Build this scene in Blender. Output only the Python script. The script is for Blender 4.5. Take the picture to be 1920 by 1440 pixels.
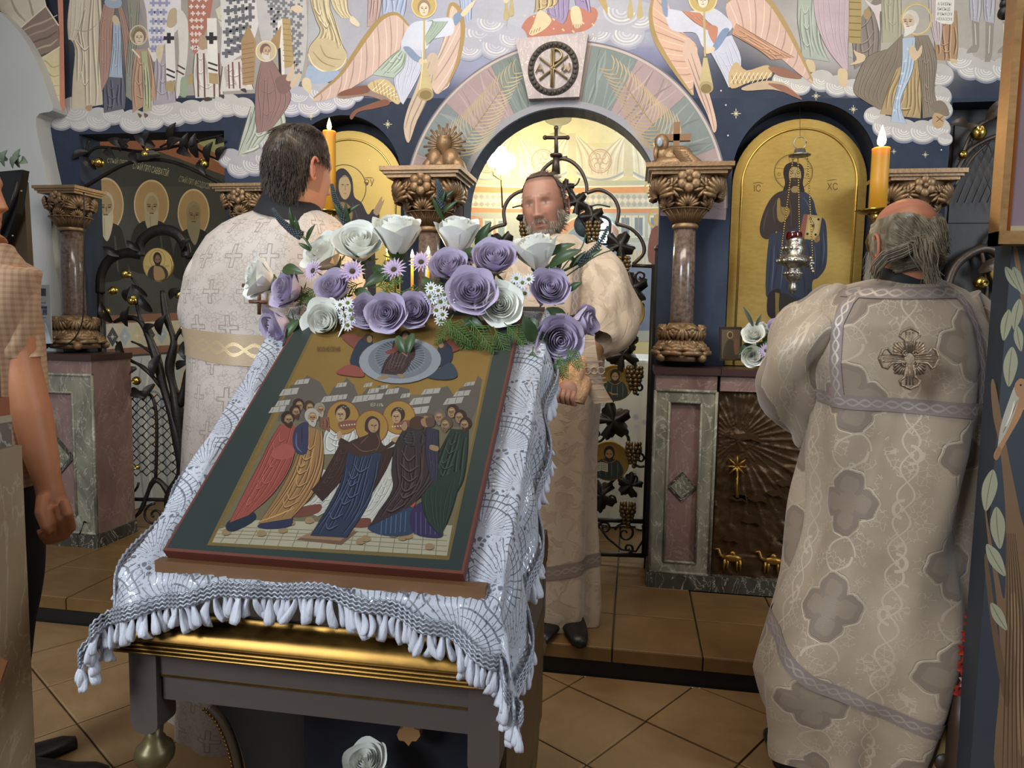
import bpy, bmesh, math, random
import numpy as np
from math import sin, cos, pi, radians as R, sqrt, atan2, hypot
from mathutils import Vector as V, Matrix, noise
from mathutils.geometry import tessellate_polygon
for _o in list(bpy.data.objects): bpy.data.objects.remove(_o)
SC = bpy.context.scene
COL = SC.collection
random.seed(7)

# ------------------------------------------------------------------ camera, world, lights, exposure
YAW, PIT, ROL, FPX, EYE = .1662, .0903, .0185, 1348.6, 1.353
_fw = V((-sin(YAW)*cos(PIT), cos(YAW)*cos(PIT), -sin(PIT)))
_r0 = V((cos(YAW), sin(YAW), 0)); _u0 = _r0.cross(_fw)
_rt = _r0*cos(ROL)+_u0*sin(ROL); _up = _u0*cos(ROL)-_r0*sin(ROL)
CAMP = V((0, 0, EYE))
_c = bpy.data.cameras.new('camera'); _c.sensor_width = 36; _c.lens = 36*FPX/1920; _c.clip_start = .02
CAM = bpy.data.objects.new('camera', _c); COL.objects.link(CAM)
CAM.matrix_world = Matrix((( _rt.x, _up.x, -_fw.x, 0), (_rt.y, _up.y, -_fw.y, 0), (_rt.z, _up.z, -_fw.z, EYE), (0, 0, 0, 1)))
SC.camera = CAM
SC.view_settings.view_transform = 'Standard'; SC.view_settings.look = 'None'
SC.view_settings.gamma = 1; SC.view_settings.use_curve_mapping = False
SC.view_settings.exposure = EXPOSURE = 0.0
W = bpy.data.worlds.new('world'); SC.world = W; W.use_nodes = True
W.node_tree.nodes['Background'].inputs[0].default_value = (.92, .93, 1.0, 1)
W.node_tree.nodes['Background'].inputs[1].default_value = .24
def area(name, loc, target, sx, sy, power, color, spread=180):
    l = bpy.data.lights.new(name, 'AREA'); l.shape = 'RECTANGLE'; l.size = sx; l.size_y = sy
    l.energy = power; l.color = color; l.spread = R(spread)
    o = bpy.data.objects.new(name, l); COL.objects.link(o); o.location = loc
    o.rotation_euler = (V(target)-V(loc)).to_track_quat('-Z', 'Y').to_euler(); return o
def point(name, loc, power, color, rad=.05):
    l = bpy.data.lights.new(name, 'POINT'); l.energy = power; l.color = color; l.shadow_soft_size = rad
    o = bpy.data.objects.new(name, l); COL.objects.link(o); o.location = loc; return o
area('assumed_nave_daylight', (-2.4, -1.6, 2.9), (-.7, 1.6, 1.0), 1.2, 1.8, 62, (.84, .92, 1.0), 110)  # assumed daylight from behind left: bare area light, no window is built
area('assumed_side_daylight', (3.2, .4, 2.7), (.6, 2.6, 1.2), 1.0, 1.6, 34, (.82, .91, 1.0), 120)  # daylight from the right, assumed too; unseen area light without a window
area('assumed_chandelier_light', (-.5, 1.5, 3.6), (-.5, 3.5, 2.35), 2.6, .8, 43, (1.0, .88, .72), 130)  # warm overhead light assumed for the brighter upper wall; no chandelier modelled
area('altar_window_light', (.62, 5.35, 2.6), (-.5, 4.2, 1.0), .9, 1.5, 40, (.80, .92, 1.0))
point('altar_lamp_light', (-.85, 4.95, 2.35), 22, (1.0, .80, .50), .12)

# ------------------------------------------------------------------ pixel <-> place
def ray(px, py): return _fw+_rt*((px-960)/FPX)-_up*((py-720)/FPX)
def at(px, py, Y):
    d = ray(px, py); return CAMP+d*(Y/d.y)
def onz(px, py, z):
    d = ray(px, py); return CAMP+d*((z-EYE)/d.z)
def onplane(px, py, P0, N):
    d = ray(px, py); return CAMP+d*((P0-CAMP).dot(N)/d.dot(N))

# ------------------------------------------------------------------ colours and node expressions
def lin(h):
    if not isinstance(h, str): return h
    c = [int(h[i:i+2], 16)/255 for i in (0, 2, 4)]
    return tuple(x/12.92 if x <= .04045 else ((x+.055)/1.055)**2.4 for x in c)
class X:
    """tiny expression wrapper around shader math nodes"""
    def __init__(s, nt, sock): s.nt = nt; s.s = sock
    def _m(s, op, *a):
        n = s.nt.nodes.new('ShaderNodeMath'); n.operation = op
        for i, v in enumerate((s,)+a):
            if isinstance(v, X): s.nt.links.new(v.s, n.inputs[i])
            else: n.inputs[i].default_value = v
        return X(s.nt, n.outputs[0])
    def __add__(s, o): return s._m('ADD', o)
    __radd__ = __add__
    def __sub__(s, o): return s._m('SUBTRACT', o)
    def __rsub__(s, o): return (s*-1)+o
    def __mul__(s, o): return s._m('MULTIPLY', o)
    __rmul__ = __mul__
    def __truediv__(s, o): return s._m('DIVIDE', o)
    def __neg__(s): return s*-1
    def sin(s): return s._m('SINE')
    def cos(s): return s._m('COSINE')
    def abs(s): return s._m('ABSOLUTE')
    def floor(s): return s._m('FLOOR')
    def fract(s): return s._m('FRACT')
    def sqrt(s): return s._m('SQRT')
    def min(s, o): return s._m('MINIMUM', o)
    def max(s, o): return s._m('MAXIMUM', o)
    def pow(s, o): return s._m('POWER', o)
    def atan2(s, o): return s._m('ARCTAN2', o)
    def lt(s, o): return s._m('LESS_THAN', o)
    def gt(s, o): return s._m('GREATER_THAN', o)
    def mod(s, o): return s._m('FLOORED_MODULO', o)
    def step(s, a, b):
        n = s.nt.nodes.new('ShaderNodeMapRange'); n.interpolation_type = 'SMOOTHSTEP'
        s.nt.links.new(s.s, n.inputs[0]); n.inputs[1].default_value = a; n.inputs[2].default_value = b
        return X(s.nt, n.outputs[0])
def hyp(a, b): return (a*a+b*b).sqrt()
class Mt:
    """material under construction"""
    def __init__(s, name):
        s.m = bpy.data.materials.new(name); s.m.use_nodes = True; s.nt = s.m.node_tree
        s.b = s.nt.nodes['Principled BSDF']; s.b.inputs['Roughness'].default_value = .6
    def n(s, t): return s.nt.nodes.new(t)
    def coord(s, which='Object', scale=(1, 1, 1), rot=(0, 0, 0)):
        t = s.n('ShaderNodeTexCoord'); mp = s.n('ShaderNodeMapping')
        mp.inputs['Scale'].default_value = scale; mp.inputs['Rotation'].default_value = rot
        s.nt.links.new(t.outputs[which], mp.inputs[0]); return mp.outputs[0]
    def xyz(s, which='UV'):
        t = s.n('ShaderNodeTexCoord'); q = s.n('ShaderNodeSeparateXYZ'); s.nt.links.new(t.outputs[which], q.inputs[0])
        return [X(s.nt, q.outputs[i]) for i in range(3)]
    def noise(s, scale, detail=4, which='Object', dist=0, stretch=(1, 1, 1), rough=.55):
        t = s.n('ShaderNodeTexNoise'); s.nt.links.new(s.coord(which, stretch), t.inputs['Vector'])
        t.inputs['Scale'].default_value = scale; t.inputs['Detail'].default_value = detail
        t.inputs['Distortion'].default_value = dist; t.inputs['Roughness'].default_value = rough
        return X(s.nt, t.outputs[0])
    def voro(s, scale, feature='F1', which='Object', stretch=(1, 1, 1)):
        t = s.n('ShaderNodeTexVoronoi'); t.feature = feature; s.nt.links.new(s.coord(which, stretch), t.inputs['Vector'])
        t.inputs['Scale'].default_value = scale; return X(s.nt, t.outputs[0])
    def mix(s, fac, a, b):
        n = s.n('ShaderNodeMix'); n.data_type = 'RGBA'
        if isinstance(fac, X): s.nt.links.new(fac.s, n.inputs[0])
        else: n.inputs[0].default_value = fac
        for v, i in ((a, 6), (b, 7)):
            if isinstance(v, (str, tuple)): n.inputs[i].default_value = (*lin(v), 1)
            else: s.nt.links.new(v, n.inputs[i])
        return n.outputs[2]
    def ramp(s, fac, stops):
        n = s.n('ShaderNodeValToRGB'); s.nt.links.new(fac.s, n.inputs[0]); cr = n.color_ramp
        while len(cr.elements) < len(stops): cr.elements.new(.5)
        for e, (p, c) in zip(cr.elements, stops): e.position = p; e.color = (*lin(c), 1)
        return n.outputs[0]
    def mul(s, col, fac):
        n = s.n('ShaderNodeMix'); n.data_type = 'RGBA'; n.blend_type = 'MULTIPLY'; n.inputs[0].default_value = 1
        if isinstance(col, str): n.inputs[6].default_value = (*lin(col), 1)
        else: s.nt.links.new(col, n.inputs[6])
        s.nt.links.new(fac.s, n.inputs[7]); return n.outputs[2]
    def color(s, c):
        if isinstance(c, (str, tuple)): s.b.inputs['Base Color'].default_value = (*lin(c), 1)
        else: s.nt.links.new(c, s.b.inputs['Base Color'])
        return s
    def set(s, k, v):
        if isinstance(v, X): s.nt.links.new(v.s, s.b.inputs[k])
        else: s.b.inputs[k].default_value = v
        return s
    def bump(s, h, strength=.4, dist=.005):
        n = s.n('ShaderNodeBump'); n.inputs['Strength'].default_value = strength; n.inputs['Distance'].default_value = dist
        s.nt.links.new(h.s, n.inputs['Height']); s.nt.links.new(n.outputs[0], s.b.inputs['Normal']); return s
MATS = {}
def mat(name, col, rough=.6, metal=0, var=.12, scale=8, bump=0, bscale=60, spec=None, stretch=(1, 1, 1), bdist=.004):
    """plain procedural material: colour with soft noise variation and fine relief"""
    if name in MATS: return MATS[name]
    t = Mt(name); n = t.noise(scale, 5, stretch=stretch)
    t.color(t.mul(col if isinstance(col, str) else col, n*(2*var)+(1-var)) if var else col)
    t.set('Roughness', rough); t.set('Metallic', metal)
    if spec is not None: t.set('Specular IOR Level', spec)
    if bump: t.bump(t.noise(bscale, 3, stretch=stretch), bump, bdist)
    MATS[name] = t.m; return t.m

# ------------------------------------------------------------------ meshes
def newobj(name, verts, faces, m, parent=None, smooth=False, uvs=None, cols=None, mats=None, loc=None):
    me = bpy.data.meshes.new(name); me.from_pydata([tuple(v) for v in verts], [], faces)
    ms = m if isinstance(m, (list, tuple)) else [m]
    for q in ms: me.materials.append(q)
    if smooth: me.polygons.foreach_set('use_smooth', [True]*len(me.polygons))
    if mats is not None: me.polygons.foreach_set('material_index', mats)
    if uvs is not None:
        uv = me.uv_layers.new(name='UVMap')
        li = np.empty(len(me.loops), dtype=np.int32); me.loops.foreach_get('vertex_index', li)
        uv.data.foreach_set('uv', np.asarray(uvs, dtype=np.float32)[li].ravel())
    if cols is not None:
        ca = me.color_attributes.new('Col', 'FLOAT_COLOR', 'POINT'); ca.data.foreach_set('color', np.asarray(cols, dtype=np.float32).ravel())
    me.update()
    o = bpy.data.objects.new(name, me); COL.objects.link(o)
    if parent: o.parent = parent
    if loc is not None: o.location = loc
    return o
def tag(o, label, cat, group=None, kind=None):
    o['label'] = label; o['category'] = cat
    if group: o['group'] = group
    if kind: o['kind'] = kind
    return o
def struct(o, label=None):
    o['kind'] = 'structure'
    if label: o['label'] = label
    return o
def thing(name, loc, label, cat, group=None):
    """an Empty at the thing's base; children keep world coordinates"""
    o = bpy.data.objects.new(name, None); COL.objects.link(o); o.empty_display_size = .05
    o.location = loc; return tag(o, label, cat, group)
def under(ch, par):
    """parent ch (built in world coordinates) to par without moving it"""
    ch.parent = par; w = Matrix.Translation(par.location) if par.parent is None else world_of(par)
    ch.matrix_parent_inverse = w.inverted(); return ch
def world_of(o):
    m = o.matrix_basis.copy()
    if o.parent: m = world_of(o.parent) @ o.matrix_parent_inverse @ m
    return m
class MB:
    def __init__(s): s.v = []; s.f = []; s.uv = []; s.mi = []; s.cur = 0
    def add(s, vs, fs, uv=None):
        b = len(s.v); s.v += [V(q) for q in vs]; s.f += [tuple(i+b for i in f) for f in fs]; s.mi += [s.cur]*len(fs)
        s.uv += list(uv) if uv is not None else [(q[0], q[2]) for q in vs]
        return s
    def box(s, a, b):
        (x0, y0, z0), (x1, y1, z1) = a, b
        return s.add([(x0, y0, z0), (x1, y0, z0), (x1, y1, z0), (x0, y1, z0), (x0, y0, z1), (x1, y0, z1), (x1, y1, z1), (x0, y1, z1)],
              [(0, 3, 2, 1), (4, 5, 6, 7), (0, 1, 5, 4), (1, 2, 6, 5), (2, 3, 7, 6), (3, 0, 4, 7)])
    def grid(s, rows, closed=False, cap0=False, cap1=False, uv=None):
        n = len(rows[0]); vs = [p for r in rows for p in r]; fs = []
        for i in range(len(rows)-1):
            for j in range(n if closed else n-1):
                k = (j+1) % n; fs.append((i*n+j, i*n+k, (i+1)*n+k, (i+1)*n+j))
        if cap0: fs.append(tuple(range(n-1, -1, -1)))
        if cap1: fs.append(tuple((len(rows)-1)*n+j for j in range(n)))
        return s.add(vs, fs, uv)
    def tube(s, pts, r, n=8, caps=True, flat=1, up=None):
        pts = [V(p) for p in pts]; m = len(pts); rows = []
        nrm = None
        for i, p in enumerate(pts):
            t = (pts[min(i+1, m-1)]-pts[max(i-1, 0)]).normalized()
            if nrm is None:
                a = V(up) if up else (V((0, 0, 1)) if abs(t.z) < .9 else V((1, 0, 0)))
                nrm = (a-t*a.dot(t)).normalized()
            else:
                nrm = nrm-t*nrm.dot(t); nrm = nrm.normalized() if nrm.length > 1e-6 else t.orthogonal().normalized()
            b = t.cross(nrm); rr = r[i] if isinstance(r, (list, tuple)) else (r(i/(m-1)) if callable(r) else r)
            rows.append([p+nrm*(rr*flat*cos(2*pi*k/n))+b*(rr*sin(2*pi*k/n)) for k in range(n)])
        return s.grid(rows, True, caps, caps)
    def lathe(s, prof, c, n=24, axis=None, x=None, caps=True):
        c = V(c); ax = V(axis or (0, 0, 1)).normalized(); a = ax.orthogonal().normalized() if x is None else V(x); b = ax.cross(a)
        rows = [[c+ax*h+a*(r*cos(2*pi*k/n))+b*(r*sin(2*pi*k/n)) for k in range(n)] for r, h in prof]
        return s.grid(rows, True, caps, caps)
    def ball(s, c, r, n=10, m=7, sc=(1, 1, 1), rot=None):
        c = V(c); rows = []
        for i in range(m+1):
            a = -pi/2+pi*i/m; row = []
            for k in range(n):
                p = V((r*sc[0]*cos(a)*cos(2*pi*k/n), r*sc[1]*cos(a)*sin(2*pi*k/n), r*sc[2]*sin(a)))
                row.append(c+(rot @ p if rot else p))
            rows.append(row)
        return s.grid(rows, True)
    def prism(s, pts, d):
        """pts: planar loop in 3D, d: extrusion vector"""
        pts = [V(p) for p in pts]; d = V(d); n = len(pts)
        return s.add(pts+[p+d for p in pts], [tuple(range(n)), tuple(range(2*n-1, n-1, -1))]+[((i+1) % n, i, n+i, n+(i+1) % n) for i in range(n)])
    def xf(s, M):
        s.v = [M @ p for p in s.v]; return s
    def build(s, name, m, parent=None, smooth=True, angle=None, uv=False):
        o = newobj(name, s.v, s.f, m, None, smooth, s.uv if uv else None, None, s.mi if isinstance(m, (list, tuple)) else None)
        if smooth and angle is not None:
            try: o.data.set_sharp_from_angle(angle=R(angle))
            except Exception: pass
        if parent is not None: under(o, parent)
        return o
def smooth_pts(pts, closed=False, sub=5):
    n = len(pts); out = []
    P = [V((*p, 0)) if len(p) == 2 else V(p) for p in pts]
    for i in range(n if closed else n-1):
        if closed: a, b, c, d = P[(i-1) % n], P[i], P[(i+1) % n], P[(i+2) % n]
        else: a, b, c, d = P[max(i-1, 0)], P[i], P[i+1], P[min(i+2, n-1)]
        for k in range(sub):
            t = k/sub
            out.append(.5*((2*b)+(c-a)*t+(2*a-5*b+4*c-d)*t*t+(3*b-a-3*c+d)*t*t*t))
    if not closed: out.append(P[-1])
    return [(q.x, q.y) for q in out] if len(pts[0]) == 2 else out
def lerp(a, b, t): return a+(b-a)*t
def interp(tab, x):
    if x <= tab[0][0]: return tab[0][1:]
    for (a, b) in zip(tab, tab[1:]):
        if x <= b[0]:
            t = (x-a[0])/(b[0]-a[0]); return tuple(lerp(p, q, t) for p, q in zip(a[1:], b[1:]))
    return tab[-1][1:]

# ------------------------------------------------------------------ painting: flat shapes laid in thin coats on a real plane
def _paint_mat(name, rough, var, sat):
    t = Mt(name); a = t.n('ShaderNodeAttribute'); a.attribute_name = 'Col'
    n = t.noise(9, 6); n2 = t.noise(60, 4)
    f = (n*(2*var)+(1-var))*(n2*.14+.93)
    hs = t.n('ShaderNodeHueSaturation'); hs.inputs['Saturation'].default_value = sat; t.nt.links.new(a.outputs['Color'], hs.inputs['Color'])
    t.color(t.mul(hs.outputs[0], f)); t.set('Roughness', rough)
    al = X(t.nt, a.outputs['Alpha']); t.set('Metallic', al*.9)
    t.set('Roughness', al*(.36-rough)+rough+n2*.06)
    t.set('Specular IOR Level', .25)
    return t.m
PAINT = _paint_mat('fresco_paint', .75, .16, .84)
ENAMEL = _paint_mat('icon_tempera', .42, .10, .9)
_font_cache = {}
def text2d(txt):
    if txt not in _font_cache:
        cu = bpy.data.curves.new('t', 'FONT'); cu.body = txt; cu.size = 1; cu.resolution_u = 2
        o = bpy.data.objects.new('t', cu); COL.objects.link(o); dg = bpy.context.evaluated_depsgraph_get()
        me = o.evaluated_get(dg).to_mesh(); vs = [(v.co.x, v.co.y) for v in me.vertices]; fs = [tuple(p.vertices) for p in me.polygons]
        o.evaluated_get(dg).to_mesh_clear(); bpy.data.objects.remove(o); bpy.data.curves.remove(cu)
        _font_cache[txt] = (vs, fs)
    return _font_cache[txt]
class Paint:
    """vector painter: pix(x, y, lift) -> 3D point on the painted plane"""
    def __init__(s, pix, gain=1.0, coat=.000005, start=1):
        s.pix = pix; s.v = []; s.f = []; s.c = []; s.k = start; s.coat = coat; s.gain = gain; s.chev = None
    def _add(s, col, pts, faces, metal=0):
        b = len(s.v); h = s.k*s.coat; s.k += 1; c = tuple(min(1, q*s.gain) for q in lin(col))
        s.v += [s.pix(x, y, h) for x, y in pts]; s.f += [tuple(i+b for i in f) for f in faces]
        s.c += [(*c, metal)]*len(pts)
    def p(s, col, pts, sm=True, metal=0):
        q = smooth_pts(pts, True, 4) if sm else pts
        tri = tessellate_polygon([[V((x, y, 0)) for x, y in q]])
        s._add(col, q, tri, metal); return s
    def l(s, col, w, pts, taper=True, sm=True, metal=0):
        q = smooth_pts(pts, False, 5) if sm and len(pts) > 2 else pts
        n = len(q); A = []; fs = []
        for i, (x, y) in enumerate(q):
            x0, y0 = q[max(i-1, 0)]; x1, y1 = q[min(i+1, n-1)]; L = hypot(x1-x0, y1-y0) or 1
            ww = w/2*((.25+.75*sin(pi*(i+.5)/n)) if taper else 1)
            nx, ny = -(y1-y0)/L*ww, (x1-x0)/L*ww
            A += [(x+nx, y+ny), (x-nx, y-ny)]
        fs = [(2*i, 2*i+1, 2*i+3, 2*i+2) for i in range(n-1)]
        s._add(col, A, fs, metal); return s
    def e(s, col, cx, cy, rx, ry=None, rot=0, metal=0, n=28):
        ry = rx if ry is None else ry; c, d = cos(R(rot)), sin(R(rot))
        pts = [(cx+rx*cos(t)*c-ry*sin(t)*d, cy+rx*cos(t)*d+ry*sin(t)*c) for t in [2*pi*i/n for i in range(n)]]
        s._add(col, pts, [tuple(range(n))], metal); return s
    def ring(s, col, cx, cy, rx, ry, w, metal=0, a0=0, a1=360, n=40):
        A = []
        for i in range(n+1):
            t = R(lerp(a0, a1, i/n)); A += [(cx+rx*cos(t), cy+ry*sin(t)), (cx+(rx-w)*cos(t), cy+(ry-w*ry/rx)*sin(t))]
        s._add(col, A, [(2*i, 2*i+1, 2*i+3, 2*i+2) for i in range(n)], metal); return s
    def robe(s, col, Lf, Rt, n=5, dark=.62, light=1.22, w=None, seed=0, chev=3):
        """cloth between a left and a right outline (top to bottom) with painted folds"""
        rnd = random.Random(seed+int(Lf[0][0])); Ls = smooth_pts(Lf, False, 4) if len(Lf) > 2 else Lf; Rs = smooth_pts(Rt, False, 4) if len(Rt) > 2 else Rt
        tri = tessellate_polygon([[V((x, y, 0)) for x, y in Ls+Rs[::-1]]]); s._add(col, Ls+Rs[::-1], tri)
        c = lin(col)
        def pt(P, t):
            k = t*(len(P)-1); i = min(int(k), len(P)-2); a, b = P[i], P[i+1]; f = k-i
            return (lerp(a[0], b[0], f), lerp(a[1], b[1], f))
        dark = dark**2.1; light = light**1.7; k0 = s.k
        wd = w or max(1.2, abs(Lf[-1][0]-Rt[-1][0])/(n*3.2))
        for i in range(n):
            u = (i+.7+rnd.uniform(-.15, .15))/(n+.4); t0 = rnd.uniform(.0, .35); t1 = rnd.uniform(.75, 1.0); ph = rnd.uniform(0, 6)
            q = []
            for k in range(6):
                t = lerp(t0, t1, k/5); a, b = pt(Ls, t), pt(Rs, t); uu = min(.97, max(.03, u+.04*sin(ph+k)))
                q.append((lerp(a[0], b[0], uu), lerp(a[1], b[1], uu)))
            s.k = k0; s.l(tuple(x*dark for x in c), wd, q)
            s.k = k0+1; s.l(tuple(min(1, x*light) for x in c), wd*.9, [(x+wd*.9, y) for x, y in q])
        wid = hypot(Lf[-1][0]-Rt[-1][0], Lf[-1][1]-Rt[-1][1])
        for i in range(chev if s.chev is None else s.chev):
            t = .12+.76*(i+rnd.uniform(.2, .8))/(s.chev or chev); f0 = rnd.uniform(.10, .3); f1 = f0+rnd.uniform(.25, .5); q = []
            for f, dt in ((f0, -.03), ((f0+f1)/2, .05), (f1, .0)): a, b = pt(Ls, max(0, min(1, t+dt))), pt(Rs, max(0, min(1, t+dt))); q.append((lerp(a[0], b[0], f), lerp(a[1], b[1], f)))
            s.k = k0+2; s.l(tuple(x*dark*.8 for x in c), wid*.035, q); s.k = k0+3; s.l(tuple(min(1, x*light*1.12+.01) for x in c), wid*.03, [(x, y-wid*.035) for x, y in q])
        for q in (Ls, Rs): s.k = k0+4; s.l(tuple(x*.18 for x in c), max(.9, wd*.35), q, True, False)
        return s
    def outline(s, col, w, pts): return s.l(col, w, list(pts)+[pts[0]], False)
    def text(s, col, txt, x, y, size, dx=(1, 0), squeeze=1, metal=0):
        vs, fs = text2d(txt); ux, uy = dx; L = hypot(ux, uy); ux /= L; uy /= L
        s._add(col, [(x+(a*squeeze*ux+b*uy)*size, y+(a*squeeze*uy-b*ux)*size) for a, b in vs], fs, metal); return s
    def build(s, name, m, parent=None):
        o = newobj(name, s.v, s.f, m, None, False, None, s.c)
        if parent is not None: under(o, parent)
        return o
def planeY(Y): return lambda x, y, h: at(x, y, Y-h)
# ================================================================== SETTING
YW = 3.55            # painted front of the icon screen wall
YP = 3.33            # front of the marble pedestals
ZS = .121            # height of the raised step (solea)
YS = 2.6426          # its front edge
XC = -.377           # axis of the royal doors
TILE = .333
GAIN = 1.0
def wx(px, py): p = at(px, py, YW); return p.x, p.z
# ---- materials
def tile_mat(name, a, b, c, rough):
    t = Mt(name); n = t.noise(3.2, 6, dist=.6); n2 = t.noise(11, 5, stretch=(1, 2.4, 1))
    t.color(t.ramp(n*.65+n2*.35, [(.28, a), (.5, b), (.72, c)])); t.set('Roughness', n2*.15+rough)
    t.bump(t.noise(24, 4), .12, .003); return t.m
M_TILE = tile_mat('floor_tile_ceramic', '7d6040', '8f724c', '9b805c', .36)
M_TILE2 = tile_mat('step_tile_ceramic', '5f4627', '725632', '80643e', .32)
M_GROUT = mat('dark_grout', '3a2a1c', .9)
M_RISER = mat('black_riser_paint', '14100c', .6)
def stone_mat(name, cols, scale=3.0, dist=2.5, rough=.38, veins='d8d2c4', va=.5):
    t = Mt(name); n = t.noise(scale, 5, dist=dist, stretch=(1, 1, .55)); base = t.ramp(n, cols)
    v = ((t.noise(scale*1.7, 6, dist=3.2, stretch=(1.3, 1, .7))-.5).abs()).step(.0, .018)
    t.color(t.mix((v*-1+1)*va, base, veins)); t.set('Roughness', rough); t.bump(t.noise(30, 3), .08, .002); return t.m
M_MGREEN = stone_mat('grey_green_painted_marble', [(.3, '5c5b4c'), (.47, '7a7867'), (.55, '8d8875'), (.7, '65665a')])
M_MPINK = stone_mat('pink_painted_marble', [(.3, '6b524b'), (.5, '80665e'), (.62, '8b7169'), (.75, '70594f')], 2.4, 1.8, .38, 'b3a79c', .35)
M_MDARK = stone_mat('dark_green_marble', [(.3, '2c2a22'), (.5, '45443a'), (.7, '33322a')], 4)
M_WBLUE = None
def blue_mat():
    t = Mt('deep_blue_wall_paint'); n = t.noise(2.2, 6); n2 = t.noise(26, 5)
    t.color(t.ramp(n*.7+n2*.3, [(.3, '232b3b'), (.5, '2a3344'), (.7, '333c4d')])); t.set('Roughness', .7); t.set('Specular IOR Level', .25)
    t.bump(t.noise(120, 3), .08, .001); return t.m
M_WBLUE = blue_mat()
M_NICHE = mat('shaded_niche_paint', '1b2230', .7)  # shadow of the recess put into the colour, darker than the wall blue
M_PLASTER = mat('white_wall_plaster', 'b9bab6', .85, var=.10, scale=2.5, bump=.08, bscale=80)
M_CREAM = mat('cream_apse_plaster', 'cfc7a4', .8, var=.07, scale=2)
M_DARKWALL = mat('charcoal_wall_paint', '3f4347', .75, var=.18, scale=3)
M_TERRA = mat('terracotta_band_paint', 'a5684d', .75)

# ---- floor with diagonal tiles
floor = newobj('floor', [(-3.4, -.6, -.006), (2.6, -.6, -.006), (2.6, YS+.01, -.006), (-3.4, YS+.01, -.006)], [(0, 1, 2, 3)], M_GROUT); struct(floor)
_a = .58; _u = V((cos(_a), -sin(_a), 0)); _v = V((sin(_a), cos(_a), 0)); _o = V((-.1953, 2.554, 0))
def tile_mesh(name, h, m, size=TILE, gap=.006):
    b = MB(); s = size/2-gap/2; e = .004
    b.grid([[(-s, -s, -.01), (s, -s, -.01), (s, s, -.01), (-s, s, -.01)], [(-s, -s, h-e*.6), (s, -s, h-e*.6), (s, s, h-e*.6), (-s, s, h-e*.6)],
            [(-s+e, -s+e, h), (s-e, -s+e, h), (s-e, s-e, h), (-s+e, s-e, h)]], True, False, True)
    o = b.build(name, m, smooth=False); me = o.data; bpy.data.objects.remove(o); return me
_tm = tile_mesh('floor_tile', .004, M_TILE)
def clipY(poly, y):
    out = []
    for i in range(len(poly)):
        a, b = poly[i-1], poly[i]
        if (a.y <= y) != (b.y <= y): t = (y-a.y)/(b.y-a.y); out.append(a.lerp(b, t))
        if b.y <= y: out.append(b)
    return out
for i in range(-10, 12):
    for j in range(-14, 12):
        c = _o+_u*(TILE*(i+.5))+_v*(TILE*(j+.5))
        if c.y < .55 or c.y > YS+.24 or c.x < -2.9 or c.x > 2.0: continue
        if c.x < -c.y*1.0-.35 or c.x > c.y*.62+.3: continue
        cor = [c+_u*(p*.1635)+_v*(q*.1635) for p, q in ((-1, -1), (1, -1), (1, 1), (-1, 1))]
        if max(q.y for q in cor) > YS:
            cp = clipY(cor, YS-.002)
            if len(cp) < 3: continue
            ar = sum(cp[k-1].x*cp[k].y-cp[k].x*cp[k-1].y for k in range(len(cp)))/2
            if abs(ar) < .002: continue
            o = MB().prism([p+V((0, 0, -.008)) for p in cp], (0, 0, .012)).build('floor_tile', M_TILE, floor, False)
        else:
            o = bpy.data.objects.new('floor_tile', _tm); COL.objects.link(o); o.location = c; o.rotation_euler = (0, 0, -_a+random.choice((0, 1, 2, 3))*pi/2); o.parent = floor
# ---- raised step: dark riser, tiled nosing, tiled top running through the doors
b = MB(); b.box((-3.3, YS+.012, -.004), (2.4, 5.5, ZS-.006)); solea = b.build('floor_step', M_RISER, smooth=False); struct(solea)
_tm2 = tile_mesh('step_tile', .004, M_TILE2); _gx = -.0414
nm = MB(); nm.box((-TILE/2+.003, -.002, -.052), (TILE/2-.003, .014, -.004)); no = nm.build('step_nosing_tile', M_TILE2, smooth=False); nmesh = no.data; bpy.data.objects.remove(no)
for i in range(-10, 8):
    cx = _gx+TILE*(i+.5)
    if cx < -3.1 or cx > 2.1: continue
    o = bpy.data.objects.new('step_nosing_tile', nmesh); COL.objects.link(o); o.location = (cx, YS, ZS); o.parent = solea
    for j in range(0, 9):
        cyy = YS+TILE*(j+.5)
        if j >= 2 and not (-1.0 < cx < .3 or (cx < -1.85 and j < 6)): continue
        o = bpy.data.objects.new('step_tile', _tm2); COL.objects.link(o); o.location = (cx, cyy, ZS-.004); o.rotation_euler = (0, 0, pi*random.choice((0, 1))); o.parent = solea
# ---- icon screen wall with its openings
def arc_pts(cx, cz, r, a0, a1, n=28): return [(cx+r*cos(R(lerp(a0, a1, i/n))), cz+r*sin(R(lerp(a0, a1, i/n)))) for i in range(n+1)]
RIN = .478; ZC = wx(1045, 203)[1]-RIN; ROUT = .785
LX0, LZ = wx(147, 252); LX1 = wx(420, 252)[0]
RX0, RZ = wx(1786, 192); RX1 = RX0+.85
NR = .315; NX = wx(1502, 400)[0]; NZT = wx(1500, 190)[1]; NXL = 2*XC-NX; NZ0 = 1.12
def door_loop(x0, x1, z1, z0): return [(x0, z0), (x1, z0), (x1, z1), (x0, z1)]
def arch_loop(cx, cz, r, z0): return [(cx-r, z0), (cx+r, z0)]+arc_pts(cx, cz, r, 0, 180)
outer = [(-3.5, ZS), (2.4, ZS), (2.4, 3.7), (-3.5, 3.7)]
holes = [door_loop(LX0, LX1, LZ, ZS), arch_loop(XC, ZC, RIN, ZS), door_loop(RX0, RX1, RZ, ZS), arch_loop(NX, NZT-NR, NR, NZ0), arch_loop(NXL, NZT-NR, NR, NZ0)]
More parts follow.
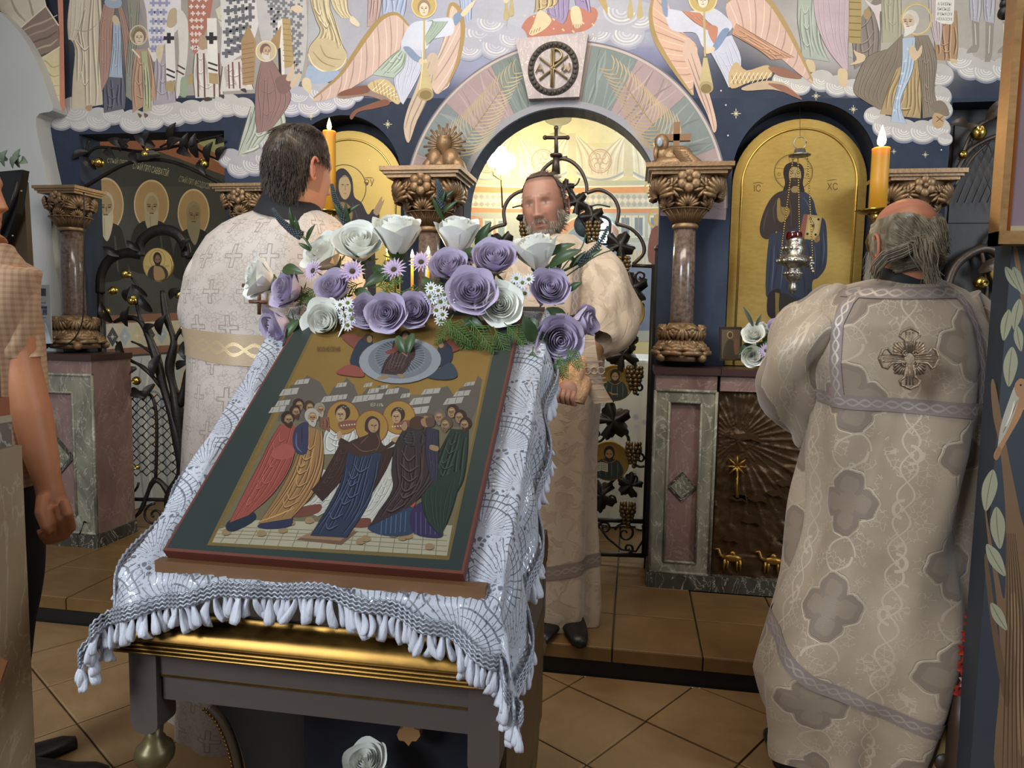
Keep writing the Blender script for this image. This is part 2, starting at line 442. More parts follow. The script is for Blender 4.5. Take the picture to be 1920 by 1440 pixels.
# doors reach the floor: cut the outer loop instead of punching holes that touch it
def cut_outer(doors):
    pts = [(-3.5, ZS)]
    for d in sorted(doors, key=lambda q: q[0][0]): pts += [d[0]]+d[:1:-1]+[d[1]]
    return pts+[(2.4, ZS), (2.4, 3.7), (-3.5, 3.7)]
loops = [cut_outer(holes[:3])]+holes[3:]
flat = [p for l in loops for p in l]
tri = tessellate_polygon([[V((x, z, 0)) for x, z in l] for l in loops])
b = MB(); b.add([(x, YW, z) for x, z in flat], tri)
TH = .16
for k, l in enumerate(holes):
    n = len(l); loop = l if k > 2 else l[1:]+[l[0]]
    rng = range(n) if k > 2 else range(n-1)
    for i in rng:
        a, c = loop[i], loop[(i+1) % n]
        b.add([(a[0], YW, a[1]), (c[0], YW, c[1]), (c[0], YW+TH, c[1]), (a[0], YW+TH, a[1])], [(0, 1, 2, 3)])
wall = b.build('wall_iconostasis', M_WBLUE, smooth=False); struct(wall)
b = MB(); b.add([(x, YW+TH, z) for x, z in flat], tri); under(b.build('wall_back_face', M_CREAM, smooth=False), wall)
# niche backs
for cx in (NX, NXL):
    l = arch_loop(cx, NZT-NR, NR+.004, NZ0-.004); b = MB(); b.add([(x, YW+TH-.002, z) for x, z in l], [tuple(range(len(l)))])
    under(b.build('niche_back', M_NICHE, smooth=False), wall)
    b = MB(); q = arch_loop(cx, NZT-NR, NR-.002, NZ0+.002); n = len(q)
    for i in range(n):
        a, c = q[i], q[(i+1) % n]; b.add([(a[0], YW+.004, a[1]), (c[0], YW+.004, c[1]), (c[0], YW+TH-.004, c[1]), (a[0], YW+TH-.004, a[1])], [(0, 1, 2, 3)])
    under(b.build('niche_reveal', M_NICHE, smooth=False), wall)
# ---- sanctuary room behind the screen
YB = 5.45; XL = -3.06
back = newobj('wall_back', [(XL, YB, 0), (2.4, YB, 0), (2.4, YB, 3.7), (XL, YB, 3.7)], [(0, 1, 2, 3)], M_CREAM); struct(back)
wl = newobj('wall_sanctuary_left', [(XL, YW+TH, 0), (XL, YB, 0), (XL, YB, 3.7), (XL, YW+TH, 3.7)], [(0, 1, 2, 3)], M_DARKWALL); struct(wl)
wr = newobj('wall_sanctuary_right', [(1.15, YW+TH, 0), (1.15, YB, 0), (1.15, YB, 3.7), (1.15, YW+TH, 3.7)], [(0, 1, 2, 3)], M_CREAM); struct(wr)
ce = newobj('ceiling_sanctuary', [(XL, YW+TH, 3.3), (2.4, YW+TH, 3.3), (2.4, YB, 3.3), (XL, YB, 3.3)], [(0, 1, 2, 3)], M_CREAM); struct(ce)
# ---- white pier and arch on the left, in front of the screen wall
YA = YW-.10
def ax_(px, py): p = at(px, py, YA); return (p.x, p.z)
edge = [ax_(*p) for p in smooth_pts([(0, 22), (38, 62), (70, 118), (92, 178), (98, 207), (68, 220), (78, 290), (92, 360), (100, 470), (118, 620), (122, 1010)], False, 4)]
loop = [(-4.6, 3.7), (-4.6, ZS)]+edge[::-1]+[ax_(-40, -20), ax_(-60, -90)]
b = MB(); d = .098
b.add([(x, YA, z) for x, z in loop], tessellate_polygon([[V((x, z, 0)) for x, z in loop]]))
for p, q in zip(edge, edge[1:]): b.add([(p[0], YA, p[1]), (q[0], YA, q[1]), (q[0], YA+d, q[1]), (p[0], YA+d, p[1])], [(0, 1, 2, 3)])
wall_l = b.build('wall_left', M_PLASTER, smooth=False); struct(wall_l)
# painted arch stones between the white wall and the mural
pa = Paint(planeY(YA+.06), GAIN)
pa.p('c9b89d', [(-30, -60), (70, -60), (85, 12), (32, 57), (0, 20)], False)
pa.p('cdbfa8', [(0, 18), (70, -40), (85, 10), (32, 57)], False).l('a89880', 5, [(18, -10), (30, 20), (48, 40)]).l('a59376', 4, [(50, -20), (60, 20), (62, 30)])
pa.p('8b7566', [(32, 58), (85, 11), (110, 50), (111, 88), (65, 117), (48, 85)], False)
for k, c in enumerate(('b59c83', 'a48a76', '6f5c50', 'b8a087', '5f5048')): pa.l(c, 4, [(38+k*7, 60+k*12), (62+k*7, 48+k*13), (80+k*5, 42+k*14), (108, 28+k*15)])
pa.p('d6c692', [(65, 118), (112, 88), (114, 195), (97, 193), (84, 150)], False)
for k in range(4): pa.l('b7a267', 2.5, [(66+k*3, 120+k*16), (84, 114+k*17), (98, 126+k*17), (112, 122+k*19)])
pa.p('c2744f', [(105, -60), (117, -60), (122, 200), (118, 208), (112, 205), (111, 60)], False)
pa.l('dccfae', 2.5, [(72, -50), (86, 12), (110, 48)], False, False).l('dccfae', 2.5, [(32, 58), (86, 11)], False, False).l('dccfae', 2.5, [(64, 118), (112, 88)], False, False)
under(pa.build('arch_stone_painting', PAINT), wall_l)
pa = Paint(planeY(YW), GAIN, start=40)
pa.p('8a4f38', [(97, 193), (121, 207), (88, 228), (68, 219)], False).p('b3674a', [(68, 219), (88, 228), (95, 360), (90, 360)], False)
pa.p('a8634a', [(97, 192), (114, 196), (121, 207), (118, 210)], False)
under(pa.build('terracotta_band_painting', PAINT), wall_l)
# ================================================================== MURAL on the icon screen wall (flat painting, kept in its own coats)
PW = planeY(YW)
# graded sky: vertex colours from a few measured spots
_ctl = [(110, 0, '2c3547'), (125, 150, '2b3446'), (330, 60, '9c948c'), (430, 200, '2d374b'), (560, 60, 'a5a7ae'), (690, 120, 'a3a5b4'), (640, 185, '303a50'), (860, 60, '9a9fb4'), (900, 120, '8388a6'),
        (830, 190, '424c6e'), (960, 40, 'a5a8b4'), (1180, 60, '9ea0ad'), (1180, 110, '6b6f95'), (1260, 170, '2d374e'), (1400, 170, '2b3549'), (1530, 80, 'a8a39e'), (1500, 190, '293346'), (1650, 60, 'a59a88'), (1830, 60, 'b3a995'), (1850, 180, '293346'), (100, 195, '2a3345'), (1000, -100, 'a8abb6'), (200, -100, 'a09a92'), (1700, -100, 'a39a8c')]
def sky_col(x, y):
    a = [0, 0, 0]; w = 0
    for cx, cy, c in _ctl:
        d = 1/(((x-cx)**2+((y-cy)*1.5)**2)+60)**1.6; w += d
        for k, q in enumerate(lin(c)): a[k] += q*d
    return tuple(q/w*GAIN for q in a)
vs, cs, fs = [], [], []; nx, ny = 90, 22
for j in range(ny+1):
    for i in range(nx+1):
        px = lerp(92, 2020, i/nx); py = lerp(-160, 184, j/ny); vs.append(at(px, py, YW-.000008)); cs.append((*sky_col(px, py), 0))
for j in range(ny):
    for i in range(nx): k = j*(nx+1)+i; fs.append((k, k+1, k+nx+2, k+nx+1))
under(newobj('mural_sky', vs, fs, PAINT, None, False, None, cs), wall)
def lighten(c, k): return tuple(min(1, q*k) for q in lin(c))
def cloud(P, lobes, base='bbb7b2', hi='cdc9c4', lo='8f8d97'):
    for cx, cy, r in lobes: P.e(lo, cx, cy+r*.10, r*1.04, r*.86)
    for cx, cy, r in lobes:
        P.e(base, cx, cy, r, r*.80); k0 = P.k
        for k in (.86, .66, .46, .26): P.k = k0; P.ring(hi if k != .66 else 'cbc7c2', cx, cy, r*k, r*k*.78, r*.10, 0, 10, 200, 16)
def crosses(P, quad, nx, ny, col, s):
    (ax, ay), (bx, by), (cx, cy), (dx, dy) = quad; k0 = P.k
    for j in range(ny):
        for i in range(nx):
            u, v = (i+.5+(j % 2)*.25-.12)/nx, (j+.5)/ny
            x = lerp(lerp(ax, bx, u), lerp(dx, cx, u), v); y = lerp(lerp(ay, by, u), lerp(dy, cy, u), v); h = s; t = s*.36; P.k = k0
            P.p(col, [(x-t, y-h), (x+t, y-h), (x+t, y-t), (x+h, y-t), (x+h, y+t), (x+t, y+t), (x+t, y+h), (x-t, y+h), (x-t, y+t), (x-h, y+t), (x-h, y-t), (x-t, y-t)], False)
def face(P, x, y, s, skin='c9b496', hair='8a7458', beard=None, look=0):
    """small painted head, s = half height"""
    P.e(hair, x-look*s*.1, y-s*.18, s*.80, s*.95); P.e(skin, x+look*s*.12, y+s*.08, s*.58, s*.82)
    if beard: P.p(beard, [(x-s*.6, y+s*.15), (x-s*.3, y+s*.45), (x+s*.3, y+s*.45), (x+s*.6, y+s*.15), (x+s*.5, y+s*.9), (x+look*s*.5, y+s*1.5), (x-s*.5, y+s*.9)])
    for d in (-1, 1):
        P.l('4a3a2c', s*.10, [(x+look*s*.2+d*s*.36, y-s*.02), (x+look*s*.2+d*s*.12, y)], False); P.l('6b543c', s*.09, [(x+look*s*.2+d*s*.42, y-s*.17), (x+look*s*.2+d*s*.1, y-s*.2)])
    P.l('8f7556', s*.09, [(x+look*s*.2, y-s*.05), (x+look*s*.3, y+s*.28), (x+look*s*.15, y+s*.3)]).l('8c4f3c', s*.1, [(x+look*s*.2-s*.16, y+s*.5), (x+look*s*.2+s*.16, y+s*.5)])
def halo(P, x, y, r, c='c4a765', rim='dfcf9f', metal=0): P.e(c, x, y, r, r, 0, metal).ring(rim, x, y, r, r, r*.10)
def star(P, x, y, r, c='cfc7a0'):
    for k in range(4): t = pi*k/4; q = r*(1 if k % 2 == 0 else .62); P.l(c, r*.16, [(x-q*cos(t), y-q*sin(t)), (x+q*cos(t), y+q*sin(t))], True, False)
# ---------------- left host of saints
P = Paint(PW, GAIN, start=4)
cloud(P, [(115, 222, 24), (150, 226, 22), (185, 222, 26), (212, 214, 22), (250, 226, 26), (285, 222, 24), (325, 212, 28), (360, 208, 26), (395, 205, 26), (425, 195, 26), (455, 200, 22), (300, 196, 30), (140, 205, 30)])
P.p('9d978f', [(250, -40), (580, -40), (575, 150), (480, 175), (330, 180), (290, 120)], False)
# cream saint
P.robe('cabb9e', [(150, -60), (138, 0), (126, 60), (140, 90), (136, 150), (134, 206)], [(186, -60), (190, 0), (192, 60), (188, 120), (192, 170), (193, 196)], 6, .74, 1.16)
P.robe('d3c6ab', [(133, -20), (126, 40), (128, 74)], [(158, -20), (156, 30), (140, 76)], 3, .78, 1.12).l('a8966f', 1.6, [(140, 56), (165, 58), (182, 44)]).p('b08f63', [(160, 200), (172, 197), (172, 206), (164, 208)])
# saint in rose cloak
P.robe('62616d', [(196, 140), (194, 180), (195, 212)], [(232, 140), (236, 180), (234, 204)], 4).robe('9caabb', [(212, 40), (210, 90), (204, 144)], [(226, 40), (228, 100), (230, 146)], 4, .78, 1.15)
P.robe('a98270', [(194, 8), (187, 50), (186, 110), (191, 172)], [(216, 12), (211, 50), (209, 100), (203, 145)], 4, .75, 1.1).robe('a47f6e', [(220, 10), (227, 50), (232, 90), (236, 146)], [(228, 10), (240, 50), (246, 100), (242, 140)], 2, .75, 1.1)
P.p('98a8b8', [(196, 2), (214, -10), (228, 2), (224, 14), (204, 14)]); P.e('c9b28f', 217, 38, 6, 10, -20)
face(P, 213, -14, 18)
# behind: greenish cloak
P.robe('8d8b7c', [(238, 0), (242, 60), (236, 130), (236, 180)], [(262, 0), (258, 60), (252, 120), (248, 190)], 3)
# bishop with lilac crosses
P.robe('a39ba2', [(290, 100), (288, 150), (287, 198)], [(318, 100), (326, 150), (330, 192)], 4, .8, 1.12)
P.p('d2cdcf', [(262, -60), (330, -60), (338, 40), (318, 70), (302, 92), (288, 116), (278, 72), (274, 20)]); crosses(P, [(278, -20), (322, -20), (300, 100), (284, 100)], 3, 7, '8f90b3', 6.5)
P.p('d9d4cc', [(309, 52), (326, 50), (330, 150), (312, 152)], False); crosses(P, [(312, 55), (324, 55), (324, 88), (312, 88)], 1, 1, '38343a', 10); P.l('3f393c', 3.4, [(312, 129), (328, 136)], False).l('3f393c', 3.4, [(312, 139), (328, 146)], False).p('a98f5c', [(311, 154), (328, 152), (327, 172), (311, 170)], False)
P.p('b3a07c', [(318, 20), (330, 16), (333, 40), (322, 52), (312, 46)]).p('cdbb98', [(292, 92), (306, 84), (304, 106), (298, 118)])
# rose child saint
P.robe('b18a6c', [(254, 92), (247, 150), (249, 212)], [(280, 92), (290, 150), (293, 184)], 5, .76, 1.12).robe('a9aa82', [(264, 96), (268, 150), (268, 210)], [(276, 96), (281, 150), (284, 208)], 2).l('d9cdb6', 3, [(248, 92), (262, 108)], False).l('d9cdb6', 3, [(278, 90), (288, 112)], False)
P.ring('cdb88a', 260, 66, 17, 19, 2); face(P, 261, 70, 15, 'cdb799', '84694a'); P.p('6f4f3a', [(258, 212), (266, 216), (262, 221)]).p('6f4f3a', [(270, 212), (278, 216), (272, 221)])
# bishop in red crosses
P.robe('cfc8be', [(366, 92), (362, 140), (366, 184)], [(398, 92), (412, 140), (420, 182)], 3, .85, 1.08)
for x in (372, 384, 402, 412): P.l('6d4d47', 3.2, [(x-2, 100), (x, 182)], False)
P.p('a8624f', [(345, -60), (400, -60), (396, 20), (384, 62), (366, 102), (354, 66), (352, 0)]); crosses(P, [(352, -20), (394, -20), (372, 96), (360, 96)], 3, 9, 'd8c6bb', 4.2)
P.p('d9d4cc', [(388, 34), (406, 34), (410, 156), (390, 158)], False); crosses(P, [(390, 55), (406, 55), (406, 88), (390, 88)], 1, 1, '38343a', 11); P.l('453c3a', 3.4, [(390, 117), (408, 123)], False).l('453c3a', 3.4, [(390, 127), (408, 133)], False).p('a98f5c', [(391, 136), (409, 138), (409, 158), (392, 156)], False)
P.e('a88d6a', 380, 80, 8, 14).p('cfc9c0', [(332, 20), (352, 40), (350, 120), (336, 178), (330, 176), (336, 100)]).l('5b3b36', 3, [(333, 122), (347, 130)], False).l('5b3b36', 3, [(331, 132), (345, 140)], False).p('8aa083', [(340, 146), (352, 150), (350, 180), (338, 178)]).p('a5925e', [(352, 140), (362, 138), (362, 158), (350, 158)], False)
P.p('c7bda6', [(404, 18), (428, 0), (436, 14), (414, 52)], False)
for k in range(5): P.l('6d6458', 1, [(410+k*4, 36-k*7), (420+k*4, 44-k*7)], False)
# bishop in grey crosses
P.robe('cdc6bd', [(418, 118), (414, 150), (412, 172)], [(452, 110), (466, 140), (476, 168)], 3, .85, 1.08)
for x in (428, 436, 448): P.l('76504c', 3, [(x, 116), (x+2, 166)], False)
P.p('cbc8c6', [(420, -60), (500, -60), (486, 40), (468, 92), (444, 108), (416, 124), (416, 60)]); crosses(P, [(424, -30), (486, -30), (462, 92), (420, 112)], 4, 7, '66676f', 8.5)
P.p('a07f52', [(466, 46), (480, 78), (476, 158), (455, 160), (452, 76)], False); 
for k in range(9): P.l('7c5f38', 1.2, [(454, 84+k*9), (476, 80+k*9)], False)
P.p('4b4340', [(380, 184), (392, 182), (398, 187), (386, 190)]).p('4b4340', [(410, 178), (420, 178), (419, 185)]).p('4b4340', [(450, 168), (460, 166), (462, 174)])
P.build("mural_saints_group", PAINT, wall)
# ---------------- bishop, old monk and kneeling apostle
P = Paint(PW, GAIN, start=200)
P.p('b4b2b2', [(486, -60), (560, -60), (576, 40), (570, 120), (552, 176), (535, 140), (530, 60), (500, 90), (484, 40)]); crosses(P, [(490, -30), (572, -30), (562, 150), (520, 80)], 5, 10, '74757c', 7)
P.p('d5d0c6', [(520, 40), (530, 34), (534, 140), (524, 140)], False).p('2e2c33', [(521, 90), (526, 90), (528, 142), (523, 142)], False).p('a88f56', [(529, 34), (544, 36), (551, 124), (534, 128)], False).p('9d7d4e', [(508, 76), (528, 46), (524, 90), (514, 96)], False)
for k in range(8): P.l('85703f', 1.2, [(530, 44+k*10), (548, 46+k*10)], False)
P.p('c9b596', [(545, 14), (560, 10), (569, 18), (556, 24)])
cloud(P, [(545, 195, 26), (580, 198, 24), (612, 192, 22), (645, 185, 22), (668, 178, 14), (600, 172, 26), (560, 178, 20)], 'a9a9b6', 'cfcdd2', '7b7f9b')
P.robe('bcae88', [(578, -60), (582, 0), (592, 36), (600, 60), (580, 88), (577, 112)], [(640, -60), (618, 0), (628, 40), (640, 80), (650, 100), (650, 118)], 6, .78, 1.13)
P.p('b9a880', [(590, 78), (612, 72), (642, 88), (651, 108), (638, 128), (612, 137), (588, 124), (577, 104)]); 
for q in ([(586, 96), (604, 116), (628, 126)], [(600, 84), (612, 106), (640, 112)], [(612, 30), (626, 60), (634, 92)]): P.l('8f7d55', 2, q)
P.l('dacf9f', 3, [(578, 100), (588, 122), (612, 135), (638, 127), (650, 108)]).robe('c3b48d', [(612, -50), (622, 8), (640, 34)], [(650, -50), (652, 16), (664, 34)], 3, .8, 1.12).p('cdbda0', [(660, 30), (674, 44), (670, 50), (656, 40)])
P.p('8fa3bd', [(580, 122), (604, 134), (632, 132), (636, 142), (608, 156), (574, 152)]).p('cbb993', [(570, 146), (582, 150), (584, 172), (578, 174), (566, 160)])
P.robe('aeb4a5', [(470, 200), (452, 260), (440, 312)], [(526, 200), (536, 240), (532, 252)], 5, .8, 1.12)
cloud(P, [(432, 296, 22), (450, 312, 24), (478, 306, 26), (512, 268, 26), (545, 262, 26), (500, 296, 24), (570, 250, 18)], 'a5a3a8', 'c6c3c4', '757a92')
P.robe('a9b1a2', [(480, 190), (470, 230), (446, 292)], [(528, 195), (535, 236), (500, 262)], 5, .78, 1.12)
P.robe('8a6b66', [(490, 112), (480, 160), (478, 210), (482, 250)], [(510, 112), (532, 150), (545, 188), (508, 244)], 6, .74, 1.15).p('7c5d5a', [(516, 150), (538, 140), (546, 166), (526, 176)])
halo(P, 499, 96, 20, 'bfae88', 'd8cda8'); face(P, 499, 96, 13, 'b99c7c', '7b5a50', 'c9c3b6', 1); P.p('c4a98a', [(536, 148), (548, 122), (552, 124), (546, 150)]).p('c4a98a', [(544, 158), (560, 136), (562, 142), (550, 164)])
star(P, 583, 218, 7); star(P, 727, 233, 8); star(P, 693, 300, 3); star(P, 520, 340, 3)
P.build('mural_monk_and_apostle', PAINT, wall)
# ---------------- angel with trumpet, left of the arch
def wing(P, edge_top, edge_bot, base, rim, n=14):
    P.p(base, edge_top+edge_bot[::-1]); k0 = P.k; a = smooth_pts(edge_top, False, 6); c = smooth_pts(edge_bot, False, 6)
    for k in range(n):
        t = (k+.5)/n; i = int(t*(len(a)-1)); j = int(min(1, t*.9+.12)*(len(c)-1)); x0, y0 = a[i]; x1, y1 = c[j]
        P.k = k0+k % 2; P.l(lighten(base, .62 if k % 2 else 1.3), 2.2, [(x0, y0), ((x0+x1)/2+3, (y0+y1)/2+2), (x1, y1)])
    P.k = k0+2; P.l(rim, 9, edge_top, True)
P = Paint(PW, GAIN, start=345)
P.robe('a98d88', [(688, -60), (690, 0), (688, 50)], [(712, -60), (716, 0), (706, 48)], 3).robe('93a3c0', [(716, -60), (717, 0), (718, 32)], [(758, -60), (762, 0), (757, 30)], 4, .8, 1.12).robe('93a5c4', [(858, -60), (862, 0), (872, 68)], [(886, -60), (884, 20), (880, 72)], 3, .8, 1.12).p('b59784', [(870, 68), (884, 66), (888, 74), (874, 76)])
cloud(P, [(900, 60, 34), (930, 85, 30), (880, 90, 26), (960, 70, 28), (920, 40, 30)], 'a0a3b1', 'b2b4bf', '8f93a8')
for x, y in ((945, 4), (955, -4)): P.p('a99a6a', [(x, y-40), (x+8, y-40), (x+6, y), (x+9, y+30), (x-1, y+32), (x+2, y)]).e('c7b98a', x+4, y-2, 5, 4)
wing(P, [(766, 48), (744, 26), (716, 34), (690, 64), (664, 102), (636, 142), (588, 184)], [(762, 62), (752, 92), (732, 112), (704, 136), (664, 162), (630, 182), (596, 190)], 'c2a598', '9c8148')
wing(P, [(838, 32), (846, 8), (862, 20), (868, 60), (858, 116), (838, 160)], [(834, 62), (826, 90), (816, 122), (806, 150), (818, 176), (832, 168)], 'bfa394', '9c8148', 9)
P.p('b8a48e', [(806, 100), (822, 108), (815, 150), (800, 190), (782, 226), (766, 268), (757, 240), (764, 205), (780, 165), (792, 130)])
for q in ([(768, 262), (772, 230), (790, 190), (806, 140)], [(760, 240), (770, 206), (790, 160), (806, 116)], [(784, 222), (800, 186), (812, 140)]): P.l('8c7564', 2.2, q)
P.p('8d766a', [(740, 178), (690, 168), (640, 176), (632, 182), (645, 185), (690, 180), (730, 192)]).p('7a4a34', [(686, 160), (650, 168), (634, 176), (640, 180), (690, 174)]).p('7a4a34', [(722, 186), (690, 196), (666, 206), (656, 218), (660, 224), (672, 210), (700, 204), (730, 196)])
P.p('bda873', [(690, 158), (722, 148), (750, 178), (746, 196), (722, 180), (700, 172)])
for k in range(7): P.l('7d6a3c', 1, [(700+k*7, 152+k*3), (706+k*6, 176+k*2)], False).l('efe3b8', 1, [(698+k*7, 170+k*2), (720+k*5, 150+k*5)], False)
P.robe('b3b8cb', [(752, 80), (748, 120), (738, 150), (750, 190)], [(796, 76), (794, 116), (782, 150), (756, 196)], 6, .8, 1.14)
P.robe('9fb0a2', [(750, 92), (728, 110), (698, 140)], [(762, 100), (756, 126), (738, 146)], 4, .76, 1.14)
P.p('b9c0d2', [(770, 46), (800, 38), (846, 34), (850, 62), (828, 70), (808, 74), (800, 92), (770, 92), (752, 84)]).robe('93a697', [(800, 40), (812, 40), (796, 70)], [(840, 40), (826, 58), (800, 86)], 4, .78, 1.14)
P.p('7388a6', [(756, 90), (768, 88), (784, 104), (796, 112), (790, 118), (774, 112)]).p('6f86a4', [(850, 30), (862, 22), (868, 30), (854, 48)]).p('cdb998', [(864, 26), (880, 8), (892, 0), (886, 12), (872, 30)]).e('cbb695', 793, 115, 8, 6)
halo(P, 795, 10, 24, 'b39a52', 'cdb878'); face(P, 795, 16, 15, 'd3c1a6', '8f7a5c')
P.l('ab9a66', 4, [(795, 36), (795, 112)], False).p('b5a470', [(791, 118), (799, 118), (812, 172), (784, 172)], False).e('9c8b58', 798, 177, 15, 12).e('7f6d3e', 798, 178, 11, 8.5).l('d6c894', 1.4, [(793, 40), (792, 120), (787, 168)], False)
P.build('mural_angel_with_raised_arm', PAINT, wall)
# ---------------- cushion with bare feet, above the keystone
P = Paint(PW, GAIN, start=150)
cloud(P, [(1145, 40, 40), (1175, 62, 34), (1120, 58, 30), (1200, 30, 34), (1165, 20, 40), (1100, 68, 22)], 'a2a3ad', 'b6b6bf', '8d90a5')
P.p('a9634c', [(980, 46), (1000, 28), (1050, 22), (1100, 12), (1120, 20), (1116, 42), (1096, 58), (1050, 64), (1002, 72), (978, 70)])
for i in range(26): P.e('d8b27a', 984+(i*37 % 130), 30+(i*23 % 36), 1.6)
P.robe('8a7ba0', [(1020, -60), (1024, 10), (1030, 30)], [(1068, -60), (1066, 20), (1056, 46)], 4, .78, 1.15).robe('8a7ba0', [(1070, -40), (1080, 10)], [(1100, -40), (1108, 24)], 3).robe('a99468', [(1004, -60), (1004, 10), (1000, 24)], [(1040, -60), (1046, 2), (1030, 12)], 3)
P.p('cbb48c', [(1008, 24), (1020, 22), (1034, 38), (1022, 54), (1000, 66), (992, 62), (1000, 46)]).p('cbb48c', [(1072, 14), (1086, 14), (1092, 40), (1086, 52), (1076, 50), (1070, 32)])
for k in range(4): P.l('7a6440', 1.1, [(995+k*5, 64-k*2), (998+k*5, 57-k*2)], False).l('7a6440', 1.1, [(1076+k*4, 52), (1076+k*4, 45)], False)
P.p('a88f52', [(1118, -10), (1136, 0), (1139, 26), (1128, 10)])
for x in (1178, 1196): P.p('a99a6a', [(x, -40), (x+8, -40), (x+6, -4), (x+10, 30), (x-2, 32), (x+2, -4)])
P.build('mural_feet_on_cushion', PAINT, wall)
# ---------------- angel with lowered trumpet, right of the arch
P = Paint(PW, GAIN, start=500)
wing(P, [(1232, -30), (1220, 20), (1226, 64), (1244, 100), (1270, 140), (1298, 178)], [(1254, 10), (1270, 50), (1302, 80), (1308, 100), (1302, 130), (1300, 165)], 'c49c82', '9c8148')
P.p('c2a28d', [(1290, 70), (1308, 100), (1322, 150), (1334, 190), (1344, 234), (1338, 248), (1326, 214), (1310, 180), (1296, 140), (1280, 100)])
for q in ([(1340, 244), (1330, 200), (1312, 150), (1296, 100)], [(1328, 214), (1312, 170), (1290, 110)]): P.l('8f7469', 2.2, q)
wing(P, [(1362, 6), (1400, -20), (1440, 0), (1474, 50), (1500, 100), (1524, 152)], [(1372, 50), (1396, 66), (1420, 80), (1448, 96), (1486, 128), (1516, 152)], 'c3a08e', 'a5864c', 12)
P.robe('b0805f', [(1372, 64), (1420, 92), (1446, 112)], [(1380, 44), (1450, 86), (1490, 108)], 4, .75, 1.15)
P.robe('b3b6c6', [(1322, 80), (1350, 130), (1366, 164)], [(1372, 66), (1390, 110), (1382, 160)], 5, .8, 1.14)
P.p('b9bccb', [(1250, 18), (1290, 22), (1334, 14), (1366, 36), (1372, 54), (1352, 70), (1340, 86), (1318, 88), (1304, 62), (1272, 60), (1254, 50)]).robe('b06f4d', [(1278, 20), (1300, 40), (1326, 56)], [(1312, 24), (1326, 40), (1340, 50)], 4, .75, 1.15).p('b06f4d', [(1330, 48), (1346, 52), (1340, 82), (1328, 62)])
P.p('6b83a2', [(1354, 56), (1368, 56), (1352, 84), (1340, 96), (1336, 88)]).p('7487a5', [(1240, 0), (1250, -2), (1252, 30), (1244, 26)]).e('cbb695', 1330, 94, 11, 6, -20)
P.p('b79a68', [(1366, 140), (1380, 116), (1400, 132), (1440, 122), (1446, 144), (1410, 152), (1372, 166)])
for k in range(9): P.l('6f5734', 1.2, [(1372+k*8, 142), (1376+k*8, 158)], False).l('e2d3a8', 1.2, [(1370+k*8, 156), (1382+k*8, 136)], False)
P.p('8a5a44', [(1440, 126), (1470, 128), (1500, 142), (1498, 148), (1460, 142)]).p('b39a78', [(1392, 164), (1430, 152), (1470, 156), (1500, 182), (1490, 180), (1450, 168), (1400, 170)]).p('8a5a44', [(1440, 158), (1470, 160), (1496, 178), (1500, 186)])
halo(P, 1318, -2, 27, 'b39a52', 'cdb878'); face(P, 1318, 0, 16, 'd3c1a6', '8f7a5c')
P.l('ab9a66', 4, [(1320, 18), (1322, 106)], False).p('b5a470', [(1319, 108), (1326, 108), (1337, 160), (1311, 160)], False).e('a08f5c', 1324, 164, 13.5, 12).e('7d6b3c', 1324, 166, 10, 8.5)
star(P, 1380, 213, 9); 
for x, y in ((1352, 170), (1361, 197), (1365, 254)): P.e('b9bcc2', x, y, 1.6)
P.build('mural_angel_with_lowered_trumpet', PAINT, wall)
# ---------------- right host: standing figures, kneeling elder, booted saints
P = Paint(PW, GAIN, start=270)
P.p('a59f92', [(1500, -60), (2020, -60), (2020, 100), (1880, 110), (1780, 130), (1640, 130), (1560, 90)], False)
cloud(P, [(1470, 150, 22), (1500, 160, 20), (1540, 150, 24), (1570, 160, 24), (1600, 164, 20), (1820, 126, 26), (1850, 132, 26), (1884, 128, 26), (1800, 110, 26), (1762, 140, 26), (1760, 180, 24), (1640, 216, 20), (1660, 236, 24), (1695, 244, 26), (1730, 246, 26), (1758, 240, 24), (1764, 205, 22), (1772, 260, 14), (1920, 120, 26)], 'b3afa8', 'd2cfc8', '7f8494')
P.robe('9aa396', [(1500, -60), (1495, 30), (1500, 70), (1504, 108)], [(1540, -60), (1534, 20), (1540, 80), (1556, 116)], 5, .8, 1.12).robe('b29ca2', [(1524, -60), (1528, 30), (1550, 90), (1580, 128)], [(1592, -60), (1592, 40), (1590, 90), (1590, 132)], 6, .82, 1.12)
P.p('c3ab80', [(1512, 112), (1526, 116), (1528, 134), (1514, 132)]).p('c3ab80', [(1572, 130), (1588, 132), (1588, 158), (1580, 164), (1572, 152)])
P.robe('7f746c', [(1596, 60), (1600, 100), (1602, 130)], [(1650, -20), (1652, 40), (1650, 100)], 5, .78, 1.12).p('a08a4c', [(1594, -40), (1616, -40), (1614, 82), (1591, 80)], False)
for k in range(6): P.l('6f5c2c', 1.6, [(1592, 4+k*13), (1614, 5+k*13)], False)
P.p('c6b9b6', [(1622, 0), (1640, 10), (1660, 6), (1690, 20), (1668, 26), (1650, 22), (1650, 60), (1640, 26)]).e('9d8352', 1626, 26, 7, 10).robe('9f9a80', [(1652, -60), (1654, 80)], [(1690, -60), (1690, 80)], 4, .85, 1.1).robe('a27d56', [(1752, 20), (1752, 80), (1756, 112)], [(1794, 20), (1796, 80), (1794, 116)], 4)
P.robe('b1a1a0', [(1738, -60), (1744, 40), (1754, 84)], [(1764, -60), (1768, 40), (1764, 84)], 3)
P.p('d2cfc4', [(1756, -60), (1792, -60), (1788, 40), (1784, 46), (1766, 44), (1754, 38)], False)
for k, s in enumerate(('А БКЕРЫ', 'БЫСЬЦЕ', 'И БЫКОМ', 'НЕКАЗОМ')): P.text('4a4038', s, 1758-k*.7, 10+k*9.4, 8.2, (1, .03), .72)
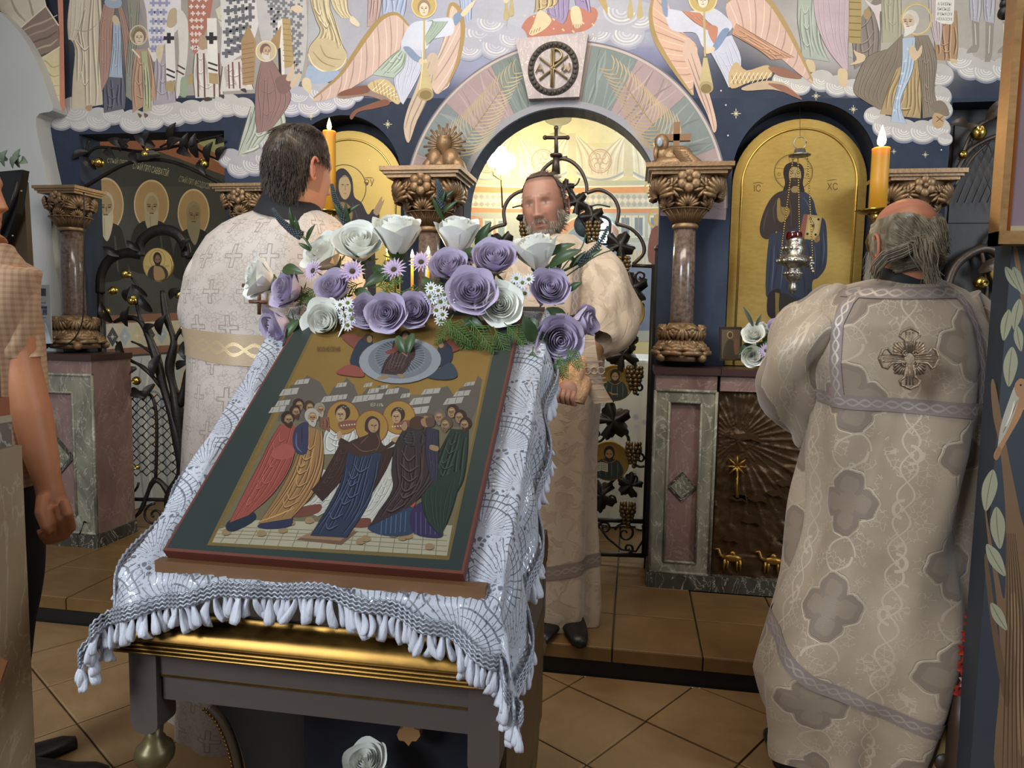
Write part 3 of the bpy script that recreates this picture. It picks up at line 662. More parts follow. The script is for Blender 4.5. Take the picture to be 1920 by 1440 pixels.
for x0, s in ((1816, 1), (1874, .62)):
    P.robe('a9a6ad', [(x0, -60), (x0+2, 10), (x0+4, 40)], [(x0+22*s, -60), (x0+24*s, 10), (x0+20*s, 42)], 2, .8, 1.1).robe('a6a3ab', [(x0+26*s, -60), (x0+28*s, 10), (x0+30*s, 40)], [(x0+52*s, -60), (x0+50*s, 10), (x0+48*s, 44)], 2, .8, 1.1)
    P.p('8d8577', [(x0+6, 38), (x0+20*s, 42), (x0+20*s, 88), (x0+16*s, 98), (x0-4, 100), (x0-2, 94), (x0+8, 84)], False).p('8d8577', [(x0+32*s, 40), (x0+48*s, 44), (x0+44*s, 104), (x0+40*s, 116), (x0+30*s, 116), (x0+32*s, 100)], False)
    P.l('c9c3b4', 2, [(x0+12*s, 44), (x0+14*s, 84)]).l('c9c3b4', 2, [(x0+40*s, 48), (x0+38*s, 100)])
P.p('c3ab80', [(1780, 110), (1794, 112), (1794, 118), (1786, 118)])
# kneeling elder
P.robe('7d705e', [(1664, 92), (1630, 104), (1614, 126), (1600, 168), (1616, 186), (1650, 206)], [(1692, 64), (1700, 110), (1690, 150), (1668, 190), (1660, 200)], 9, .72, 1.2)
P.robe('a48a58', [(1680, 130), (1664, 170), (1650, 214)], [(1730, 100), (1728, 180), (1726, 222)], 8, .74, 1.16)
P.robe('807361', [(1714, 66), (1722, 120), (1728, 180), (1730, 222)], [(1740, 66), (1756, 110), (1752, 170), (1764, 216)], 7, .72, 1.18)
P.robe('9fb0c2', [(1692, 72), (1690, 130), (1676, 190), (1670, 228)], [(1716, 70), (1712, 130), (1688, 190), (1700, 232)], 3, .85, 1.1)
for k in range(6): star(P, 1702-k*5, 92+k*23, 4, 'c9d3dc')
P.p('7a6c5a', [(1744, 200), (1760, 188), (1774, 196), (1780, 216), (1762, 216)]).p('b08e5e', [(1752, 212), (1770, 218), (1768, 236), (1756, 240), (1748, 230)]).l('5d4526', 1.4, [(1756, 218), (1768, 228)], False).l('5d4526', 1.4, [(1768, 218), (1756, 228)], False)
P.p('c5ab84', [(1592, 122), (1606, 112), (1600, 94), (1608, 98), (1622, 104), (1618, 116)]).p('c5ab84', [(1704, 94), (1712, 84), (1720, 96), (1728, 84), (1728, 100), (1718, 112), (1710, 112)])
P.ring('b9a05c', 1719, 36, 30, 31, 3).ring('d3c48e', 1719, 36, 27, 28, 1); face(P, 1706, 40, 19, 'bfa888', 'c3bdb0', 'cfcbc0', -1)
star(P, 1530, 180, 8); star(P, 1600, 205, 8); star(P, 1735, 290, 6); star(P, 1676, 284, 5); P.e('b9bcc2', 1765, 281, 1.5)
P.build('mural_kneeling_elder_group', PAINT, wall)
# ---------------- painted arch stones round the royal doors, with palm fronds
PZ = lambda x, z, h: V((x, YW-h, z))
P = Paint(PZ, GAIN, start=500)
cols = ['94857f', '7c8683', '8f7f80', '7a847f']; rnd = random.Random(3)
edges = [-4, 21, 42, 63, 80, 100, 117, 138, 159, 184]
for k in range(9):
    a0, a1 = edges[k], edges[k+1]; c = ['9a8584', '77817e', '9c8787', '737f7c', '94857f', '737f7c', '9a8688', '768184', '968384'][k]
    pts = arc_pts(XC, ZC, RIN+.004, a0, a1, 12)+arc_pts(XC, ZC, ROUT, a1, a0, 12)
    P.p(c, pts, False)
    for i in range(7):
        t = rnd.uniform(.02, .9); q = []
        for j in range(5):
            r = lerp(RIN+.02, ROUT-.02, min(1, max(0, j/4))); a = lerp(a0+1, a1-1, min(1, max(0, t+.13*sin(i+j*1.3)*.6))); q.append((XC+r*cos(R(a)), ZC+r*sin(R(a))))
        P.l(lighten(c, rnd.choice((.72, .8, 1.2, 1.3))), rnd.uniform(.004, .014), q)
    P.l(lighten(c, .65), .004, [(XC+RIN*cos(R(a1)), ZC+RIN*sin(R(a1))), (XC+ROUT*cos(R(a1)), ZC+ROUT*sin(R(a1)))], False)
P.l('b3a59f', .012, arc_pts(XC, ZC, ROUT-.006, 0, 180, 40), False).l('6f6a70', .007, arc_pts(XC, ZC, ROUT+.002, 0, 180, 40), False).l('8d8e96', .03, arc_pts(XC, ZC, RIN+.02, 0, 180, 40), False)
for sg, base in ((1, 'b39a6c'), (-1, 'b3a57a')):
    st = []
    for i in range(24):
        t = i/23; a = R(lerp(24, 72, t)); r = lerp(.60, .70, t)-.06*sin(pi*t); st.append((XC+sg*r*cos(a), ZC+r*sin(a)))
    P.l('8f7a4c', .006, st)
    for i in range(1, 23):
        x, z = st[i]; tx, tz = st[min(i+1, 23)][0]-st[i-1][0], st[min(i+1, 23)][1]-st[i-1][1]; L = hypot(tx, tz); tx /= L; tz /= L
        for d in (-1, 1):
            ln = .15*(1-i/30)+.03; P.l(base if d > 0 else lighten(base, .85), .006, [(x, z), (x+(tx*.6+d*tz*.8)*ln*.5, z+(tz*.6-d*tx*.8)*ln*.5+.006), (x+(tx*.8+d*tz*.6)*ln, z+(tz*.8-d*tx*.6)*ln)])
P.build('painted_arch_stones', PAINT, wall)
# ================================================================== carved, forged and cast helpers
M_CARVE = mat('gilded_brown_carving', '8a6f50', .42, .45, .35, 14, .5, 90)
M_SHAFT = None
def shaft_mat():
    t = Mt('polished_brown_granite'); n = t.noise(60, 6); n2 = t.noise(9, 4)
    t.color(t.ramp(n*.7+n2*.3, [(.3, '3c2d25'), (.5, '63534a'), (.68, '7a675c')])); t.set('Roughness', .22); t.set('Coat Weight', .4); return t.m
M_SHAFT = shaft_mat()
M_SLAB = mat('dark_brown_slab', '3b2622', .4, 0, .2)
M_IRON = mat('black_wrought_iron', '2b2724', .42, .55, .3, 20, .3, 70)
M_IRONW = mat('brown_wrought_iron', '4c4138', .40, .5, .3, 20, .3, 70)
M_BRASS = mat('polished_brass', 'b39a50', .26, 1, .2, 10)
M_GRAPE = mat('bronze_grapes', '6d5a3c', .38, .6, .3, 30)
M_GOLD = None
def gold_mat(name, a, b, c, rough, metal=.85):
    t = Mt(name); n = t.noise(1.7, 5); n2 = t.noise(34, 5, stretch=(1, 1, 3))
    t.color(t.ramp(n*.7+n2*.3, [(.28, a), (.5, b), (.72, c)])); t.set('Metallic', metal); t.set('Roughness', n2*.14+rough); t.bump(t.noise(50, 3), .06, .001); return t.m
M_GOLD = gold_mat('gold_leaf_ground', '8a7238', 'a28748', 'b2985a', .40)
M_SILVER = mat('chased_silver', 'a8a498', .3, .95, .25, 30, .6, 120)
M_BLACK = mat('black_paint', '0d0c0c', .5)
def fan(b, c, out, up, r, n, a0, a1, h=.35, w=.11, t0=.15):
    c, out, up = V(c), V(out).normalized(), V(up); up = (up-out*up.dot(out)).normalized(); sd = up.cross(out)
    for k in range(n):
        a = R(lerp(a0, a1, (k+.5)/n)); d = sd*cos(a)+up*sin(a)
        b.tube([c+d*(r*t)+out*(r*h*sin(pi*(.15+.8*t))) for t in (t0, .4, .72, 1)], [r*w*.45, r*w*.8, r*w, r*w*.55], 6)
def rosette(b, c, out, r, n=6):
    c, out = V(c), V(out).normalized(); up = V((0, 0, 1)); sd = up.cross(out)
    for k in range(n):
        a = 2*pi*(k+.5)/n; d = sd*cos(a)+up*sin(a); b.ball(c+d*(r*.62), r*.44, 8, 5, (1, .45, 1))
    b.ball(c+out*(r*.2), r*.26, 8, 5)
def leaf_curl(b, c, out, up, ln, w):
    c, out, up = V(c), V(out).normalized(), V(up).normalized(); sd = up.cross(out)
    for k in range(-3, 4):
        b.tube([c+sd*(k*w*.14), c+sd*(k*w*.17)+up*ln*.5+out*ln*.14, c+sd*(k*w*.15)+up*ln*.9+out*ln*.34, c+sd*(k*w*.12)+up*ln*.86+out*ln*.5], [w*.06, w*.085, w*.085, w*.05], 6)
def capital(name, cx, cy, zt, zb, rt, rb, label, thing_root, seed=0):
    """carved shell capital under a stepped abacus"""
    h = zt-zb
    b = MB()
    for k, (s, z0, z1) in enumerate(((1.22, .93, 1.0), (1.14, .885, .93), (1.05, .83, .885))):
        q = rt*s; b.box((cx-q, cy-q*.9, zb+h*z0), (cx+q, cy+q*.9, zb+h*z1))
    under(b.build('abacus', M_CARVE, smooth=False), thing_root)
    b = MB(); prof = [(rb*1.12, 0), (rb*1.18, h*.05), (rb*1.0, h*.09), (rb*1.12, h*.2), (rb*1.4, h*.42), (lerp(rb, rt, .72), h*.66), (rt*.96, h*.83)]
    b.lathe(prof, (cx, cy, zb), 20)
    for k in range(16):
        a = 2*pi*k/16; d = V((cos(a), sin(a), 0)); leaf_curl(b, V((cx, cy, zb+h*.1))+d*rb*1.06, d, V((0, 0, 1))+d*.28, h*.26, rb*1.0)
    for a in (-90, -30, -150, 30, 150, 90):
        d = V((cos(R(a)), sin(R(a)), 0)); r = lerp(rb, rt, .62)
        if a == -90: rosette(b, V((cx, cy, zb+h*.74))+d*rt*.96, d, rt*.34)
        else: fan(b, V((cx, cy, zb+h*.54))+d*r*1.05, d+V((0, 0, -.35)), (0, 0, 1), rt*.60, 12, -10, 190, .36, .13)
        fan(b, V((cx, cy, zb+h*.36))+d*lerp(rb, rt, .32)*1.05, d+V((0, 0, -.5)), (0, 0, 1), rt*.36, 9, 5, 175, .3, .14)
    for a in (-60, -120, -45, -135):
        d = V((cos(R(a)), sin(R(a)), 0)); fan(b, V((cx, cy, zb+h*.62))+d*rt*.86, d, (0, 0, 1), rt*.34, 10, 0, 360, .3, .15)
    o = b.build('capital', M_CARVE, None, True); under(o, thing_root); return o
def column(px, pyt, pyb, base_top, base_bot, cap_half, shaft_half, label, Yc=3.44, base=True, group=None):
    c = at(px, pyt, Yc); cx = c.x; zt = c.z; d = (c-CAMP).dot(_fw); s = d/FPX; zb = at(px, pyb, Yc).z; zbt = at(px, base_top, Yc).z; z0 = at(px, base_bot, Yc).z
    t = thing('column', (cx, Yc, z0), label, 'column', group)
    rs = shaft_half*s; capital('capital', cx, Yc, zt, zb, cap_half*s/1.2, rs, '', t)
    b = MB(); b.lathe([(rs*1.0, zbt-.02-z0), (rs*1.06, zbt-z0+.02), (rs*1.03, (zb+zbt)/2-z0), (rs*.97, zb-z0+.01)], (cx, Yc, z0), 28); under(b.build('shaft', M_SHAFT), t)
    h = zbt-z0; b = MB(); b.lathe([(rs*2.1, 0), (rs*2.15, h*.12), (rs*1.7, h*.3), (rs*1.75, h*.75), (rs*1.25, h*.95), (rs*1.1, h*1.02)], (cx, Yc, z0), 20)
    for a in (-90, -45, -135, 0, 180):
        dd = V((cos(R(a)), sin(R(a)), 0)); fan(b, V((cx, Yc, z0+h*.12))+dd*rs*1.9, dd+V((0, 0, .5)), (0, 0, 1), h*.55, 11, 0, 180, .3, .15); fan(b, V((cx, Yc, z0+h*.95))+dd*rs*1.45, dd+V((0, 0, .3)), (0, 0, -1), h*.42, 9, 10, 170, .3, .15)
    for a in (-45, -135, 45, 135): dd = V((cos(R(a)), sin(R(a)), 0)); b.ball(V((cx, Yc, z0+h*.1))+dd*rs*2.5, rs*.42, 8, 6)
    under(b.build('base', M_CARVE), t); return t
col_rm = column(1289, 318, 430, 607, 676, 76, 21, 'brown granite column with gilded shell capital right of the royal doors, a pelican on top')
_xl = 2*XC-col_rm.location.x
col_lm = column(806, 324, 436, 612, 676, 74, 21, 'granite column with shell capital left of the royal doors, a sunburst carving on top')
col_lo = column(131, 354, 434, 592, 652, 44, 20, 'brown granite column against the white wall at the far left')
col_li = column(468, 352, 430, 606, 664, 52, 21, 'column whose gilded capital shows left of the tall priest with brown hair')
col_ro = column(1716, 328, 440, 610, 676, 66, 21, 'column whose gilded capital shows behind the balding priest and the right candle')
# ---- pedestals
ZPT = at(1300, 690, YP).z
def pedestal(name, x0, x1, y0, zt, z0, label, group=None, panels=1):
    t = thing(name, ((x0+x1)/2, y0+.1, z0), label, 'pedestal', group); yb = YW-.002
    b = MB(); b.box((x0, y0+.012, z0+.07), (x1, yb, zt-.02)); under(b.build('body', M_MPINK, smooth=False), t)
    b = MB(); b.box((x0-.012, y0-.015, z0), (x1+.012, yb, z0+.07)); under(b.build('plinth', M_MDARK, smooth=False), t)
    b = MB(); b.box((x0-.012, y0-.02, zt-.03), (x1+.012, yb, zt)); under(b.build('top_slab', M_SLAB, smooth=False), t)
    b = MB(); b.box((x0, y0-.004, zt-.10), (x1, y0+.012, zt-.03)); under(b.build('frieze', M_MPINK, smooth=False), t)
    w = x1-x0; f = w*.235; za, zb = z0+.075, zt-.105
    def bar(p): b = MB(); c = V((sum(q[0] for q in p)/4, y0, sum(q[1] for q in p)/4)); b.prism([(x, y0+.012, z) for x, z in p], (0, -.016, 0)); pi_ = [(lerp(x, c.x, .25) , lerp(z, c.z, .25)) for x, z in p]; return b.build('frame_bar', M_MGREEN, t, False)
    o = [(x0, za), (x1, za), (x1, zb), (x0, zb)]; i = [(x0+f, za+f*.8), (x1-f, za+f*.8), (x1-f, zb-f*.8), (x0+f, zb-f*.8)]
    for k in range(4): bar([o[k], o[(k+1) % 4], i[(k+1) % 4], i[k]])
    # stepped inner moulding
    b = MB(); g = .012
    for k in range(4):
        p, q = V((i[k][0], y0-.004, i[k][1])), V((i[(k+1) % 4][0], y0-.004, i[(k+1) % 4][1])); b.tube([p, q], .007, 8)
        p, q = V((o[k][0], y0-.004, o[k][1])), V((o[(k+1) % 4][0], y0-.004, o[(k+1) % 4][1])); b.tube([p, q], .008, 8)
    under(b.build('moulding', M_MGREEN), t)
    cx, cz = (x0+x1)/2, (za+zb)/2-.02; r = (w/2-f)*.92
    b = MB(); b.prism([(cx-r, y0+.012, cz), (cx, y0+.012, cz-r*1.05), (cx+r, y0+.012, cz), (cx, y0+.012, cz+r*1.05)], (0, -.008, 0)); dm = b.build('diamond_inlay', M_MDARK, t, False)
    r *= .8; b = MB(); b.prism([(cx-r, y0+.004, cz), (cx, y0+.004, cz-r*1.05), (cx+r, y0+.004, cz), (cx, y0+.004, cz+r*1.05)], (0, -.003, 0)); under(b.build('inlay_centre', M_MGREEN, None, False), dm)
    return t
PX0 = at(1231, 690, YP).x; PX1 = at(1346, 690, YP).x
pedestal('marble_pedestal', PX0, PX1, YP, ZPT, ZS, 'painted marble pedestal with a pink diamond panel right of the royal doors')
pedestal('marble_pedestal', 2*XC-PX1, 2*XC-PX0, YP, ZPT, ZS, 'painted marble pedestal left of the royal doors, behind the flower-decked lectern')
FX1 = at(183, 1000, 3.26).x; FX0 = at(30, 1000, 3.26).x
pedestal('marble_pedestal', FX0, FX1, 3.26, at(120, 664, 3.26).z, ZS, 'green and rose marbled pedestal at the far left, under the papers')
# ---- bronze relief panels between the pedestals
def relief(name, x0, x1, label):
    t = thing(name, ((x0+x1)/2, YP+.1, ZS), label, 'relief panel')
    m = mat('brown_bronze_relief', '4d3822', .42, .6, .4, 9, .5, 60)
    b = MB(); b.box((x0, YP+.03, ZS), (x1, YW-.002, ZPT-.03)); under(b.build('body', m, smooth=False), t)
    b = MB(); b.box((x0, YP-.015, ZS), (x1, YP+.03, ZS+.07)); under(b.build('plinth', M_MDARK, smooth=False), t)
    b = MB(); b.box((x0, YP-.02, ZPT-.03), (x1, YW-.002, ZPT)); under(b.build('top_slab', M_SLAB, smooth=False), t)
    b = MB(); b.box((x0, YP-.002, ZPT-.10), (x1, YP+.03, ZPT-.03)); under(b.build('frieze', M_MPINK, smooth=False), t)
    za, zb = ZS+.07, ZPT-.10; nx, nz = 110, 150; rows = []
    sx, sz = x0+.09, lerp(za, zb, .74)
    for j in range(nz+1):
        row = []
        for i in range(nx+1):
            x = lerp(x0+.004, x1-.004, i/nx); z = lerp(za, zb, j/nz); dx, dz = x-sx, z-sz; r = hypot(dx, dz)+1e-4; a = atan2(dz, dx)
            h = .006*noise.noise(V((x*9, z*9, 3)))+.004*noise.noise(V((x*30, z*30, 1)))
            if r > .05: h += .009*max(0, sin(a*34))**3*max(0, 1-r/.55)
            h += .022*max(0, 1-r/.05)*(.6+.4*sin(a*8))
            if z < lerp(za, zb, .62): h += .016*max(0, noise.noise(V((x*6+4, (z+x*.5)*14, 8))))**.7*(1 if noise.noise(V((x*3, z*5, 5))) > -.1 else 0)
            row.append((x, YP+.028-h, z))
        rows.append(row)
    b = MB(); b.grid(rows); under(b.build('relief', m), t)
    mg = mat('worn_gilt_bronze', '94702f', .36, .8, .35, 20, .3, 60); k = 0
    for fx in (.14, .42, .66, .86):                       # small gilt camels walking along the bottom
        c = V((lerp(x0, x1, fx), YP+.016, lerp(za, zb, .10))); b = MB(); b.ball(c, .034, 10, 7, (1.3, .35, .55)); b.ball(c+V((0, 0, .018)), .016, 8, 6, (1, .5, 1))
        for q in (-.034, -.02, .02, .034): b.tube([c+V((q, 0, -.006)), c+V((q*1.1, 0, -.062))], [.008, .005], 6)
        b.tube([c+V((-.036, 0, .004)), c+V((-.056, 0, .012)), c+V((-.064, 0, .04)), c+V((-.084, 0, .036))], [.012, .009, .008, .006], 6); under(b.build('camel_figure', mg), t)
    b = MB(); c = V((x0+.09, YP+.01, lerp(za, zb, .60)))   # star on a stem
    for k in range(8): a = pi*k/4; b.tube([c, c+V((.05*cos(a), -.004, .05*sin(a)))], [.009, .003], 6)
    b.tube([c, c+V((.004, 0, -.10)), c+V((.006, 0, -.14))], [.008, .006, .012], 6); under(b.build('star_figure', mg), t)
    for q in range(16):                                  # rocky ledges
        x = lerp(x0+.05, x1-.05, random.random()); z = lerp(lerp(za, zb, .2), lerp(za, zb, .85), random.random()); w = random.uniform(.03, .07); b = MB()
        b.prism([(x-w, YP+.024, z), (x-w*.3, YP+.024, z-.012), (x+w*.4, YP+.024, z-.006), (x+w, YP+.024, z-.02), (x+w*.8, YP+.024, z+.016), (x, YP+.024, z+.02), (x-w*.7, YP+.024, z+.014)], (0, -.016, .004)); under(b.build('rock_ledge', m, None, False), t)
    return t
relief('bronze_relief_panel', PX1+.014, min(NX+.33, col_ro.location.x-.15), 'dark bronze relief with rays, star and camels under the gold icon of the saviour')
relief('bronze_relief_panel', max(2*XC-NX-.33, col_li.location.x+.15), 2*XC-PX1-.014, 'bronze relief panel under the gold icon, hidden behind the tall priest with brown hair')
# ---- carved groups on the two main capitals
t = thing('carved_pelican', (col_rm.location.x, 3.42, at(1289, 318, 3.44).z), 'gilded carved pelican with a cross behind it on the right main capital', 'carving')
def atc(x, y, dy=0): return at(x, y, 3.42+dy)
b = MB(); b.ball(atc(1268, 308), .075, 14, 9, (1.6, .8, .55)); b.ball(atc(1262, 296), .06, 12, 9, (1.1, .8, .9)); b.tube([atc(1250, 300), atc(1240, 285), atc(1238, 268), atc(1248, 258)], [.045, .034, .028, .022], 10)
b.ball(atc(1240, 268, -.02), .034, 12, 8, (1, .7, 1.2)); b.tube([atc(1232, 275, -.03), atc(1228, 290, -.03), atc(1230, 302, -.03)], [.012, .01, .004], 8); under(b.build('body', M_CARVE), t)
b = MB(); 
for k in range(9): b.tube([atc(1262+k*2, 282+k*3, -.05), atc(1285+k*3, 284+k*4, -.06), atc(1305+k*3.2, 300+k*2.3, -.05), atc(1326-k*2, 318, -.04)], [.010, .014, .012, .004], 6)
b.ball(atc(1275, 290, -.03), .045, 10, 7, (1.2, .5, .9)); under(b.build('wing', M_CARVE), t)
b = MB(); b.ball(atc(1237, 266, -.055), .014, 10, 8, (1, .4, 1.5)); under(b.build('mirror_eye', mat('pale_blue_stone', '8b95a3', .2)), t)
b = MB(); p = atc(1268, 265); s = .0025
b.box((p.x-.014, p.y-.012, atc(1268, 300).z), (p.x+.014, p.y+.012, atc(1268, 230).z)); b.box((p.x-.062, p.y-.012, p.z+.0), (p.x+.062, p.y+.012, p.z+.03)); under(b.build('cross', mat('brown_gilt_wood', '7a5a3c', .5, .2), None, False), t)
t = thing('carved_sunburst', (col_lm.location.x, 3.42, at(806, 324, 3.44).z), 'gilded carved sunburst chalice on the left main capital', 'carving')
def atc(x, y, dy=0): return at(x, y, 3.42+dy)
b = MB(); c = atc(833, 273)
for k in range(30): a = 2*pi*k/30; ln = .085+.02*(k % 2); b.tube([c+V((.035*cos(a), 0, .035*sin(a))), c+V((ln*cos(a), .012, ln*sin(a)))], [.004, .0065], 5)
under(b.build('rays', M_CARVE), t)
b = MB(); b.lathe([(.012, -.055), (.016, -.03), (.034, -.012), (.038, .018), (.032, .034), (.036, .04)], c, 14); under(b.build('cup', M_CARVE), t)
b = MB(); b.tube([atc(828, 292), atc(826, 305), atc(824, 322)], [.018, .03, .05], 10); b.ball(atc(815, 300), .045, 10, 8, (.9, .8, 1.2)); b.ball(atc(846, 300), .05, 10, 8, (.9, .8, 1.1)); b.tube([atc(848, 296), atc(860, 312), atc(872, 330)], [.03, .034, .02], 8); b.tube([atc(812, 300), atc(802, 312), atc(796, 322)], [.03, .03, .02], 8)
for k in range(8): b.tube([atc(808+k*7, 308, -.05), atc(806+k*7.5, 324, -.05)], [.008, .009], 6)
under(b.build('drapery', M_CARVE), t)
# ---- keystone with chi-rho medallion
t = thing('keystone', at(1037, 130, YW), 'pink marble keystone with a carved Chi-Rho medallion over the royal doors', 'keystone')
ks = [at(x, y, YW) for x, y in ((968, 78), (1104, 68), (1087, 186), (993, 190))]
b = MB(); b.prism([p+V((0, .02, 0)) for p in ks], (0, -.06, 0)); under(b.build('stone', stone_mat('rose_keystone_marble', [(.3, '82777a'), (.5, '978b8d'), (.7, 'a4989b')], 5, 2), None, False), t)
mc = at(1037, 128, YW-.045); _d = (mc-CAMP).dot(_fw)/FPX; rr = 49*_d; M_MED = mat('dark_stone_carving', '4b4640', .6, .1, .4, 30, .6, 90)
b = MB(); n = 48; rows = []
for i in range(n+1):
    a = 2*pi*i/n; rows.append([mc+V(((rr-.017+.017*cos(q))*cos(a), -.014*sin(q)+.01, (rr-.017+.017*cos(q))*sin(a)*1.03)) for q in [2*pi*k/10 for k in range(10)]])
b.grid(rows, True); 
for i in range(30): a = 2*pi*i/30; b.ball(mc+V(((rr-.017)*cos(a), -.006, (rr-.017)*sin(a)*1.03)), .0105, 6, 4)
under(b.build('medallion_rim', M_MED), t)
M_CHI = mat('gilt_letter_relief', '9c8a62', .4, .5, .2)
def bars(name, segs, r=.0065):
    for sgm in segs:
        b = MB(); b.tube([mc+V((x*rr, -.006, z*rr)) for x, z in sgm], r, 6, True, .7); under(b.build(name, M_CHI), t)
bars('monogram_bar', [[(.02, .72), (.02, -.72)], [(-.06, .7), (-.06, -.70)], [(-.52, .40), (.56, -.42)], [(-.52, -.42), (.56, .44)]])
bars('monogram_bar', [[(.02, .70)]+[(.02+.30*sin(q), .46+.24*cos(q)) for q in [pi*k/10 for k in range(11)]]], .007)
bars('letter_alpha', [[(-.66, -.16), (-.50, .18), (-.36, -.18)], [(-.60, -.02), (-.42, -.05)]], .005)
bars('letter_omega', [[(.40, .14), (.34, -.08), (.42, -.16), (.50, -.06), (.50, .06), (.51, -.06), (.60, -.16), (.66, -.06), (.62, .14)]], .005)
# ================================================================== gold icons in the niches
def arch_board(name, cx, zt, r, z0, y, label, th=.03):
    t = thing(name, (cx, y+th, z0), label, 'icon')
    l = arch_loop(cx, zt-r, r, z0); b = MB(); b.prism([(x, y+th, z) for x, z in l], (0, -th, 0)); under(b.build('board', M_GOLD, smooth=False), t)
    li = arc_pts(cx, zt-r, r*.855, 0, 180, 40); path = [(cx+r*.855, z0)]+li+[(cx-r*.855, z0)]
    b = MB(); b.tube([(x, y-.001, z) for x, z in path], .0055, 8); under(b.build('gilt_rim', gold_mat('bright_gilt_rim', 'b8923c', 'd2ae58', 'e2c274', .24)), t)
    return t
YI = YW+.085
_r = (at(1622, 400, YI).x-at(1371, 400, YI).x)/2; _cx = (at(1622, 400, YI).x+at(1371, 400, YI).x)/2
christ = arch_board('saviour_icon', _cx, at(1500, 223, YI).z, _r, ZPT, YI, 'tall arched gold icon of the standing saviour holding a book, right niche')
def gic(sx, sy, k=3.0, ox=1340, oy=220): return lambda x, y, h: at(ox+x/k, oy+y/k, YI-.0005-h)
P = Paint(gic(0, 0), .68)
blue, brown = '343b4c', '3c302c'
P.ring('5d4a22', 443, 308, 110, 102, 4).ring('8a7336', 443, 308, 103, 95, 2)
for q in ([(340, 285), (390, 290)], [(340, 345), (390, 340)], [(498, 290), (546, 285)], [(498, 340), (546, 345)], [(418, 212), (420, 250)], [(470, 212), (466, 250)]): P.l('7d6733', 3, q, False)
P.text('4c3a20', 'О', 352, 330, 26).text('4c3a20', 'Н', 512, 330, 26).text('4c3a20', 'Ѡ', 430, 240, 24)
P.p(brown, [(395, 410), (330, 440), (285, 510), (256, 600), (258, 660), (290, 686), (330, 670), (350, 640), (370, 700), (480, 700), (520, 560), (530, 470), (490, 415)])
P.p(blue, [(478, 414), (525, 430), (556, 470), (575, 545), (600, 560), (628, 610), (630, 820), (585, 900), (550, 925), (545, 1040), (500, 1085), (480, 1060), (440, 1020), (350, 985), (288, 1000), (304, 690), (345, 650), (400, 640), (460, 620), (480, 560), (470, 480)])
P.p('2e2523', [(300, 1000), (345, 965), (372, 985), (372, 1130), (300, 1115)]).p('8a6c2c', [(340, 985), (364, 990), (370, 1130), (342, 1128)], False).p('333026', [(372, 990), (470, 1030), (500, 1070), (460, 1125), (372, 1130)]).p('2a3145', [(440, 1000), (500, 1020), (530, 960), (545, 1040), (500, 1082)])
for q in ([(320, 720), (312, 850), (300, 980)], [(350, 690), (352, 820), (330, 960)], [(400, 660), (420, 800), (400, 980)], [(520, 700), (540, 800), (560, 900)], [(590, 640), (600, 740), (590, 860)], [(540, 480), (560, 540), (590, 600)], [(470, 780), (500, 900), (510, 1030)]): P.l('232b40', 7, q)
for q in ([(335, 720), (330, 850), (318, 980)], [(375, 690), (384, 820), (370, 960)], [(610, 640), (616, 740), (606, 830)], [(500, 450), (530, 500), (545, 560)], [(560, 720), (566, 800), (560, 890)]): P.l('4d5b7c', 6, q)
for q in ([(300, 520), (280, 590), (276, 640)], [(350, 460), (330, 520), (340, 600)], [(420, 450), (430, 540), (430, 610)]): P.l('5a4840', 6, q)
P.p('9b7c34', [(352, 470), (366, 455), (374, 500), (392, 505), (410, 505), (424, 530), (400, 575), (372, 590), (352, 560)]).l('5d4a22', 3, [(370, 470), (376, 530), (400, 560)]).l('5d4a22', 3, [(392, 510), (404, 540)])
P.p('93503a', [(500, 545), (526, 545), (510, 690), (472, 680)], False).p('b99c4e', [(524, 547), (605, 553), (582, 692), (504, 684)], False).p('cdb36a', [(532, 562), (592, 566), (574, 670), (516, 664)], False)
for x, y in ((540, 572), (584, 574), (522, 656), (568, 660)): P.e('2a2320', x, y, 7)
P.e('7a2c22', 553, 610, 9).l('5a3a20', 4, [(545, 575), (560, 610), (545, 655)]).p('8a6c3c', [(560, 690), (585, 660), (592, 690), (570, 705)])
P.p('2c211b', [(445, 250), (400, 268), (386, 312), (396, 370), (385, 415), (430, 400), (460, 410), (505, 420), (496, 370), (504, 310), (490, 268)]).p('b3955a', [(448, 278), (424, 292), (418, 335), (432, 375), (455, 390), (476, 372), (486, 332), (478, 292)]).p('3a2b20', [(426, 345), (446, 340), (462, 340), (484, 345), (480, 378), (462, 398), (450, 396), (432, 380)]).p('9c7e4a', [(438, 390), (470, 390), (474, 420), (434, 420)])
for d in (-1, 1): P.l('2a1e16', 5, [(452+d*27, 312), (452+d*9, 314)], False).l('3d2c1c', 4, [(452+d*30, 300), (452+d*8, 302)])
P.l('6d5230', 4, [(452, 312), (455, 338)]).l('6d3a28', 4, [(442, 354), (464, 354)])
for s, x in (('IС', 218), ('ХС', 632)):
    P.text('6b4f1c', s, x, 418 if x < 400 else 408, 54, (1, 0), .82); P.l('6b4f1c', 4, [(x-4, 372 if x < 400 else 358), (x+30, 366 if x < 400 else 352), (x+56, 374 if x < 400 else 350)])
under(P.build('painted_figure', ENAMEL), christ)
mary = arch_board('mother_of_god_icon', 2*XC-_cx, at(1500, 223, YI).z, _r, ZPT, YI, 'tall arched gold icon of the veiled mother with raised hand, left niche')
def gm(x, y, h): return at(x, y, YI-.0005-h)
P = Paint(gm, .75)
P.ring('6b5424', 645, 352, 42, 44, 1.6).p('2e2328', [(645, 316), (630, 322), (624, 345), (626, 380), (605, 400), (590, 440), (580, 560), (600, 680), (700, 680), (705, 560), (702, 440), (700, 425), (712, 405), (700, 392), (690, 402), (678, 380), (664, 368), (660, 335)])
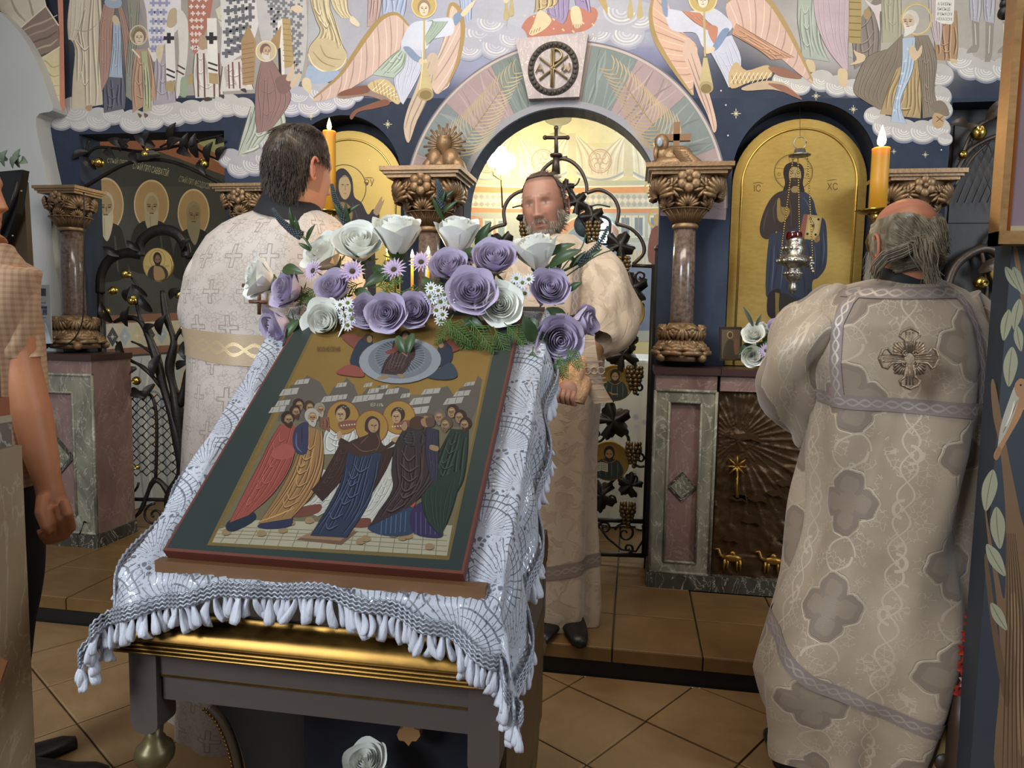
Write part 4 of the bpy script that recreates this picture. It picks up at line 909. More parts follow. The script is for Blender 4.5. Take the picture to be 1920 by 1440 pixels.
P.p('b99d6a', [(646, 330), (637, 336), (635, 354), (641, 370), (648, 374), (655, 366), (658, 350), (654, 336)]).p('8f7a66', [(637, 336), (646, 328), (656, 336), (650, 332), (642, 333)])
for d in (-1, 1): P.l('2a1e16', 1.4, [(647+d*7, 346), (647+d*2.5, 346.5)], False)
P.l('7b5d38', 1.1, [(647, 346), (648, 357)]).l('7d4434', 1.3, [(644, 363), (650, 363)]).p('b08f5c', [(700, 398), (706, 384), (716, 368), (716, 378), (721, 374), (714, 392), (708, 404)])
for q in ([(612, 410), (600, 470), (596, 560)], [(660, 380), (672, 420), (676, 520)], [(640, 390), (642, 470), (640, 600)]): P.l('4a3940', 3, q)
P.e('8f7434', 640, 402, 22, 24).ring('6f582a', 640, 402, 22, 24, 1.5).e('5b4030', 640, 400, 9, 11).e('b08f5c', 641, 401, 6, 8).p('8a6c3c', [(624, 424), (632, 410), (650, 410), (658, 424)])
P.text('6b3f1c', 'ѲУ', 682, 349, 18, (1, 0), .8).l('6b3f1c', 1.4, [(682, 334), (692, 333), (700, 334)]).text('6b3f1c', 'МР', 592, 349, 18, (1, 0), .8)
under(P.build('painted_figure', ENAMEL), mary)
# ---- hanging oil lamp in front of the saviour
YL = 3.36
def atl(x, y): return at(x, y, YL)
t = thing('hanging_oil_lamp', atl(1488, 545), 'silver hanging oil lamp with a red glass in front of the saviour icon', 'oil lamp')
c = atl(1488, 545); _d = (c-CAMP).dot(_fw)/FPX
prof = [(3, 550), (8, 544), (7, 535), (5, 531), (12, 524), (16, 514), (12, 504), (15, 500), (24, 496), (29, 490), (25, 482), (15, 476), (19, 468), (17, 460), (14, 457), (17, 452), (15, 446)]
pr = [(r*_d, atl(1488, y).z-atl(1488, 550).z) for r, y in prof]; b = MB(); b.lathe(pr, atl(1486, 550), 24)
for k in range(16): a = 2*pi*k/16; b.ball(atl(1486, 490)+V((27*_d*cos(a), 27*_d*sin(a), 0)), .010, 6, 5); b.ball(atl(1486, 513)+V((15*_d*cos(a), 15*_d*sin(a), 0)), .008, 6, 5)
for k in range(10): a = 2*pi*k/10; b.ball(atl(1486, 466)+V((17*_d*cos(a), 17*_d*sin(a), 0)), .009, 6, 5)
under(b.build('body', M_SILVER), t)
tt = Mt('red_lamp_glass'); tt.color('5a0d08'); tt.set('Roughness', .1); tt.set('Transmission Weight', .6); tt.set('Coat Weight', .5)
b = MB(); b.lathe([(13*_d, 0), (15*_d, .012), (15*_d, .03), (14*_d, .038)], atl(1488, 452), 18, caps=False); under(b.build('glass', tt.m), t)
def flame(name, base, h, parent, power, strength=22, rad=.01):
    m = MATS.get('flame')
    if not m:
        q = Mt('candle_flame'); q.color('ffd080'); q.set('Emission Strength', strength); q.b.inputs['Emission Color'].default_value = (1, .62, .20, 1); m = MATS['flame'] = q.m
    b = MB(); b.lathe([(.02*h, 0), (.17*h, .14*h), (.20*h, .30*h), (.14*h, .58*h), (.05*h, .86*h), (.005*h, h)], base, 10); o = under(b.build(name, m), parent)
    l = point('candle_light', V(base)+V((0, 0, h*.5)), power, (1, .58, .22), max(rad, h*.3)); return o
flame('flame', atl(1491, 462), .018, t, .12)
hook = atl(1500, 268); b = MB(); n = 20
b.tube([hook+V((.026*cos(2*pi*k/n), 0, .026*sin(2*pi*k/n)-.0)) for k in range(n+1)], .0022, 6); b.lathe([(.002, .0), (.022, -.002), (.026, -.018), (.046, -.026), (.046, -.03)], atl(1500, 279), 16); under(b.build('canopy', M_SILVER), t)
for x0, x1 in ((1488, 1462), (1514, 1524), (1496, 1500)):
    b = MB(); p, q = atl(x0, 288), atl(x1, 492)
    for k in range(46): c = p.lerp(q, k/45); b.ball(c, .0036, 5, 4, (1, 1, 1.3))
    under(b.build('chain', M_BRASS), t)
b = MB(); 
for k in range(6): b.ball(atl(1520+k % 3*2, 484+k*5), .009, 6, 5)
b.tube([atl(1510, 500), atl(1518, 496), atl(1524, 488)], .006, 6); under(b.build('bracket_ornament', M_SILVER), t)
b = MB(); b.tube([atl(1500, 260), at(1500, 195, YW+.02)], .001, 5); under(b.build('wire', M_BLACK), t)
# ---- tall beeswax candles on brass stands
def wax():
    q = Mt('yellow_beeswax'); n = q.noise(14, 4); q.color(q.mul('cf9a30', n*.2+.9)); q.set('Roughness', .45); q.set('Subsurface Weight', .6); q.b.inputs['Subsurface Radius'].default_value = (.04, .02, .005); q.set('Subsurface Scale', 1.0); return q.m
M_WAX = wax()
def tall_candle(px, Y, ytop, ybot, half, z0, label):
    c = at(px, ybot, Y); ct = at(px, ytop, Y); s = (c-CAMP).dot(_fw)/FPX; r = half*s; h = ct.z-c.z
    b = MB(); b.lathe([(r*1.02, 0), (r*1.0, h*.5), (r*1.0, h*.96), (r*1.04, h*.985), (r*.98, h), (r*.7, h*.992), (r*.3, h*.975)], c, 24); cd = tag(b.build('altar_candle', M_WAX), label, 'candle', None)
    b = MB(); b.tube([c+V((0, 0, h*.97)), c+V((.001, 0, h+.012))], .0018, 5); w = b.build('wick', M_BLACK); w.parent = cd
    f = flame('flame', c+V((0, 0, h+.004)), .062*half/14, None or cd, 1.3)
    return c, r
def under_mesh(o, p): o.parent = p
_u2 = under
def under(ch, par):
    if par.type == 'MESH' and par.parent is None: ch.parent = par; return ch
    return _u2(ch, par)
def candle_stand(c, r, z0, label):
    t = thing('candle_stand', (c.x, c.y, z0), label, 'candle stand'); H = c.z-z0
    b = MB(); b.lathe([(r*1.1, -.012), (r*2.1, -.008), (r*2.5, -.001), (r*2.4, -.0005), (.002, -.0005)], c, 24); under(b.build('drip_plate', M_BRASS), t)
    pr = [(.10, 0), (.10, .02), (.05, .05), (.03, .09), (.016, .14)]
    z = .14
    while z < H-.16: pr += [(.014, z), (.026, z+.03), (.03, z+.045), (.026, z+.06), (.014, z+.09), (.013, z+.2)]; z += .22
    pr = [q for q in pr if q[1] < H-.15]+[(.013, H-.15), (.026, H-.115), (.03, H-.10), (.024, H-.08), (.012, H-.06), (.013, H-.03), (.03, H-.012)]
    b = MB(); b.lathe(pr, (c.x, c.y, z0), 20); under(b.build('stem', M_BRASS), t)
c, r = tall_candle(618, 2.98, 246, 396, 11.8, ZS, 'lit beeswax candle rising beside the brown-haired priest, before the left icon'); candle_stand(c, r, ZS, 'brass candle stand left, carrying the candle beside the brown-haired priest')
c, r = tall_candle(1645, 2.53, 278, 394, 15.5, 0, 'lit beeswax candle rising behind the balding priest, right of the saviour icon'); candle_stand(c, r, 0, 'brass candle stand right, behind the balding priest with a ponytail')
# ---- plain pedestals carrying the outer columns
for c_, lb in ((col_li, 'narrow marble pedestal carrying the column left of the brown-haired priest'), (col_ro, 'narrow marble pedestal carrying the column behind the balding priest')):
    x = c_.location.x; pedestal('marble_pedestal', x-.135, x+.135, YP, c_.location.z, ZS, lb)
# ================================================================== paintings inside the sanctuary
PB = planeY(YB)
P = Paint(PB, GAIN)
P.p('d6cda6', [(820, 100), (1300, 100), (1300, 268), (820, 268)], False)
for k, x in enumerate((860, 965, 1072, 1178, 1285)):                  # painted hangings
    if k < 4:
        x1 = x+106; P.p('cfc8b6', [(x, 252), (x+30, 272), (x+53, 278), (x+78, 272), (x1, 252), (x1, 326), (x+80, 336), (x+53, 340), (x+26, 336), (x, 326)], False)
        for q in range(6): P.l('b7b09c' if q % 2 else 'd9d3c2', 3, [(x+4+q*2, 258), (x+10+q*7, 290), (x+12+q*9, 328)]); P.l('b7b09c' if q % 2 else 'dcd6c6', 3, [(x1-4-q*2, 258), (x1-10-q*7, 290), (x1-12-q*9, 328)])
        P.l('9aa3b4', 4, [(x, 318), (x+26, 332), (x+53, 337), (x+80, 332), (x1, 318)], False).l('e3e2da', 2, [(x, 324), (x+26, 338), (x+53, 343), (x+80, 338), (x1, 324)], False)
        P.ring('b98f80', x+53, 302, 22, 23, 2).ring('b98f80', x+53, 302, 18, 19, 1)
        for q in range(6): a = q*pi/3; P.ring('b98f80', x+53+10*cos(a), 302+10*sin(a), 6, 6, 1.4, 0, q*60, q*60+270, 14)
    P.p('c5bda4', [(x-7, 250), (x+7, 250), (x+9, 330), (x-9, 330)], False)
P.p('b3b7a6', [(820, 340), (1300, 338), (1300, 352), (820, 354)], False).p('cf8a54', [(820, 346), (1000, 352), (1300, 348), (1300, 360), (1000, 364), (820, 358)], False)
for y in (345, 361): P.l('e8e2cc', 2.5, [(820, y), (1000, y+6), (1300, y+2)], False)
P.p('c3c2bd', [(820, 361), (1300, 363), (1300, 392), (820, 388)], False)
for r in range(3):
    for i in range(44): x = 826+i*11+(r % 2)*5.5; y = 369+r*7; P.p('d8d5cb' if r % 2 else 'a9abae', [(x-5, y), (x, y-5), (x+5, y), (x, y+5)], False)
P.p('c98862', [(820, 386), (1000, 392), (1300, 390), (1300, 399), (1000, 402), (820, 396)], False).l('e6dfcb', 2, [(820, 385), (1000, 391), (1300, 389)], False).p('a9b3b8', [(820, 398), (1300, 400), (1300, 640), (820, 640)], False)
P.ring('c48b72', 1105, 470, 68, 66, 14, 0, 180, 360).ring('e4ddcb', 1105, 470, 70, 68, 3, 0, 180, 360).e('7c93b4', 1105, 470, 52, 50)
P.ring('c48b72', 880, 470, 60, 66, 14, 0, 180, 360)
for x in (1160, 1185, 1215): P.p('cfd3cf', [(x, 404), (x+24, 404), (x+24, 446), (x, 446)], False).p('6f8aa8', [(x+5, 408), (x+20, 408), (x+20, 442), (x+5, 442)], False).l('b58a6c', 2, [(x+12, 404), (x+12, 446)], False)
for x in (905, 930): P.p('cfd3cf', [(x, 410), (x+20, 410), (x+20, 448), (x, 448)], False).p('7f97ac', [(x+4, 414), (x+16, 414), (x+16, 444), (x+4, 444)], False)
P.p('6b7da6', [(1140, 500), (1260, 500), (1260, 620), (1140, 620)], False).p('b8c0cc', [(1175, 455), (1230, 452), (1232, 500), (1178, 500)], False)
for k in range(7): P.l('c9b46a', 2, [(1180+k*7, 470), (1182+k*7, 500)], False)
P.ring('b9a05c', 1232, 410, 18, 20, 4).p('7c4a48', [(1222, 430), (1250, 430), (1250, 490), (1216, 490)]).e('b08f5c', 1234, 412, 9, 11).ring('b9a05c', 1222, 352, 14, 15, 3)
P.e('9c9a86', 1046, 222, 26, 14).p('a3a08a', [(1038, 234), (1054, 234), (1050, 246), (1062, 252), (1030, 252), (1042, 246)]).ring('8f8c78', 1046, 222, 26, 14, 2).e('b9b49a', 1108, 212, 22, 12).ring('a39f86', 1108, 212, 22, 12, 2).ring('9a9780', 1154, 232, 6, 5, 1.5).l('9a9780', 2, [(1154, 238), (1154, 248)])
under(P.build('painted_hangings', PAINT), back)
# bright window in the back wall
wp_ = at(1122, 432, YB-.02)
t = bpy.data.objects.new('window_1', None); COL.objects.link(t); t.location = wp_; struct(t)
q = Mt('daylit_glass'); q.color('cfe6ee'); q.b.inputs['Emission Color'].default_value = (.55, .85, 1, 1); q.set('Emission Strength', 6.5); M_DAY = q.m
s = .0042; l = [(wp_.x+x*s, wp_.z+z*s) for x, z in [(-20, -24), (20, -24), (20, 12)]+[(20*cos(a), 12+12*sin(a)) for a in [pi*k/10 for k in range(1, 10)]]+[(-20, 12)]]
b = MB(); b.prism([(x, wp_.y, z) for x, z in l], (0, -.01, 0)); under(b.build('pane', M_DAY, None, False), t)
b = MB(); b.tube([(x, wp_.y-.012, z) for x, z in l+[l[0]]], .012, 6); b.tube([(wp_.x, wp_.y-.012, wp_.z-24*s), (wp_.x, wp_.y-.012, wp_.z+24*s)], .007, 6); b.tube([(wp_.x-20*s, wp_.y-.012, wp_.z), (wp_.x+20*s, wp_.y-.012, wp_.z)], .007, 6); under(b.build('window_frame', M_IRON), t)
# lamp with three arms glowing at the left of the arch
lp = at(938, 300, 5.0); t = thing('wall_lamp', lp, 'glowing branched lamp inside the sanctuary, left under the arch', 'lamp')
q = Mt('glowing_bulb'); q.color('fff3d0'); q.b.inputs['Emission Color'].default_value = (1, .86, .52, 1); q.set('Emission Strength', 40); M_BULB = q.m
for x, y in ((925, 300), (940, 290), (955, 302), (942, 312)): b = MB(); b.ball(at(x, y, 5.0), .045, 12, 8, (1, 1, 1.25)); under(b.build('bulb', M_BULB), t)
b = MB()
for x in (925, 940, 955): b.tube([at(x, 318, 5.0), at(x, 328, 5.0), at(940, 338, 5.0), at(942, 390, 5.0)], .006, 6)
under(b.build('arm', M_BRASS), t)
# altar table with a white cover, seen through the doors
t = thing('altar_table', (-.45, 4.55, ZS), 'altar table under a white brocade cover behind the royal doors', 'table')
q = Mt('white_altar_brocade'); v_ = q.voro(14); q.color(q.mix(v_.step(.1, .35), 'a9b4c9', 'd3d6dc')); q.set('Roughness', .5); M_ALT = q.m
b = MB(); x0, x1, y0, y1 = -1.0, .13, 4.25, 5.1; rows = []
per = [(lerp(x0, x1, k/40), y0) for k in range(40)]+[(x1, lerp(y0, y1, k/24)) for k in range(24)]+[(lerp(x1, x0, k/40), y1) for k in range(40)]+[(x0, lerp(y1, y0, k/24)) for k in range(24)]
for z, am in ((ZS+.01, .03), (.5, .022), (.9, .012), (1.11, .0), (1.125, -.01)):
    rows.append([(x+(am*sin(k*1.1) if y in (y0, y1) else 0), y+am*sin(k*.9+1), z) for k, (x, y) in enumerate(per)])
b.grid(rows, True, False, True); under(b.build('cover', M_ALT), t)
b = MB(); b.box((-.9, 4.35, ZS), (0, 5.0, 1.1)); under(b.build('table_body', M_SLAB, None, False), t)
b = MB(); b.box((-.62, 4.72, 1.126), (-.22, 4.9, 1.42)); b.box((-.54, 4.75, 1.42), (-.30, 4.87, 1.52)); tb = tag(b.build('tabernacle', M_BRASS, smooth=False), 'brass tabernacle standing on the white altar table', 'tabernacle')
# ---- left sanctuary wall: three monks, ornament band, pale drapery
def PL(x, y, h): return onplane(x, y, V((XL+.0005+h, 0, 0)), V((1, 0, 0)))
P = Paint(PL, GAIN)
P.p('9a5a40', [(140, 240), (425, 240), (425, 330), (300, 285), (140, 268)], False).p('a3ab82', [(330, 240), (425, 240), (425, 300), (370, 268)], False).l('d6cfae', 3, [(310, 262), (360, 275), (425, 312)], False).p('3d4247', [(140, 272), (290, 290), (425, 340), (425, 350), (140, 350)], False)
for cx, cy, rx, ry, fc, br in ((198, 385, 34, 52, 'a38f6c', 'b9b2a0'), (284, 384, 33, 47, 'a08c6c', 'aaa28f'), (363, 400, 30, 46, '8a7858', '8c8472')):
    P.e('a8895c', cx, cy, rx, ry).ring('cbb594', cx, cy, rx, ry, 2.2)
    P.p('2c2f33', [(cx-rx*1.2, cy+ry*2.6), (cx-rx*1.1, cy+ry*1.2), (cx-rx*.5, cy+ry*.66), (cx+rx*.5, cy+ry*.66), (cx+rx*1.0, cy+ry*1.1), (cx+rx*1.1, cy+ry*2.6)])
    s = ry*.50; P.e(br, cx, cy-s*.02, s*.60, s*.98).e(fc, cx+1, cy+s*.12, s*.46, s*.84); P.p(br, [(cx-s*.52, cy+s*.40), (cx-s*.2, cy+s*.62), (cx+s*.2, cy+s*.62), (cx+s*.52, cy+s*.40), (cx+s*.50, cy+s*1.5), (cx+s*.1, cy+s*2.6), (cx-s*.46, cy+s*1.5)])
    for d in (-1, 1): P.l('453828', s*.10, [(cx+1+d*s*.34, cy+s*.12), (cx+1+d*s*.12, cy+s*.15)], False).l('5d4c38', s*.09, [(cx+1+d*s*.40, cy-s*.04), (cx+1+d*s*.1, cy-s*.02)])
    P.l('6d573e', s*.09, [(cx+1, cy+s*.1), (cx+2, cy+s*.44)]).l('57422f', s*.10, [(cx-s*.16, cy+s*.68), (cx+s*.18, cy+s*.68)]).l('8c8472', s*.06, [(cx-s*.1, cy+s*.9), (cx-s*.05, cy+s*2.2)]).l('3b3e42', 4, [(cx-rx*.8, cy+ry*1.3), (cx-rx*.5, cy+ry*2.4)]).l('484c50', 4, [(cx+rx*.5, cy+ry*1.1), (cx+rx*.7, cy+ry*2.4)])
P.text('b3ae9c', 'СТЫЙ ПРП', 200, 305, 12, (1, .12), .6); P.text('b9b4a2', 'СТЫЙ ПРП САВВАТІЙ', 248, 316, 17, (1, .22), .37); P.text('a09b8a', 'СТЫЙ ПРП ФЕОДОСІЙ', 334, 340, 15, (1, .26), .36)
P.p('8a5c4c', [(150, 594), (425, 582), (425, 596), (150, 610)], False).p('c3bfb4', [(150, 610), (425, 596), (425, 640), (150, 658)], False).p('8a5c4c', [(150, 658), (425, 640), (425, 652), (150, 672)], False)
for i in range(12):
    x = 165+i*23; y = 634-i*1.25; P.p(('9db0c6', 'c9bd9a', '4a5058')[i % 3], [(x-11, y), (x, y-19), (x+11, y), (x, y+19)], False); star(P, x, y, 6, 'd8d6cc')
P.p('b3bbc6', [(150, 676), (425, 656), (425, 1000), (150, 1000)], False)
for i in range(16): P.l(('8f9cb2', 'd3d8de', 'c9b99a')[i % 3], 5, [(170+i*16, 670), (160+i*16, 780), (176+i*16, 960)])
for i in range(5): P.ring('7d8aa0', 200+i*44, 760-i*2, 16, 24, 3)
under(P.build('painted_monks', PAINT), wl)
# ================================================================== wrought iron
def spiral(c, r, turns, a0, sg=1, n=30, Y=None):
    """scroll as pixel points shrinking round c"""
    return [(c[0]+r*(1-.86*k/n)*cos(R(a0)+sg*2*pi*turns*k/n), c[1]+r*(1-.86*k/n)*sin(R(a0)+sg*2*pi*turns*k/n)) for k in range(n+1)]
def leaf_mesh(b, base, d, nrm, ln, w, curl=.2):
    base, d, nrm = V(base), V(d).normalized(), V(nrm); nrm = (nrm-d*nrm.dot(d)).normalized(); sd = d.cross(nrm); rows = []
    for i in range(6):
        t = i/5; ww = w*sin(pi*min(.98, t*.92+.06))**.8*(1-.25*t); c = base+d*(ln*t)+nrm*(ln*curl*sin(pi*t*.9))
        rows.append([c+sd*(ww*.5*q)+nrm*(abs(q)*ww*.18) for q in (-1, -.5, 0, .5, 1)])
    b.grid(rows); top = len(b.v)-30
    b.add([p-nrm*.002 for p in b.v[top:]], [tuple(reversed(f)) for f in [(i*5+j, i*5+j+1, i*5+j+6, i*5+j+5) for i in range(5) for j in range(4)]])
def vine_leaf(b, c, nrm, r, rot=0):
    c, nrm = V(c), V(nrm).normalized(); up = V((0, 0, 1)); sd = up.cross(nrm).normalized(); up = nrm.cross(sd); n = 50; ring = []; mid = []
    for k in range(n):
        a = 2*pi*k/n; rr = r*(.60+.32*abs(cos(2.5*(a-pi/2)))**.8+.06*cos(15*a))
        if abs((a-3*pi/2+pi) % (2*pi)-pi) < .25: rr = r*.30
        x, z = rr*cos(a+R(rot)), rr*sin(a+R(rot)); ring.append(c+sd*x+up*z+nrm*(-.25*r+.18*r*sin(5*a))); mid.append(c+sd*x*.5+up*z*.5+nrm*(.05*r*cos(5*(a-pi/2))))
    b.add([c+nrm*.05*r]+mid+ring, [(0, 1+k, 1+(k+1) % n) for k in range(n)]+[(1+k, 1+n+k, 1+n+(k+1) % n, 1+(k+1) % n) for k in range(n)])
    m = len(b.v)-(2*n+1); b.add([p-nrm*.003 for p in b.v[m:]], [(0, 1+(k+1) % n, 1+k) for k in range(n)]+[(1+(k+1) % n, 1+n+(k+1) % n, 1+n+k, 1+k) for k in range(n)])
def grapes(b, c, s, seed=0):
    c = V(c); rnd = random.Random(seed); n = 0
    for lay in range(7):
        z = -lay*s*.30; rr = s*(.46, .52, .50, .42, .34, .22, .08)[lay]; k = (6, 8, 8, 7, 5, 3, 1)[lay]
        for i in range(k): a = 2*pi*(i+.5*(lay % 2))/k; b.ball(c+V((rr*cos(a), rr*.6*sin(a), z)), s*.20, 7, 5)
YD = YW+.05
def mirror(p): return V((2*XC-p.x, p.y, p.z))
def royal_leaf(sg):
    f = (lambda x, y, dy=0: at(x, y, YD+dy)) if sg > 0 else (lambda x, y, dy=0: mirror(at(x, y, YD+dy)))
    side = 'right' if sg > 0 else 'left'
    t = thing('royal_door_leaf', f(1222, 1043), 'wrought iron royal door leaf with vines and medallions, '+('beside the right marble pedestal' if sg > 0 else 'mostly hidden behind the facing priest'), 'door')
    def part(nm, m, fn): b = MB(); fn(b); return under(b.build(nm, m), t)
    TP = lambda pts, dy=0: [f(x, y, dy) for x, y in pts]
    top = smooth_pts([(1043, 296), (1068, 301), (1088, 318), (1099, 342), (1100, 362)], False, 5)+smooth_pts([(1100, 362), (1124, 356), (1148, 368), (1160, 392), (1156, 420)], False, 5)+smooth_pts([(1156, 420), (1182, 428), (1202, 448), (1207, 474), (1184, 498)], False, 5)+[(1222, 499)]
    part('arched_top_bar', M_IRONW, lambda b: b.tube(TP(top), .0095, 8))
    part('stile', M_IRON, lambda b: b.box(*sorted_box(f(1224, 496), f(1214, 1043), .02)))
    part('stile', M_IRON, lambda b: b.box(*sorted_box(f(1054, 560), f(1050, 1043), .014)))
    for y0, y1 in ((972, 982), (1036, 1046)): part('rail', M_IRON, lambda b: b.tube(TP([(1052, y0), (1216, y0+6)]), .012, 8))
    for c, r, tn, a0, s in (((1172, 1000), 20, 1.4, 200, 1), ((1134, 990), 13, 1.3, 180, 1), ((1085, 1005), 20, 1.4, -20, -1), ((1178, 1028), 10, 1.2, 90, -1), ((1198, 728), 12, 1.3, 90, 1), ((1200, 860), 16, 1.3, 60, 1), ((1188, 900), 14, 1.2, 100, 1), ((1188, 638), 12, 1.4, 120, 1), ((1202, 518), 13, 1.3, 60, 1), ((1200, 575), 13, 1.3, 80, 1), ((1118, 815), 16, 1.3, 0, 1), ((1140, 485), 12, 1.3, 180, -1), ((1146, 935), 12, 1.2, 180, -1), ((1065, 450), 14, 1.3, 20, 1), ((1075, 700), 16, 1.4, 0, 1), ((1075, 860), 16, 1.3, 0, -1)):
        part('scroll', M_IRON, lambda b: b.tube(TP(spiral(c, r, tn, a0, s)), lambda q: .0055*(1.2-.3*q), 6))
    part('scroll', M_IRON, lambda b: b.tube(TP([(1120, 982), (1140, 1010), (1165, 1030), (1192, 1034), (1208, 1010), (1205, 985)]), .006, 6))
    part('vine', M_IRON, lambda b: b.tube(TP(smooth_pts([(1060, 1040), (1090, 960), (1130, 920), (1165, 880), (1178, 820), (1140, 790), (1150, 750), (1186, 720), (1190, 680), (1160, 640), (1184, 600), (1190, 560), (1150, 520), (1140, 480), (1110, 440), (1085, 400), (1070, 350)], False, 6)), .008, 6))
    part('vine', M_IRON, lambda b: b.tube(TP(smooth_pts([(1085, 400), (1098, 392), (1120, 384), (1144, 388)], False, 5)), .004, 5))
    part('vine', M_IRON, lambda b: b.tube(TP(smooth_pts([(1070, 352), (1082, 345), (1087, 334)], False, 5)), .004, 5))
    for x, y, r, ro in ((1112, 405, 20, 20), (1082, 378, 20, -40), (1162, 460, 26, -30), (1186, 540, 28, 10), (1150, 790, 32, -60), (1168, 665, 28, 30), (1128, 930, 28, 100), (1182, 910, 22, 60), (1178, 640, 18, 0), (1062, 350, 14, 0), (1110, 690, 24, 30), (1100, 900, 22, 80), (1090, 600, 24, 10)):
        part('vine_leaf', M_IRON, lambda b: vine_leaf(b, f(x, y, -.02), V((sg*.2, -1, .15)), r*1.25*.0026, ro))
    for x, y, s in ((1112, 418, 15), (1168, 484, 15), (1190, 690, 17), (1188, 832, 16), (1177, 945, 16), (1095, 470, 13), (1085, 640, 14)):
        part('grape_cluster', M_GRAPE, lambda b: grapes(b, f(x, y, -.02), s*1.5*.0026, x))
    for k, (x, y, r, bk) in enumerate(((1172, 586, 36, 0), (1153, 718, 34, 0), (1142, 864, 38, 1), (1118, 416, 24, 2))):
        c = f(x, y, -.012); rr = r*.0026
        if bk == 2: part('round_mirror', mat('grey_glass_disc', '5f6b73', .15, .6, .1), lambda b: b.lathe([(rr, 0), (rr, .008)], f(x-18, y+6, .02), 28, (0, -1, 0))); continue
        md = part('medallion', M_GOLD, lambda b: b.lathe([(rr*1.02, 0), (rr*1.02, .008), (rr, .011), (rr*.96, .009)], c, 32, (0, -1, 0)))
        cc = c+V((0, -.0105, 0)); Q = Paint(lambda u, v, h: cc+V((u*rr, -h, -v*rr)), GAIN)
        Q.p('343a38', [(-.75, .62), (-.62, .12), (-.3, -.12), (.3, -.12), (.62, .15), (.72, .62), (.3, .92), (-.3, .92)]).ring('8a6f32', 0, -.38, .46, .46, .03).e('2c221c', 0, -.44, .27, .34).e('8f7350', 0, -.34, .19, .27).p('33261e', [(-.2, -.26), (0, -.14), (.2, -.26), (.15, -.02), (0, .06), (-.15, -.02)])
        for d in (-1, 1): Q.l('2a1d14', .04, [(d*.14, -.38), (d*.04, -.37)], False)
        for q in range(4): Q.l('55605c', .05, [(-.4+q*.27, 0), (-.5+q*.32, .4), (-.4+q*.28, .8)])
        if bk: Q.p('b5ad96', [(-.72, .16), (-.4, .06), (-.38, .5), (-.7, .58)], False).p('b5ad96', [(-.38, .06), (-.06, .12), (-.04, .56), (-.36, .5)], False); [Q.l('5a5346', .03, [(-.68+.33*e, .2+q*.09-.06*e), (-.44+.33*e, .14+q*.09+.02*e)], False) for q in range(4) for e in (0, 1)]
        else: Q.l('9c7c34', .08, [(-.3, .5), (-.1, .62), (.2, .6)])
        o = Q.build('painted_saint', ENAMEL); _u2(o, md)
    return t
def sorted_box(p, q, w): return (min(p.x, q.x)-w/4, p.y-w/2, min(p.z, q.z)), (max(p.x, q.x)+w/4, p.y+w/2, max(p.z, q.z))
royal_leaf(1); royal_leaf(-1)
b = MB(); f = lambda x, y: at(x, y, YD-.005)
b.tube([f(1042, 326), f(1043, 292)], [.022, .017], 10); b.tube([f(1043, 292), f(1043, 242)], [.011, .009], 8); b.tube([f(1022, 258), f(1064, 258)], .009, 8)
for x, y in ((1043, 240), (1022, 258), (1064, 258)): b.ball(f(x, y), .012, 8, 6, (1, .7, 1))
b.lathe([(.03, 0), (.032, .012), (.02, .016)], f(1043, 294), 12)
tag(b.build('door_cross', M_IRONW), 'dark metal cross crowning the arched royal doors', 'cross')
for x, lb in ((1230, 'dark iron post on the right side of the royal doorway'), ):
    b = MB(); p, q = at(1233, 470, YW+.03), at(1219, 1068, YW+.03); b.box((p.x-.012, p.y-.02, ZS), (p.x+.014, p.y+.02, p.z)); b.ball((p.x, p.y, p.z+.01), .018, 8, 6); tag(b.build('door_post', M_IRON, smooth=False), lb, 'post')
# ---- left gate: a tree of golden pomegranates
YG = YW+.04
fg = lambda x, y, dy=0: at(x, y, YG+dy)
gate = thing('iron_tree_gate', fg(270, 1006), 'black iron gate forged as a pomegranate tree with a gold medallion, left doorway', 'gate')
def gp(nm, m, fn): b = MB(); fn(b); return under(b.build(nm, m), gate)
GP = lambda pts, dy=0: [fg(x, y, dy) for x, y in pts]
gp('stile', M_IRON, lambda b: b.tube(GP([(188, 540), (190, 700), (192, 1006)]), .016, 8)); gp('stile', M_IRON, lambda b: b.tube(GP([(415, 560), (414, 1008)]), .014, 8))
gp('top_bar', M_IRON, lambda b: b.tube(GP(smooth_pts([(188, 550), (190, 515), (206, 486), (236, 474), (262, 477)], False, 6)), .018, 8, True, 1.6))
gp('top_bar', M_IRON, lambda b: b.tube(GP(smooth_pts([(262, 480), (264, 455), (282, 437), (306, 431), (330, 438), (346, 458), (350, 482)], False, 6)), .02, 8, True, 1.5)); gp('top_bar', M_IRON, lambda b: b.tube(GP(smooth_pts([(350, 482), (380, 478), (404, 500), (414, 560)], False, 6)), .016, 8))
for y in (935, 1000): gp('rail', M_IRON, lambda b: b.tube(GP([(190, y), (415, y+4)]), .011, 8))
for pts, r0, r1 in (([(335, 1000), (322, 930), (342, 880), (330, 800), (308, 730), (292, 668), (266, 606), (238, 596), (214, 604)], .040, .010), ([(345, 1000), (352, 900), (338, 800), (328, 740), (318, 690), (326, 640), (312, 596), (304, 545)], .036, .014), ([(338, 760), (352, 700), (378, 640), (396, 590)], .022, .008), ([(308, 730), (270, 690), (240, 672), (218, 640)], .014, .006), ([(292, 668), (268, 650), (246, 640)], .010, .005), ([(326, 640), (342, 612), (352, 590)], .012, .006), ([(266, 606), (258, 575), (262, 545), (246, 520)], .012, .005), ([(352, 900), (378, 820), (384, 760), (396, 700)], .024, .008), ([(322, 930), (290, 900), (262, 960), (228, 985)], .020, .006)):
    gp('branch', M_IRON, lambda b: b.tube(GP(smooth_pts(pts, False, 5), -.01), lambda q: lerp(r0, r1, q)*(1+.18*sin(q*23)), 8))
